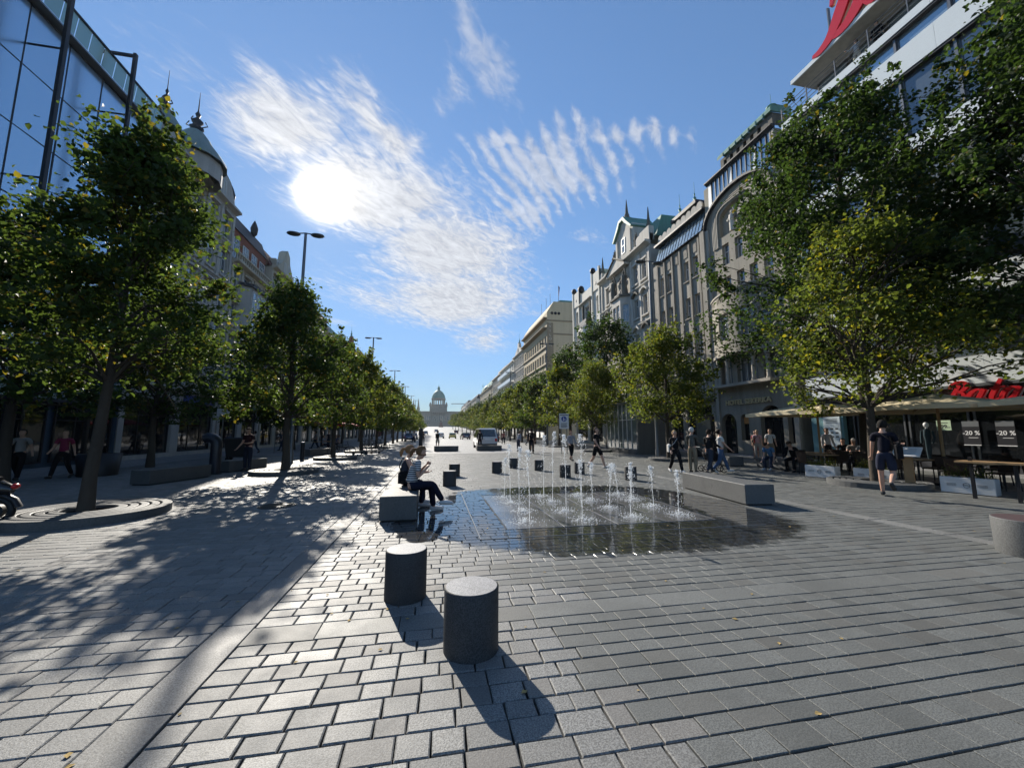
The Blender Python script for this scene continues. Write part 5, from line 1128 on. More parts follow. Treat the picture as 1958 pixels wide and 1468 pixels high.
def person(label, loc, face, pose='stand', H=1.74, top=(.1, .1, .1), bot=(.03, .03, .04), kind='trousers', sleeve='short', hair=(.05, .03, .02), style='short', shoe=(.05, .05, .05), arms=None, lean=0.0, head=0.0, seat=.45, near=False, bag=None, cat='person', group=None, phase=1, topm=None, legs=None, headyaw=0.0):
    k = H / 1.75; a = {}
    if pose == 'sit': lg = legs or [(84, 82), (80, 92)]
    elif pose == 'walk': lg = legs or ([(24, 6), (-13, 26)] if phase > 0 else [(-13, 26), (24, 6)])
    else: lg = legs or [(2, 3), (-1, 2)]
    am = arms or {'sit': [(35, 8, 60), (35, 8, 60)], 'walk': [(-22, 8, 18), (22, 8, 22)], 'stand': [(4, 8, 14), (2, 8, 14)]}[pose]
    pel = Vector((0, 0, 0)); J = {'pel': pel}; hipw = .095
    for i, s in enumerate((-1, 1)):
        hip = Vector((s * hipw, 0, -.03)); t, b = R(lg[i][0]), R(lg[i][1]); sp_ = s * (.05 if pose == 'sit' else .015)
        kn = hip + Vector((sp_, math.sin(t) * .44, -math.cos(t) * .44)); an = kn + Vector((0, math.sin(t - b) * .42, -math.cos(t - b) * .42)); fp = (t - b) * .6 if pose != 'sit' else 0
        J['hip', i], J['kn', i], J['an', i] = hip, kn, an; J['heel', i] = an + Vector((0, -.05, -.045)); J['toe', i] = an + Vector((s * .02, .17 * math.cos(fp), -.055 + .17 * math.sin(fp)))
    low = min(min(J['heel', i].z, J['toe', i].z) for i in (0, 1)) - .03
    pz = -low if pose != 'sit' else (seat / k + .115)
    def up(p):      # torso lean about the pelvis
        c, s = math.cos(R(lean)), math.sin(R(lean)); return Vector((p[0], p[1] * c + p[2] * s, p[2] * c - p[1] * s))
    neck = Vector((0, -.005, .535)); hc, hs = math.cos(R(head)), math.sin(R(head)); yc, ys = math.cos(R(-headyaw)), math.sin(R(-headyaw))
    def hd(p):      # head tilt about the neck
        q = Vector(p) - neck; q = Vector((q.x * yc - q.y * ys, q.x * ys + q.y * yc, q.z)); q = Vector((q.x, q.y * hc + q.z * hs, q.z * hc - q.y * hs)); return up(neck + q)
    T = [up((0, 0, z)) for z in (.0, .13, .26, .38, .47)]
    for i, s in enumerate((-1, 1)):
        sh = Vector((s * .175, 0, .455)); t, c, e = (R(v) for v in am[i][:3]); inw = R(am[i][3]) if len(am[i]) > 3 else 0
        el = sh + Vector((s * math.sin(c), math.sin(t) * math.cos(c), -math.cos(t) * math.cos(c))) * .285; t2 = t + e
        wr = el + Vector((s * math.sin(c - inw), math.sin(t2) * math.cos(c - inw), -math.cos(t2) * math.cos(c - inw))) * .25; dr = (wr - el).normalized()
        J['sh', i], J['el', i], J['wr', i] = up(sh), up(el), up(wr); J['pa', i] = up(wr + dr * .075); J['dr', i] = (J['pa', i] - J['wr', i]).normalized()
    off = Vector((0, 0, pz)); F = lambda p: tuple((Vector(p) + off) * k)
    # one continuous body
    vs, es, rd = [], [], []
    def add(p, r_, link_=None):
        vs.append(F(p)); rd.append(r_ * k); i_ = len(vs) - 1
        if link_ is not None: es.append((link_, i_))
        return i_
    p0 = add(T[0], .115); p1 = add(T[1], .105, p0); p2 = add(T[2], .115, p1); p3 = add(T[3], .12, p2); p4 = add(T[4], .07, p3)
    n0 = add(up((0, -.005, .53)), .05, p4); h0 = add(hd((0, .012, .60)), .062, n0); h1 = add(hd((0, .015, .665)), .088, h0); h2 = add(hd((0, .005, .735)), .083, h1); h3 = add(hd((0, 0, .785)), .045, h2)
    if near: add(hd((0, .118, .655)), .014, h1); add(hd((0, .085, .605)), .03, h0); add(hd((-.095, .0, .66)), .018, h1); add(hd((.095, .0, .66)), .018, h1)
    for i in (0, 1):
        s = add(J['sh', i], .058, p4); e = add(J['el', i], .042, s); w = add(J['wr', i], .028, e); pm = add(J['pa', i], .034, w)
        if near:
            d = J['dr', i]; sd_ = d.cross(Vector((0, 0, 1))); sd_ = (sd_ if sd_.length > .1 else Vector((0, 1, 0))).normalized(); nn = sd_.cross(d)
            for f, ln in ((-.027, .062), (-.009, .075), (.009, .07), (.027, .055)):
                q = J['pa', i] + d * .03 + sd_ * f; a1 = add(q, .0105, pm); a2 = add(q + d * ln * .6 + nn * .012, .0095, a1); add(q + d * ln * .9 + nn * .035, .008, a2)
            th = add(J['pa', i] - d * .02 - sd_ * .036, .012, pm); add(J['pa', i] + d * .02 - sd_ * .055 + nn * .02, .010, th)
        h = add(J['hip', i], .085, p0); kn = add(J['kn', i], .058, h); mid = add((J['kn', i] * .62 + J['an', i] * .38) + Vector((0, -.012, 0)), .055, kn); an = add(J['an', i], .036, mid); add(J['toe', i], .026, an)
    body = skin_obj('person', vs, es, rd, M_skin); body.location = loc; body.rotation_euler = (0, 0, R(-face)); tag(body, label, cat, group)
    # clothes
    vs2, es2, rd2 = [], [], []
    def add2(p, r_, l=None):
        vs2.append(F(p)); rd2.append(r_ * k); i_ = len(vs2) - 1
        if l is not None: es2.append((l, i_))
        return i_
    b0 = add2(up((0, 0, .20)), .128); b00 = add2(up((0, 0, .02 if kind != 'dress' else .0)), .132, b0); b1 = add2(T[3], .138, b0); b2 = add2(T[4] - Vector((0, 0, .01)), .085, b1)
    for i in (0, 1):
        if sleeve == 'none': add2(J['sh', i] * .75 + T[4] * .25, .05, b2); continue
        s = add2(J['sh', i], .074, b2); m_ = J['sh', i] * .35 + J['el', i] * .65
        if sleeve == 'short': add2(m_, .062, s)
        else: e = add2(J['el', i], .056, s); add2(J['wr', i], .042, e)
    skin_obj('shirt', vs2, es2, rd2, topm or fabric(top), body)
    vs2, es2, rd2 = [], [], []
    c0 = add2(T[0], .130); c1 = add2(up((0, 0, .09)), .122, c0)
    if kind in ('trousers', 'shorts', 'capri'):
        for i in (0, 1):
            h = add2(J['hip', i] + (J['kn', i] - J['hip', i]) * .12, .102, c0)
            if kind == 'shorts': add2(J['hip', i] * .12 + J['kn', i] * .88, .09, h)
            elif kind == 'capri': kn = add2(J['kn', i], .076, h); add2(J['kn', i] * .45 + J['an', i] * .55, .068, kn)
            else: kn = add2(J['kn', i], .076, h); md_ = add2(J['kn', i] * .5 + J['an', i] * .5, .068, kn); add2(J['an', i] + Vector((0, 0, .01)), .06, md_)
        skin_obj('shorts' if kind == 'shorts' else 'trousers', vs2, es2, rd2, fabric(bot), body)
    else:
        mb = MB(); kk = [(J['kn', 0] + J['kn', 1]) / 2]; z0 = up((0, 0, .12)); q = kk[0] * .9
        mb.tube([F(z0), F((0, 0, -.08)), F(q * .6), F(q)], [.13 * k, .17 * k, .20 * k, .23 * k], 14, sy=.75); mb.build('skirt', fabric(bot), body)
    for i in (0, 1):
        mb = MB(); hl, to = J['heel', i], J['toe', i]; mb.tube([F(hl + Vector((0, -.025, .02))), F(hl + Vector((0, .0, .025))), F(hl * .5 + to * .5 + Vector((0, 0, .03))), F(to + Vector((0, .0, .018))), F(to + Vector((0, .045, .01)))], [.025 * k, .046 * k, .048 * k, .042 * k, .018 * k], 8); mb.build('shoe', fabric(shoe), body)
    # hair
    mb = MB(); sph = MB(); rr = .106
    if style != 'bald':
        sph.sphere((0, -.012, .70), rr, 14, 10, sx=.92, sy=1.08, sz=1.08)
        keep = lambda p: (p[1] < .035 or p[2] > .745) and (p[2] > (.60 if style != 'cap' else .70))
        fs = [f for f in sph.f if all(keep(sph.v[i]) for i in f)]; mb.add([F(hd(p)) for p in sph.v], fs, True)
        if style == 'long': mb.tube([F(hd((0, -.06, .72))), F(hd((0, -.095, .62))), F(up((0, -.11, .50))), F(up((0, -.12, .34)))], [.06 * k, .085 * k, .09 * k, .05 * k], 10)
        if style == 'bun': mb.sphere(F(hd((0, -.15, .70))), .05 * k, 10, 8)
        if style == 'pony': mb.tube([F(hd((0, -.10, .70))), F(hd((0, -.17, .68))), F(hd((0, -.19, .60))), F(hd((0, -.17, .50)))], [.03 * k, .04 * k, .042 * k, .012 * k], 8)
        if style == 'cap': mb.add([F(hd(p)) for p in ((-.075, .08, .735), (.075, .08, .735), (.06, .17, .715), (-.06, .17, .715))], [(0, 1, 2, 3)])
        mb.build('cap' if style == 'cap' else 'hair', fabric(hair), body)
    if near:
        for s in (-1, 1): mb = MB(); mb.sphere(F(hd((s * .033, .092, .678))), .011 * k, 8, 6); mb.build('eye', M_text_black, body)
    if bag:
        side, c, size = bag; mb = MB(); cx = side * .24; mb.bbox(-.13 * size, .13 * size, -.06 * size, .06 * size, -.17 * size, .15 * size, .05 * size)
        o = empty('bag', (0, 0, 0)); bpy.data.objects.remove(o)
        p = F(up((cx if side else 0, -.03 if side else -.2, .10 if side else .30)))
        bo = mb.build('bag', fabric(c)); M_ = Matrix.Translation(loc) @ Matrix.Rotation(R(-face), 4, 'Z') @ Matrix.Translation(p) @ (Matrix.Rotation(R(90), 4, 'Z') if side else Matrix.Identity(4)); bo.matrix_world = M_
        if side:
            mb = MB(); a_, b_ = Vector(F(T[4] + Vector((-side * .06, .09, .0)))), Vector(p); inv = Matrix.Translation(p) @ Matrix.Rotation(R(90), 4, 'Z'); pts = [b_, Vector(F(up((side * .16, -.16, .30)))), Vector(F(up((-side * .02, -.13, .47)))), a_, Vector(F(up((side * .10, .16, .28)))), b_]
            mb.tube([inv.inverted() @ q for q in pts], .012, 5); mb.build('strap', fabric(c), bo)
        tag(bo, 'bag carried by the ' + ' '.join(label.split()[:11]), 'bag')
    return body

NAVY, BLK, WHT, JEAN, GREY, KHAKI = (.012, .014, .03), (.012, .012, .014), (.62, .62, .6), (.07, .12, .22), (.17, .17, .18), (.24, .20, .14)
person('person in a striped tee and dark trousers eating on the stone block by the fountain', (-.46, 8.25, 0), 84, 'sit', 1.70, kind='trousers', bot=NAVY, hair=(.16, .09, .045), style='pony', shoe=(.6, .6, .6), arms=[(14, 6, 140, 30), (18, 4, 134, 26)], lean=16, head=6, near=True, topm=M_stripe, legs=[(82, 74), (96, 66)], headyaw=-4)
person('person with a ponytail in a dark vest sitting behind the striped tee', (-.66, 8.95, 0), 84, 'sit', 1.68, top=(.05, .05, .07), bot=NAVY, sleeve='none', hair=(.30, .17, .08), style='pony', shoe=(.5, .5, .5), arms=[(30, 6, 70), (34, 6, 70)], lean=12, near=True, legs=[(84, 80), (82, 86)], bag=(1, BLK, .8))
person('tall person in a dark tee and shorts walking away past the young tree', (11.25, 8.05, 0), 62, 'walk', 1.88, top=(.012, .012, .022), bot=(.03, .035, .06), kind='shorts', hair=(.02, .018, .016), shoe=(.06, .06, .06), near=True, arms=[(12, 10, 20), (28, 8, 70)], bag=(1, BLK, 1.25), lean=4, head=12, legs=[(3, 4), (-6, 62)])
person('person in a black tee and shorts striding behind the jets', (6.95, 16.2, 0), 150, 'walk', 1.82, top=BLK, bot=BLK, kind='shorts', shoe=(.45, .45, .45), near=True)
person('person in a grey striped jumper and black capri trousers walking towards the jets', (7.45, 20.9, 0), 172, 'walk', 1.70, bot=BLK, kind='capri', sleeve='long', hair=(.20, .09, .05), style='short', topm=M_stripe2, near=True, phase=-1, arms=[(10, 8, 40), (12, 8, 45)])
person('person in a light top standing with another beside a stone cylinder', (6.7, 31.5, 0), 60, 'stand', 1.70, top=(.34, .36, .42), bot=(.05, .06, .09), sleeve='long', lean=14, hair=(.12, .08, .05))
person('tall person all in black seen between two jets', (7.15, 28.9, 0), 20, 'stand', 1.84, top=BLK, bot=BLK, sleeve='long')
person('person in dark clothes with bare legs walking under the right trees', (7.95, 31.8, 0), 15, 'walk', 1.72, top=(.05, .055, .08), bot=(.06, .06, .09), kind='skirt', style='long')
person('blond person in a black jacket with a white bag near the tree ring', (9.35, 14.1, 0), 190, 'walk', 1.68, top=BLK, bot=BLK, sleeve='long', hair=(.55, .40, .20), shoe=(.6, .6, .6), near=True, bag=(1, (.6, .6, .58), 1.0), arms=[(10, 8, 50), (6, 8, 30)])
person('white-haired person in a grey jacket and khaki trousers by the pram', (10.0, 13.95, 0), 60, 'stand', 1.76, top=(.10, .10, .09), bot=KHAKI, sleeve='long', hair=(.62, .60, .55), near=True, arms=[(20, 8, 40), (22, 8, 50)], head=8)
person('person in black pushing the pram', (10.35, 13.45, 0), 70, 'walk', 1.72, top=BLK, bot=(.04, .05, .07), sleeve='long', hair=(.03, .02, .015), arms=[(30, 6, 45), (30, 6, 45)], near=True, lean=6)
person('person in a loose white shirt and jeans walking beside the pram', (11.1, 13.75, 0), 110, 'walk', 1.72, top=WHT, bot=JEAN, sleeve='short', hair=(.03, .02, .016), style='pony', shoe=(.62, .62, .6), near=True, bag=(-1, BLK, 1.1))
person('person in a blue top bending forward on the right stone bench', (14.2, 14.5, 0), 250, 'sit', 1.70, top=(.10, .22, .40), bot=(.03, .04, .07), shoe=(.6, .6, .6), lean=38, head=20, arms=[(30, 6, 40), (30, 6, 40)], near=True)
person('person in black hunched beside the blue top on the right stone bench', (14.55, 13.75, 0), 250, 'sit', 1.74, top=BLK, bot=BLK, sleeve='long', lean=32, head=18)
person('person in a red patterned dress standing near the hotel doors', (18.9, 20.4, 0), 200, 'stand', 1.66, top=(.32, .05, .06), bot=(.30, .05, .06), kind='dress', hair=(.10, .06, .04))
person('person in a pale pink top with a cross-body strap near the hotel', (18.1, 19.4, 0), 230, 'stand', 1.70, top=(.55, .36, .38), bot=(.35, .34, .33), hair=(.30, .20, .10), bag=(1, BLK, .8))
person('person in a white tee standing behind the right bench', (17.6, 18.0, 0), 220, 'stand', 1.74, top=WHT, bot=KHAKI, hair=(.12, .08, .05), sleeve='short')
person('person in a pale shirt standing behind the cafe tables', (18.2, 15.4, 0), 200, 'stand', 1.76, top=(.50, .47, .45), bot=BLK, sleeve='long', hair=(.05, .03, .02))
person('dark-haired person in black seated at the rear cafe table', (17.6, 14.2, 0), 230, 'sit', 1.68, top=BLK, bot=BLK, hair=(.03, .02, .015), style='long')
person('person with a white cap and patterned top seated at the rear cafe table', (17.4, 13.6, 0), 240, 'sit', 1.68, top=(.30, .27, .24), bot=(.10, .10, .12), hair=(.62, .6, .56), style='cap')
person('person in a white and navy top seated at the cafe by the umbrella pole', (17.0, 12.9, 0), 260, 'sit', 1.70, top=(.55, .55, .56), bot=NAVY, hair=(.05, .03, .02))
person('person in a dark tee and jeans standing by the left bench looking down', (-7.6, 18.2, 0), 195, 'stand', 1.76, top=(.045, .018, .022), bot=(.025, .03, .05), hair=(.03, .022, .018), near=True, arms=[(12, 10, 75, 20), (8, 14, 30)], head=24)
person('person in a teal shirt taking a photo beyond the far stone block', (.25, 37.5, 0), 10, 'stand', 1.72, top=(.07, .27, .29), bot=(.32, .30, .26), kind='shorts', arms=[(70, 8, 50), (70, 8, 50)], hair=(.03, .03, .03), bag=(0, BLK, 1.3))
person('dark silhouette of a person standing at the white van', (3.95, 35.2, 0), 10, 'stand', 1.80, top=BLK, bot=BLK, sleeve='long')
person('small person in dark clothes walking up the stone strip', (-1.6, 56, 0), 0, 'walk', 1.75, top=BLK, bot=BLK, sleeve='long')
person('person in a white top far left among the shaded shop fronts', (-13.5, 16.0, 0), 160, 'walk', 1.70, top=(.30, .29, .28), bot=BLK, hair=(.05, .04, .03))
person('person in a pink top far left among the shaded shop fronts', (-12.6, 16.4, 0), 170, 'walk', 1.68, top=(.26, .035, .08), bot=BLK, hair=(.05, .04, .03), phase=-1)
for i, (x, y, c) in enumerate([(-12.3, 36, (.45, .45, .42)), (-12.9, 37, (.08, .09, .12)), (-11.2, 40.5, (.30, .32, .38)), (-13.6, 33.5, (.5, .47, .43)), (-10.9, 44, (.06, .06, .08))]):
    person('%s strolling person from the left under the shaded left trees' % ordn[i], (x, y, 0), 170 + 40 * i, 'walk', 1.70, top=c, bot=(.06, .07, .10), phase=1 if i % 2 else -1, group='strollers in the left shade')
for i, (x, y) in enumerate([(-9.6, 37.2), (-8.9, 38.5), (-9.2, 41.0)]):
    person('%s seated guest at the red umbrella terrace on the left' % ordn[i], (x, y, 0), 100 + 70 * i, 'sit', 1.70, top=((.45, .46, .5), (.10, .13, .25), (.5, .48, .45))[i], bot=NAVY, group='guests at the red umbrella')
for i, (x, y) in enumerate([(9.0, 52), (10.2, 58), (11.2, 47), (9.6, 66), (-3.2, 62), (-4.0, 76)]):
    person('%s small walker on the far part of the square' % ordn[i], (x, y, 0), 40 * i, 'walk', 1.72, top=((.3, .1, .1), (.5, .5, .5), (.06, .06, .08))[i % 3], bot=NAVY, group='far walkers')
person('person in a white shirt leaning on the rail of the shop roof terrace', (22.35, 15.1, 21.4), 265, 'stand', 1.76, top=(.58, .60, .64), bot=(.45, .42, .36), sleeve='long', hair=(.08, .05, .03), arms=[(40, 8, 40), (40, 8, 40)])
person('person in black on the shop roof terrace under the red letters', (22.4, 14.1, 21.4), 250, 'stand', 1.74, top=BLK, bot=BLK, sleeve='long', hair=(.03, .02, .02))
# ================================================================== stone furniture
def stone_block(loc, rz, L, W, label, H=.45, grp='stone benches', mat=None):
    """granite bench: chamfered block on a recessed dark plinth"""
    r = empty('stone_bench', loc, rz); mb = MB(); mb.bbox(-W / 2, W / 2, 0, L, .035, H, .012); mb.build('block', mat or M_granite, r)
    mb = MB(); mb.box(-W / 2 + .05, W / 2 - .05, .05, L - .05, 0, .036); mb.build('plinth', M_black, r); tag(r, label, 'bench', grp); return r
stone_block((-.62, 7.5, 0), R(1.5), 3.0, .66, 'stone bench with two people sitting on it, left of the fountain')
stone_block((7.06, 7.6, 0), R(-7.0), 2.75, .68, 'long stone bench at the right edge of the wet paving')
stone_block((-8.75, 14.0, 0), R(-14), 2.3, .62, 'stone bench in the shade left of the bent pipe')
stone_block((-8.35, 17.9, 0), R(-22), 1.9, .62, 'stone bench behind the standing person on the left')
stone_block((-8.5, 28.6, 0), R(-16), 2.6, .7, 'sunlit stone bench beside the thin dark bollard')
stone_block((-.05, 33.6, 0), R(-88), 2.0, .62, 'far stone bench in the middle of the square')
stone_block((3.55, 34.0, 0), R(-88), 2.15, .62, 'far stone bench in front of the white van')
stone_block((13.9, 16.2, 0), R(-20), 1.9, .62, 'stone bench behind the person in the white shirt')
stone_block((14.75, 13.0, 0), R(-6), 2.9, .68, 'stone bench carrying the person in the blue top')
stone_block((13.9, 36, 0), R(-5), 2.4, .62, 'stone bench under the right trees beyond the pavilion')
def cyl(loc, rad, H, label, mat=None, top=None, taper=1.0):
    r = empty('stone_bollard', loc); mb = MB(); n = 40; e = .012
    mb.lathe([(rad * taper, 0), (rad, H - e), (rad - e * .35, H - e * .3), (rad - e, H)], n); mb.build('shaft', mat or M_bollard_shade, r)
    mb = MB(); mb.add([((rad - e) * math.cos(2 * math.pi * i / n), (rad - e) * math.sin(2 * math.pi * i / n), H) for i in range(n)], [tuple(range(n))]); mb.build('top_face', top or M_bollard_lit, r); tag(r, label, 'bollard', 'round stone seats'); return r
cyl((.30, 3.13, 0), .205, .445, 'nearest round stone bollard, right one of the front pair')
cyl((-.25, 4.17, 0), .20, .455, 'round stone bollard, left one of the front pair')
cyl((.46, 12.1, 0), .20, .45, 'round stone bollard just right of the seated pair')
cyl((.73, 14.7, 0), .20, .45, 'round stone bollard behind the one right of the seated pair')
for i, (x, y) in enumerate([(2.43, 15.5), (3.5, 17.5), (4.34, 16.2), (4.6, 13.6), (5.56, 14.7), (6.53, 12.45)]):
    cyl((x, y, 0), .2, .45, '%s round stone bollard from the left behind the jets' % ordn[i])
cyl((-1.0, 34, 0), .2, .45, 'round stone bollard at the foot of the dark pillar')
cyl((7.78, 3.92, 0), .36, .46, 'round stone seat with a reddish top cut by the right edge', M_granite, plain('worn_red_top', (.085, .055, .055), .6), .97)
cyl((7.0, 32.6, 0), .2, .45, 'small round stone bollard beside the light-topped person')
# bent ventilation pipe
r = empty('vent_pipe', (-8.3, 17.2, 0)); mb = MB(); pts = [(0, 0, 0), (0, 0, .6), (0, 0, 1.12)] + [(-.27 + .27 * math.cos(R(a)), 0, 1.12 + .27 * math.sin(R(a))) for a in (20, 40, 60, 80, 100)] + [(-.42, 0, 1.36)]
mb.tube(pts, .19, 20); mb.build('pipe', plain('dark_blue_grey_steel', (.022, .027, .04), .38, .5, coat=.2), r); mb = MB(); mb.tube([(0, 0, 0), (0, 0, .03)], .25, 20); mb.build('flange', M_dark_frame, r); tag(r, 'dark bent steel ventilation pipe between two stone benches on the left', 'pipe')
r = empty('steel_bollard', (-7.55, 24.9, 0)); mb = MB(); mb.lathe([(.11, 0), (.11, .95), (.10, .99)], 20); mb.build('post', M_dark_frame, r); mb = MB(); mb.lathe([(.125, .96), (.125, 1.02), (.1, 1.04), (.001, 1.04)], 20); mb.build('cap', M_grey_metal, r); tag(r, 'thin dark metal bollard with a pale cap left of the third tree', 'bollard')
r = empty('info_pillar', (-1.25, 36.5, 0)); mb = MB(); mb.bbox(-.17, .17, -.17, .17, .06, 1.95, .03); mb.build('shaft', M_dark_frame, r); mb = MB(); mb.box(-.24, .24, -.24, .24, 0, .06); mb.build('base', M_dark_frame, r); tag(r, 'dark slim pillar behind the seated pair on the stone strip', 'pillar')

# ================================================================== street lamps
def lamp(x, y, label, H=12.6, proto=[None]):
    if proto[0] is None:
        r = empty('street_lamp', (0, 0, 0)); mb = MB(); mb.lathe([(.14, 0), (.14, .5), (.105, .6), (.10, 6), (.07, H)], 12); mb.build('pole', M_grey_metal, r)
        mb = MB(); mb.tube([(-.55, 0, H - .05), (0, 0, H + .02), (.55, 0, H - .05)], .035, 8); mb.build('arm', M_grey_metal, r)
        for s in (-1, 1): mb = MB(); mb.lathe([(.02, -.07), (.30, -.07), (.36, -.03), (.33, .02), (.13, .06), (.01, .07)], 24, (s * .62, 0, H - .05), sx=1.0, sy=.7); mb.build('lamp_head', M_grey_metal, r)
        proto[0] = r
    else: r = copy_tree(proto[0])
    r.location = (x, y, gz(y)); tag(r, label, 'street lamp', 'twin-headed street lamps'); return r
for i, y in enumerate([22.4, 47, 72, 97, 122, 147]): lamp(-7.35, y, '%s twin-headed street lamp from the camera on the left' % ordn[i])
for i, y in enumerate([22, 46, 70, 95, 120]): lamp(13.4, y, '%s twin-headed street lamp from the camera on the right' % ordn[i])

# ================================================================== fountain jets
mw = bpy.data.materials.new('white_water'); mw.use_nodes = True; N = NT(mw.node_tree); out = N.n('ShaderNodeOutputMaterial')
t = N.n('ShaderNodeBsdfTranslucent'); t.inputs[0].default_value = (.92, .95, .98, 1); gl = N.n('ShaderNodeBsdfPrincipled'); gl.inputs['Base Color'].default_value = (.9, .93, .95, 1); gl.inputs['Roughness'].default_value = .12; gl.inputs['Specular IOR Level'].default_value = .8
tr = N.n('ShaderNodeBsdfTransparent'); m1 = N.n('ShaderNodeMixShader'); m1.inputs[0].default_value = .45; N.l(t.outputs[0], m1.inputs[1]); N.l(gl.outputs[0], m1.inputs[2]); m2 = N.n('ShaderNodeMixShader'); m2.inputs[0].default_value = .18; N.l(m1.outputs[0], m2.inputs[1]); N.l(tr.outputs[0], m2.inputs[2]); N.l(m2.outputs[0], out.inputs[0])
def drops(mb, g, pts, r0, r1, stretch=1.6):
    for p in pts:
        r_ = g.uniform(r0, r1); z = r_ * g.uniform(1, stretch); x, y, h = p
        mb.add([(x + r_, y, h), (x, y + r_, h), (x - r_, y, h), (x, y - r_, h), (x, y, h + z), (x, y, h - z)], [(0, 1, 4), (1, 2, 4), (2, 3, 4), (3, 0, 4), (1, 0, 5), (2, 1, 5), (3, 2, 5), (0, 3, 5)], True)
def jet(x, y, h, seed, label):
    g = np.random.default_rng(seed); r = empty('water_jet', (x, y, .004)); mb = MB(); n = 14; ph = g.uniform(0, 6); lx, ly = g.normal(0, .035), g.normal(0, .02)
    path = lambda t: (lx * t * t + .012 * math.sin(9 * t + ph) * t, ly * t * t, h * t)
    mb.tube([path(.86 * i / n) for i in range(n + 1)], [.0055 + .002 * math.sin(i * 2.3 + ph) - .003 * (i / n) for i in range(n + 1)], 6); mb.build('stream', mw, r)
    mb = MB(); P = []
    for _ in range(120):                      # broken water around the upper stream and falling back
        t = 1 - abs(g.normal(0, .24)); t = max(.05, min(1.03, t)); c = path(t); s = .006 + .034 * t ** 3; P.append((c[0] + g.normal(0, s), c[1] + g.normal(0, s), c[2] + g.normal(0, .03)))
    sx_, sy_ = g.normal(0, .05), g.normal(0, .03)
    for _ in range(80):                      # the falling veil drifts to one side
        t = g.uniform(.0, .97); q = (1 - t) ** .6; c = path(t); P.append((c[0] + sx_ * q + g.normal(0, .03 + .03 * q), c[1] + sy_ * q + g.normal(0, .03 + .03 * q), c[2]))
    drops(mb, g, P, .0025, .008, 2.4); drops(mb, g, [(path(1)[0] + g.normal(0, .022), path(1)[1] + g.normal(0, .022), h - abs(g.normal(0, .10)) + .03) for _ in range(46)], .006, .016, 1.8); struct(mb.build('spray', mw, r), 'stuff')
    mb = MB(); P = []
    for _ in range(210): a = g.uniform(0, 6.28); q = abs(g.normal(.14, .13)); P.append((q * math.cos(a) + sx_, q * math.sin(a) + sy_, abs(g.normal(.008, .03)) * (1.3 - min(1.2, q * 3)) + .003))
    drops(mb, g, P, .003, .009, 1.3)
    for _ in range(26):
        a = g.uniform(0, 6.28); q = abs(g.normal(.13, .08)); s = g.uniform(.012, .04); cx, cy_ = q * math.cos(a) + sx_, q * math.sin(a) + sy_; mb.add([(cx + s * math.cos(k * 1.05) * g.uniform(.5, 1.2), cy_ + s * math.sin(k * 1.05) * g.uniform(.5, 1.2), .004) for k in range(6)], [tuple(range(6))])
    struct(mb.build('splash', mw, r), 'stuff'); tag(r, label, 'water jet', 'fountain jets')
hs = {(0, 3): .94, (0, 2): 1.29, (0, 1): 1.26, (0, 0): 1.24, (1, 3): 1.5, (1, 2): 1.58, (1, 1): 1.51, (1, 0): 1.52, (2, 3): .86, (2, 2): .85, (2, 1): .9, (2, 0): .98, (3, 3): .75, (3, 2): .62, (3, 1): .83, (3, 0): .82}
rown = ['front', 'second', 'third', 'rear']
for i in range(4):
    for j in range(4): jet((1.70, 2.70, 3.67, 4.68)[i], (7.05, 7.95, 8.9, 9.66)[j], hs[i, j], 40 + i * 4 + j, 'water jet, %s from the left in the %s row of the fountain' % (ordn[i], rown[j]))

# ================================================================== cafe terrace
def parasol(loc, S, zt, ze, mat, label, pole=M_wood, lobes=False):
    r = empty('parasol', loc); mb = MB(); n = 4; C = [(S, S), (-S, S), (-S, -S), (S, -S)]
    for i in range(4):
        a, b = C[i], C[(i + 1) % 4]; k = 6
        for u in range(k):
            t0, t1 = u / k, (u + 1) / k; p = [(a[0] + (b[0] - a[0]) * t, a[1] + (b[1] - a[1]) * t) for t in (t0, t1)]; sag = [.10 * math.sin(math.pi * t) for t in (t0, t1)]
            for v in range(3):
                q0, q1 = v / 3, (v + 1) / 3; f = lambda pp, sg, q: (pp[0] * q, pp[1] * q, zt + (ze - zt) * q ** .85 + sg * q * (1 - q) * -1.2 + sg * q * .35)
                mb.add([f(p[0], sag[0], q0), f(p[0], sag[0], q1), f(p[1], sag[1], q1), f(p[1], sag[1], q0)], [(0, 1, 2, 3)], True)
            e = [(pp[0], pp[1], ze + sg * .35) for pp, sg in zip(p, sag)]; mb.add([e[0], e[1], (e[1][0], e[1][1], e[1][2] - .13), (e[0][0], e[0][1], e[0][2] - .13)], [(0, 1, 2, 3)])
    mb.build('canopy', mat, r); mb = MB(); mb.tube([(0, 0, 0), (0, 0, zt + .1)], .04, 10); mb.build('pole', pole, r)
    for cx, cy_ in C: mb = MB(); mb.tube([(0, 0, zt - .08), (cx * .98, cy_ * .98, ze - .02)], .014, 5); mb.build('rib', pole, r)
    mb = MB(); mb.box(-.35, .35, -.35, .35, 0, .07); mb.build('base', M_dark_frame, r); tag(r, label, 'parasol', 'parasols'); return r
parasol((15.0, 13.0, 0), 1.75, 2.82, 2.36, M_cream, 'cream parasol nearest to the hotel on the right terrace')
parasol((15.3, 9.35, 0), 1.75, 2.80, 2.36, M_cream, 'cream parasol behind the young tree on the right terrace')
parasol((15.3, 5.7, 0), 1.75, 2.80, 2.36, M_cream, 'cream parasol at the right edge below the red shop letters')
parasol((-9.4, 38.5, 0), 1.7, 2.75, 2.3, M_redcanvas, 'faded red parasol on the left terrace behind the third tree', M_grey_metal)
parasol((-9.6, 44.5, 0), 1.7, 2.75, 2.3, M_redcanvas, 'faded red parasol farther back on the left terrace', M_grey_metal)
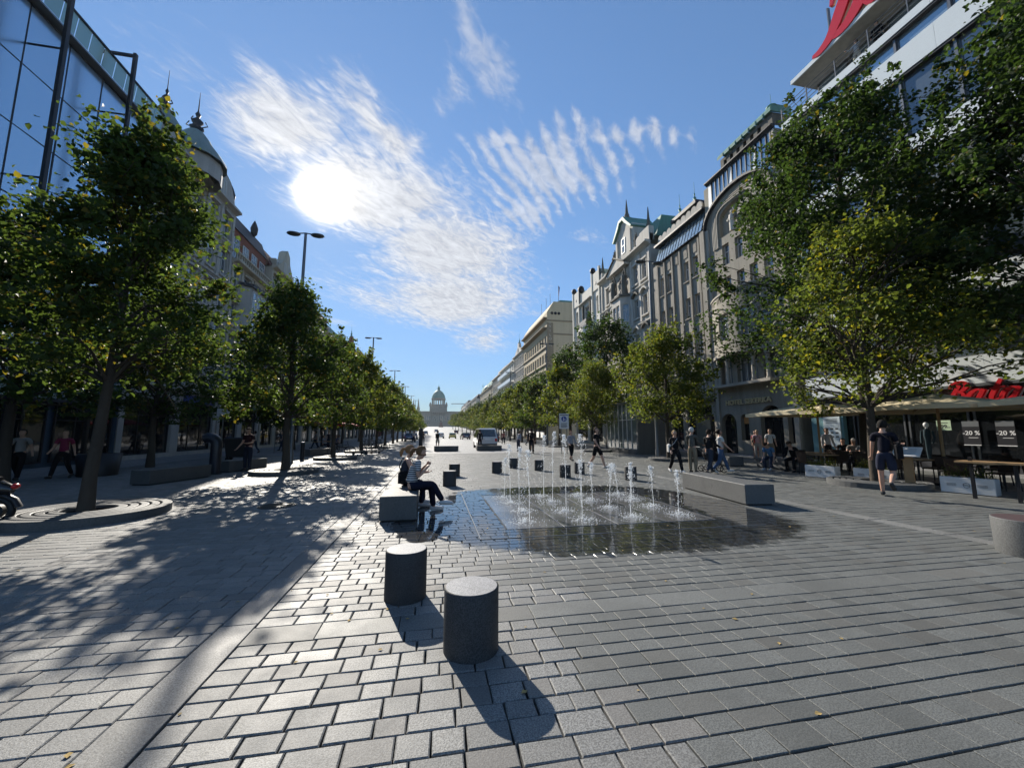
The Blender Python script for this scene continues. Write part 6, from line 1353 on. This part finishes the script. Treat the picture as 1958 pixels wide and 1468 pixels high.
def planter(loc, rz, L, label, seed):
    r = empty('planter', loc, rz); mb = MB(); w = .17; mb.bbox(-w, w, -L / 2, L / 2, .02, .42, .01); mb.build('box', M_paint_white, r)
    g = np.random.default_rng(seed); mb = MB()
    for _ in range(420):
        x, y = g.uniform(-w * .9, w * .9), g.uniform(-L * .48, L * .48); z = .42 + abs(g.normal(0, .12)); a = g.uniform(0, 6.28); s = g.uniform(.015, .035); dx, dy = math.cos(a) * s, math.sin(a) * s
        mb.add([(x - dx, y - dy, z), (x + dy * .5, y - dx * .5, z + .01), (x + dx, y + dy, z + g.normal(0, .02)), (x - dy * .5, y + dx * .5, z + .01)], [(0, 1, 2, 3)])
    for _ in range(40): x, y = g.uniform(-w * .8, w * .8), g.uniform(-L * .45, L * .45); mb.tube([(x, y, .40), (x + g.normal(0, .05), y + g.normal(0, .05), .42 + g.uniform(.08, .3))], [.004, .002], 4)
    mb.build('plant', M_leaf_y, r)
    # printed badge and lines on the face
    mb = MB()
    for k in (-1, 1):
        for q in range(3): mb.box(-w - .004, -w - .001, k * L * .28 - .09, k * L * .28 + .09, .20 + q * .025, .207 + q * .025)
    for k in range(14): a0 = 2 * math.pi * k / 14; mb.box(-w - .004, -w - .001, .06 * math.cos(a0) - .008, .06 * math.cos(a0) + .008, .225 + .06 * math.sin(a0) - .008, .225 + .06 * math.sin(a0) + .008)
    mb.box(-w - .004, -w - .001, -.05, .05, .217, .232); mb.build('print', M_text_black, r); tag(r, label, 'planter', 'white planters')
planter((13.55, 11.75, 0), R(12), .95, 'white planter box farthest left on the terrace edge', 1)
planter((13.95, 10.35, 0), R(10), 1.0, 'white planter box behind the young tree trunk', 2)
planter((13.75, 7.95, 0), R(14), .98, 'white planter box right of the menu stand', 3)
planter((14.2, 6.4, 0), R(14), .98, 'white planter box at the right edge of the terrace', 4)
_ch = [None]
def chair(loc, rz, label):
    if _ch[0] is None:
        r = empty('cafe_chair', (0, 0, 0)); mb = MB(); mb.bbox(-.23, .23, -.22, .22, .43, .47, .02); mb.build('seat', M_wicker, r)
        mb = MB(); prof = [(-.24 * math.cos(R(a)), -.20 - .06 * math.sin(R(a))) for a in range(0, 181, 20)]
        for p, q in zip(prof[:-1], prof[1:]): mb.add([(p[0], p[1], .47), (q[0], q[1], .47), (q[0] * 1.05, q[1] - .06, .86), (p[0] * 1.05, p[1] - .06, .86)], [(0, 1, 2, 3)], True)
        mb.tube([(p[0] * 1.05, p[1] - .06, .86) for p in prof], .016, 6); mb.build('backrest', M_wicker, r)
        for s in (-1, 1): mb = MB(); mb.tube([(s * .25, -.24, .66), (s * .28, 0, .67), (s * .25, .2, .64), (s * .22, .2, .45)], .014, 6); mb.build('armrest', M_wicker, r)
        for sx in (-1, 1):
            for sy in (-1, 1): mb = MB(); mb.tube([(sx * .2, sy * .19, .44), (sx * .22, sy * .22, 0)], .016, 6); mb.build('leg', M_dark_frame, r)
        _ch[0] = r
    else: r = copy_tree(_ch[0])
    r.location = loc; r.rotation_euler = (0, 0, rz); tag(r, label, 'chair', 'wicker cafe chairs')
_tb = [None]
def table(loc, label):
    if _tb[0] is None:
        r = empty('cafe_table', (0, 0, 0)); mb = MB(); mb.bbox(-.36, .36, -.36, .36, .72, .75, .008); mb.build('table_top', M_wood, r); mb = MB(); mb.tube([(0, 0, .02), (0, 0, .72)], .03, 8); mb.build('leg', M_dark_frame, r); mb = MB(); mb.box(-.24, .24, -.03, .03, 0, .025); mb.box(-.03, .03, -.24, .24, .001, .027); mb.build('base', M_dark_frame, r); _tb[0] = r
    else: r = copy_tree(_tb[0])
    r.location = loc; tag(r, label, 'table', 'cafe tables')
tabs = [(14.6, 12.6), (15.6, 11.2), (15.9, 13.9), (15.1, 9.9), (16.4, 9.2), (14.9, 8.3), (15.9, 7.3), (17.0, 13.4)]
for i, (x, y) in enumerate(tabs):
    table((x, y, 0), '%s wooden cafe table on the terrace, counted from the hotel side' % ordn[i])
    for j, (dx, dy, a) in enumerate([(-.62, .05, -90), (.62, -.05, 90), (0, .62, 180)][:3 if i % 2 else 2]):
        chair((x + dx, y + dy, 0), R(a + (i * 7 + j * 5) % 20 - 10), 'dark wicker chair, %s at the %s cafe table' % (ordn[j], ordn[i]))
# menu stand
r = empty('menu_stand', (13.45, 9.05, 0), R(20)); mb = MB(); mb.add([(-.05, -.1, .02), (.05, -.1, .02), (.05, .1, .02), (-.05, .1, .02), (-.04, -.1, .95), (.04, -.1, .95), (.04, .1, .95), (-.04, .1, .95)], [(0, 1, 5, 4), (1, 2, 6, 5), (2, 3, 7, 6), (3, 0, 4, 7), (4, 5, 6, 7)]); mb.build('post', M_wood, r)
mb = MB(); mb.add([(-.2, -.3, .93), (-.2, .3, .93), (.18, .3, 1.17), (.18, -.3, 1.17), (-.19, -.3, .90), (-.19, .3, .90), (.19, .3, 1.14), (.19, -.3, 1.14)], [(0, 3, 2, 1), (4, 5, 6, 7), (0, 1, 5, 4), (1, 2, 6, 5), (2, 3, 7, 6), (3, 0, 4, 7)]); mb.build('panel', M_paint_white, r); mb = MB(); mb.box(-.16, .16, -.16, .16, 0, .02); mb.build('foot', M_dark_frame, r)
mb = MB()
for k in range(5): q = -.12 + k * .05; mb.add([(q, -.2, .985 + k * .0316), (q, .2, .985 + k * .0316), (q + .012, .2, .993 + k * .0316), (q + .012, -.2, .993 + k * .0316)], [(0, 3, 2, 1)])
mb.build('print', plain('grey_print', (.3, .3, .3), .7, bmp=0), r); tag(r, 'slanted white menu board on a wooden post beside the walking man', 'menu stand')
# bar rail table with dark posts
r = empty('bar_table', (13.0, 7.05, 0), R(12)); mb = MB(); mb.box(-.25, .25, -1.3, .55, .86, .90); mb.build('table_top', M_wood, r)
for yy in (-1.15, -.35, .35): mb = MB(); mb.box(-.03, .03, yy - .03, yy + .03, 0, .859 if yy < .3 else 1.0); mb.build('post', M_dark_frame, r)
tag(r, 'narrow wooden bar table on dark posts at the right edge', 'table')

# ================================================================== glass pavilion, signs, small things
r = empty('glass_pavilion', (14.3, 31.2, 0), R(-90)); W, H = 5.2, 3.75
part(r, 'concrete_wall', wall_mat('pavilion_concrete', (.17, .165, .155), .2, .3), (W - .2, W, .02, 3.0, 0, H), (0, W - .21, 2.8, 3.0, 0, H)); part(r, 'roof', M_grey_metal, (-.1, W + .1, -.1, 3.1, H, H + .14)); part(r, 'plinth', M_granite, (0, W - .21, 0, .16, 0, .35))
mgl = glass_mat('pavilion_glass', (.10, .13, .13), .03, .9)
for k in range(7):
    for z0, z1 in ((.38, .75), (.8, 2.5), (2.55, H - .04)):
        mb = MB(); a = k * (W - .25) / 7 + .03; b = (k + 1) * (W - .25) / 7 - .03; mb.quad((a, .08, z0), (b, .08, z0), (b, .08, z1), (a, .08, z1)); mb.build('glass_pane', mgl, r)
    part(r, 'mullion', M_white_frame, (k * (W - .25) / 7 - .025, k * (W - .25) / 7 + .025, .03, .13, .35, H))
for z in (.36, .775, 2.525): part(r, 'transom', M_white_frame, (0, W - .22, .035, .125, z - .025, z + .025))
part(r, 'side_glazing', mgl, (-.02, .02, .15, 2.7, .3, H)); tag(r, 'glass-walled pavilion with pale frames among the right trees', 'pavilion')
r = empty('zone_sign', (9.45, 28.0, 0), R(-12)); 
for x in (-.2, .2): mb = MB(); mb.tube([(x, .03, 0), (x, .03, 2.95)], .03, 8); mb.build('post', M_grey_metal, r)
part(r, 'board', plain('sign_white', (.70, .71, .72), .4), (-.35, .35, -.012, .0, 1.85, 2.98)); mb = MB(); disc(mb, (0, -.018, 2.58), .2, .005, 24); mb.build('blue_disc', plain('sign_blue', (.015, .06, .30), .4), r)
mb = MB(); disc(mb, (-.03, -.024, 2.68), .035, .004, 10); mb.prism([(-.08, 2.44), (-.05, 2.64), (-.01, 2.64), (.0, 2.44)], -.024, -.020, 'y'); mb.prism([(.04, 2.46), (.05, 2.6), (.09, 2.6), (.10, 2.46)], -.024, -.020, 'y'); mb.build('walker_symbol', M_text_white, r)
mb = MB()
for k in range(4): mb.box(-.24, .24 - .05 * (k % 2), -.016, -.0125, 2.22 - k * .09, 2.26 - k * .09)
mb.box(-.3, .3, -.016, -.0125, 2.84, 2.89); mb.build('print', M_text_black, r); tag(r, 'white pedestrian-zone sign with a blue disc behind the jets', 'sign')
r = empty('advert_case', (17.2, 22.6, 0), R(-75)); part(r, 'case', M_dark_frame, (-.65, .65, -.12, .12, .0, 2.6)); part(r, 'poster', plain('faded_poster', (.16, .18, .17), .5, var=.8, scale=4), (-.52, .52, -.13, -.122, .45, 2.4)); tag(r, 'dark framed advertising case near the hotel arches', 'advertising case')
def bike(loc, rz, label, group=None):
    r = empty('bicycle', loc, rz)
    for x in (-.52, .52):
        mb = MB(); mb.tube([(x + .33 * math.cos(2 * math.pi * i / 24), 0, .34 + .33 * math.sin(2 * math.pi * i / 24)) for i in range(25)], .018, 6, cap=False); o = mb.build('wheel', M_black, r); mb = MB()
        for k in range(8): a = math.pi * k / 4; mb.tube([(x, 0, .34), (x + .32 * math.cos(a), 0, .34 + .32 * math.sin(a))], .004, 3)
        mb.tube([(x, -.05, .34), (x, .05, .34)], .025, 8); mb.build('spokes', M_grey_metal, o)
    mb = MB()
    for a, b in (((-.52, .34), (-.1, .32)), ((-.1, .32), (-.2, .82)), ((-.52, .34), (-.18, .72)), ((-.18, .72), (.34, .76)), ((-.1, .32), (.36, .66)), ((.34, .92), (.52, .34))): mb.tube([(a[0], 0, a[1]), (b[0], 0, b[1])], .018, 6)
    mb.build('frame', M_dark_frame, r); mb = MB(); mb.tube([(.34, -.28, 1.0), (.36, -.1, .96), (.36, .1, .96), (.34, .28, 1.0)], .014, 6); mb.tube([(.34, 0, .9), (.36, 0, .97)], .014, 6); mb.build('handlebar', M_dark_frame, r)
    mb = MB(); mb.tube([(-.34, 0, .85), (-.2, 0, .86), (-.06, 0, .85)], [.07, .06, .02], 8, sy=.5); mb.build('saddle', M_black, r); mb = MB(); mb.tube([(-.1, -.1, .30), (-.1, .1, .34)], .012, 5); mb.tube([(-.16, -.1, .30), (-.04, -.1, .30)], .02, 4); mb.tube([(-.16, .1, .34), (-.04, .1, .34)], .02, 4); mb.build('pedals', M_black, r); tag(r, label, 'bicycle', group or 'parked bicycles')
bike((-6.0, 27.6, 0), R(4), 'bicycle parked behind the third tree of the left row')
for i, (x, y, a) in enumerate([(-4.9, 33.6, 20), (-4.7, 34.6, 65), (-5.0, 35.6, 30), (-5.6, 34.2, 75), (-4.6, 37.0, 50)]): bike((x, y, 0), R(a), '%s bicycle of the cluster round the fourth left tree' % ordn[i])
def kick(loc, rz, label):
    r = empty('kick_scooter', loc, rz)
    for x in (-.45, .45): mb = MB(); mb.tube([(x, -.02, .1), (x, .02, .1)], .1, 14); mb.build('wheel', M_black, r)
    mb = MB(); mb.bbox(-.4, .3, -.08, .08, .11, .15, .01); mb.build('deck', M_dark_frame, r); mb = MB(); mb.tube([(.45, 0, .1), (.36, 0, 1.1)], .025, 8); mb.tube([(.36, -.25, 1.1), (.36, .25, 1.1)], .016, 6); mb.build('stem', M_grey_metal, r); tag(r, label, 'kick scooter', 'parked kick scooters')
for i, (x, y, a) in enumerate([(-5.2, 29.6, 30), (-4.9, 30.5, 50), (-4.6, 31.3, 10)]): kick((x, y, 0), R(a), '%s kick scooter parked beyond the bicycle' % ordn[i])
r = empty('pram', (11.0, 14.15, 0), R(-20)); 
for x, y in ((-.35, -.25), (-.35, .25), (.35, -.22), (.35, .22)):
    mb = MB(); q = .15 if x > 0 else .13; mb.tube([(x + (q - .02) * math.cos(2 * math.pi * i / 16), y, q + (q - .02) * math.sin(2 * math.pi * i / 16)) for i in range(17)], .02, 6, cap=False)
    for k in range(3): a = math.pi * k / 3; mb.tube([(x - (q - .02) * math.cos(a), y, q - (q - .02) * math.sin(a)), (x + (q - .02) * math.cos(a), y, q + (q - .02) * math.sin(a))], .008, 4)
    mb.build('wheel', M_black, r)
mb = MB()
for s in (-.24, .24): mb.tube([(-.35, s, .14), (.0, s, .45), (-.5, s, 1.0)], .014, 6); mb.tube([(.35, s * .9, .14), (0, s, .45)], .014, 6)
mb.tube([(-.5, -.24, 1.0), (-.5, .24, 1.0)], .016, 6); mb.build('frame', M_grey_metal, r); mb = MB(); mb.lathe([(.05, .42), (.2, .48), (.25, .62), (.26, .72)], 14, (.05, 0, 0), sx=1.5); mb.lathe([(.26, .72), (.22, .92), (.1, 1.02), (.01, 1.04)], 14, (-.1, 0, 0), sx=1.0); mb.build('seat', fabric((.02, .02, .025)), r); tag(r, 'dark pram with spoked wheels among the group of walkers', 'pram')
# motor scooter cut by the left edge
r = empty('motor_scooter', (-8.05, 8.35, 0), R(12))
for x in (-.55, .68): mb = MB(); mb.tube([(x + .2 * math.cos(2 * math.pi * i / 20), 0, .25 + .2 * math.sin(2 * math.pi * i / 20)) for i in range(21)], .055, 8, cap=False); mb.tube([(x, -.05, .25), (x, .05, .25)], .12, 12); mb.build('wheel', M_black, r)
mb = MB(); mb.tube([(-.5, 0, .45), (-.1, 0, .42), (.3, 0, .55), (.62, 0, .66), (.86, 0, .60)], [.12, .14, .19, .18, .07], 12); mb.tube([(-.5, 0, .4), (-.45, 0, .7), (-.38, 0, .95)], [.1, .12, .06], 10); mb.build('fairing', plain('black_gloss', (.015, .015, .018), .2, coat=.6), r)
mb = MB(); mb.tube([(-.1, 0, .74), (.3, 0, .77), (.7, 0, .80)], [.1, .13, .07], 10, sy=.5); mb.build('seat', M_black, r); mb = MB(); mb.tube([(-.38, -.3, 1.03), (-.36, 0, .97), (-.38, .3, 1.03)], .016, 6); mb.build('handlebar', M_dark_frame, r); mb = MB(); mb.sphere((.88, 0, .66), .05, 10, 8, sy=1.6); mb.build('tail_light', M_red, r)
mb = MB(); mb.tube([(.45 + .3 * math.cos(R(a)) + .22, 0, .25 + .28 * math.sin(R(a))) for a in (10, 40, 70, 100, 130)], .07, 8, sy=.6); mb.build('mudguard', M_dark_frame, r); tag(r, 'black motor scooter cut by the left picture edge', 'scooter')
r = empty('rubbish_container', (-11.0, 25.2, 0), R(10)); mb = MB(); mb.add([(-.5, -.4, .2), (.5, -.4, .2), (.5, .4, .2), (-.5, .4, .2), (-.62, -.5, 1.15), (.62, -.5, 1.15), (.62, .5, 1.15), (-.62, .5, 1.15)], [(3, 2, 1, 0), (0, 1, 5, 4), (1, 2, 6, 5), (2, 3, 7, 6), (3, 0, 4, 7)]); mb.build('bin', M_dark_frame, r); mb = MB(); mb.bbox(-.66, .66, -.54, .54, 1.15, 1.3, .05); mb.build('lid', M_dark_frame, r)
for x in (-.45, .45):
    for y in (-.35, .35): mb = MB(); mb.tube([(x, y - .03, .1), (x, y + .03, .1)], .1, 12); mb.build('wheel', M_black, r)
tag(r, 'dark wheeled rubbish container behind the bent pipe', 'container')
r = empty('planter_tub', (-12.3, 17.5, 0)); mb = MB(); mb.lathe([(.55, 0), (.62, .8), (.55, .8), (.5, .7), (.01, .7)], 20); mb.build('tub', M_dark_frame, r); tag(r, 'dark round tub in the shade behind the nearest tree', 'planter')
for i, (x, y) in enumerate([(-9.0, 37.8), (-9.8, 40.2), (-10.4, 38.3)]): table((x, y, 0), '%s table under the red parasol on the left' % ordn[i])

for i, (x, y, z, w, h, c) in enumerate([(-10.2, 21.5, 2.35, .55, .4, (.6, .6, .6)), (-12.0, 33.0, 2.6, .5, .7, (.55, .55, .52))]):
    r = empty('street_sign', (x, y, 0)); mb = MB(); mb.tube([(0, 0, 0), (0, 0, z + h)], .03, 8); mb.build('post', M_grey_metal, r); part(r, 'plate', plain('sign_plate_%d' % i, c, .4), (-w / 2, w / 2, -.05, -.031, z, z + h)); tag(r, ('small white sign plate on a post behind the bent pipe', 'white sign plate on a post beyond the shaded benches')[i], 'sign')
# ================================================================== vehicles
def car(loc, rz, c, label, L=4.3, Wd=1.75, Hh=1.45, kind='car', cat='car', group='cars farther up the square'):
    r = empty('parked_car' if kind == 'car' else 'minivan', loc, rz); w = Wd / 2; body = plain('car_paint_%d' % len(MATS), c, .25, coat=.8, var=.04)
    if kind == 'car': lower = [(-L / 2, .35), (-L / 2 + .02, .75), (-L / 2 + .25, .88), (L * .22, .92), (L / 2 - .15, .78), (L / 2, .55), (L / 2 - .03, .3)]; cab = [(-L * .42, .88), (-L * .30, Hh - .05), (-L * .05, Hh), (L * .10, Hh - .06), (L * .26, .90)]
    else: lower = [(-L / 2, .3), (-L / 2, 1.05), (L * .38, 1.05), (L / 2 - .05, .85), (L / 2, .3)]; cab = [(-L / 2 + .02, 1.05), (-L / 2 + .22, Hh - .06), (-L / 2 + .4, Hh), (L * .2, Hh), (L * .40, 1.06)]
    def loft(mb, prof, w0, w1):     # cross-section narrows towards the top
        zz = [p[1] for p in prof]; z0, z1 = min(zz), max(zz); n = len(prof); f = lambda p, s: (p[0], s * (w0 + (w1 - w0) * (p[1] - z0) / (z1 - z0)), p[1])
        vs = [f(p, -1) for p in prof] + [f(p, 1) for p in prof]; mb.add(vs, [tuple(range(n - 1, -1, -1)), tuple(range(n, 2 * n))] + [(i, (i + 1) % n, n + (i + 1) % n, n + i) for i in range(n)])
    mb = MB(); loft(mb, lower, w * .97, w); loft(mb, cab, w * .97, w * .80); mb.build('body', body, r)
    mb = MB(); e = .012; z0 = cab[0][1] + .06; zt = Hh - .12
    wy = lambda z: (w * .97 + (w * .80 - w * .97) * (z - cab[0][1]) / (Hh - cab[0][1])) + e
    for s in (-1, 1):
        xa, xb = cab[0][0] + .28, cab[-1][0] - .3; xc, xd = cab[1][0] + .1, cab[-2][0] - .02
        mb.add([(xa, s * wy(z0), z0), (xb, s * wy(z0), z0), (xd, s * wy(zt), zt), (xc, s * wy(zt), zt)], [(0, 1, 2, 3) if s < 0 else (3, 2, 1, 0)])
    a, b = cab[0], cab[1]; t0, t1 = .12, .9; q = lambda t: (a[0] + (b[0] - a[0]) * t - .015, a[1] + (b[1] - a[1]) * t + .008); p0, p1 = q(t0), q(t1); mb.add([(p0[0], -wy(p0[1]) * .88, p0[1]), (p0[0], wy(p0[1]) * .88, p0[1]), (p1[0], wy(p1[1]) * .86, p1[1]), (p1[0], -wy(p1[1]) * .86, p1[1])], [(0, 3, 2, 1)])
    a, b = cab[-1], cab[-2]; p0, p1 = (a[0] - .06 + .02, a[1] + .06), (b[0] + .03, b[1] - .03); mb.add([(p0[0], -w * .8, p0[1]), (p0[0], w * .8, p0[1]), (p1[0], w * .68, p1[1]), (p1[0], -w * .68, p1[1])], [(0, 1, 2, 3)]); mb.build('windows', M_glass_shop, r)
    for x in (-L * .31, L * .31):
        for s in (-1, 1):
            mb = MB(); mb.tube([(x, s * (w - .2), .32), (x, s * (w + .01), .32)], .32, 20); o = mb.build('wheel', M_black, r); mb = MB(); mb.tube([(x, s * (w + .0), .32), (x, s * (w + .016), .32)], .2, 14); mb.build('rim', M_grey_metal, o)
    for s in (-1, 1): part(r, 'tail_light', M_red, (-L / 2 - .015, -L / 2 + .08, s * w * .84 - .1, s * w * .84 + .1, .72, 1.0 if kind != 'car' else .86)); part(r, 'headlight', M_white_frame, (L / 2 - .14, L / 2 + .0, s * w * .7 - .16, s * w * .7 + .16, .6, .72))
    part(r, 'number_plate', M_text_white, (-L / 2 - .02, -L / 2 - .003, -.26, .26, .6 if kind == 'car' else .88, .71 if kind == 'car' else .99)); part(r, 'bumper', M_dark_frame, (-L / 2 - .04, -L / 2 + .1, -w * .95, w * .95, .32, .5)); tag(r, label, cat, group)
car((4.95, 39.8, 0), R(90), (.66, .66, .66), 'white minivan seen from behind, parked beyond the far stone bench', 4.9, 1.9, 1.97, 'van', 'van')
car((8.6, 78, 0), R(84), (.6, .6, .6), 'white car parked on the right far up the square', group=None)
car((9.6, 66, 0), R(88), (.05, .055, .065), 'dark car parked near the right tree row beyond the van')
car((6.6, 88, 0), R(95), (.03, .035, .05), 'black car far up the square right of the taxi')
car((4.3, 100, 0), R(270), (.60, .45, .04), 'yellow taxi far up the square')
car((1.4, 105, 0), R(265), (.55, .56, .56), 'pale car driving far up the square left of the taxi')
car((-4.2, 70, 0), R(90), (.08, .10, .20), 'blue car parked beyond the left trees')
car((-4.6, 88, 0), R(90), (.45, .45, .46), 'silver car parked far up on the left')
car((-3.5, 150, gz(150)), R(92), (.5, .5, .5), 'tiny silver car on the rising road at the far end')
car((8.5, 165, gz(165)), R(92), (.3, .05, .05), 'tiny red car on the rising road at the far end')
car((0.5, 190, gz(190)), R(92), (.6, .6, .6), 'tiny white car on the rising road at the far end')

# ================================================================== air: thin haze that softens the far end
mh = bpy.data.materials.new('thin_haze'); mh.use_nodes = True; N = NT(mh.node_tree); out = N.n('ShaderNodeOutputMaterial'); pv = N.n('ShaderNodeVolumePrincipled')
pv.inputs['Color'].default_value = (.86, .93, 1.0, 1); pv.inputs['Density'].default_value = .00010; pv.inputs['Anisotropy'].default_value = .35; N.l(pv.outputs[0], out.inputs['Volume'])
mb = MB(); mb.box(-130, 130, -45, 790, -1.5, 84); hz = mb.build('haze', mh); struct(hz, 'stuff'); tag(hz, 'thin bluish haze softening the far end of the square', 'haze')
hz.visible_shadow = True
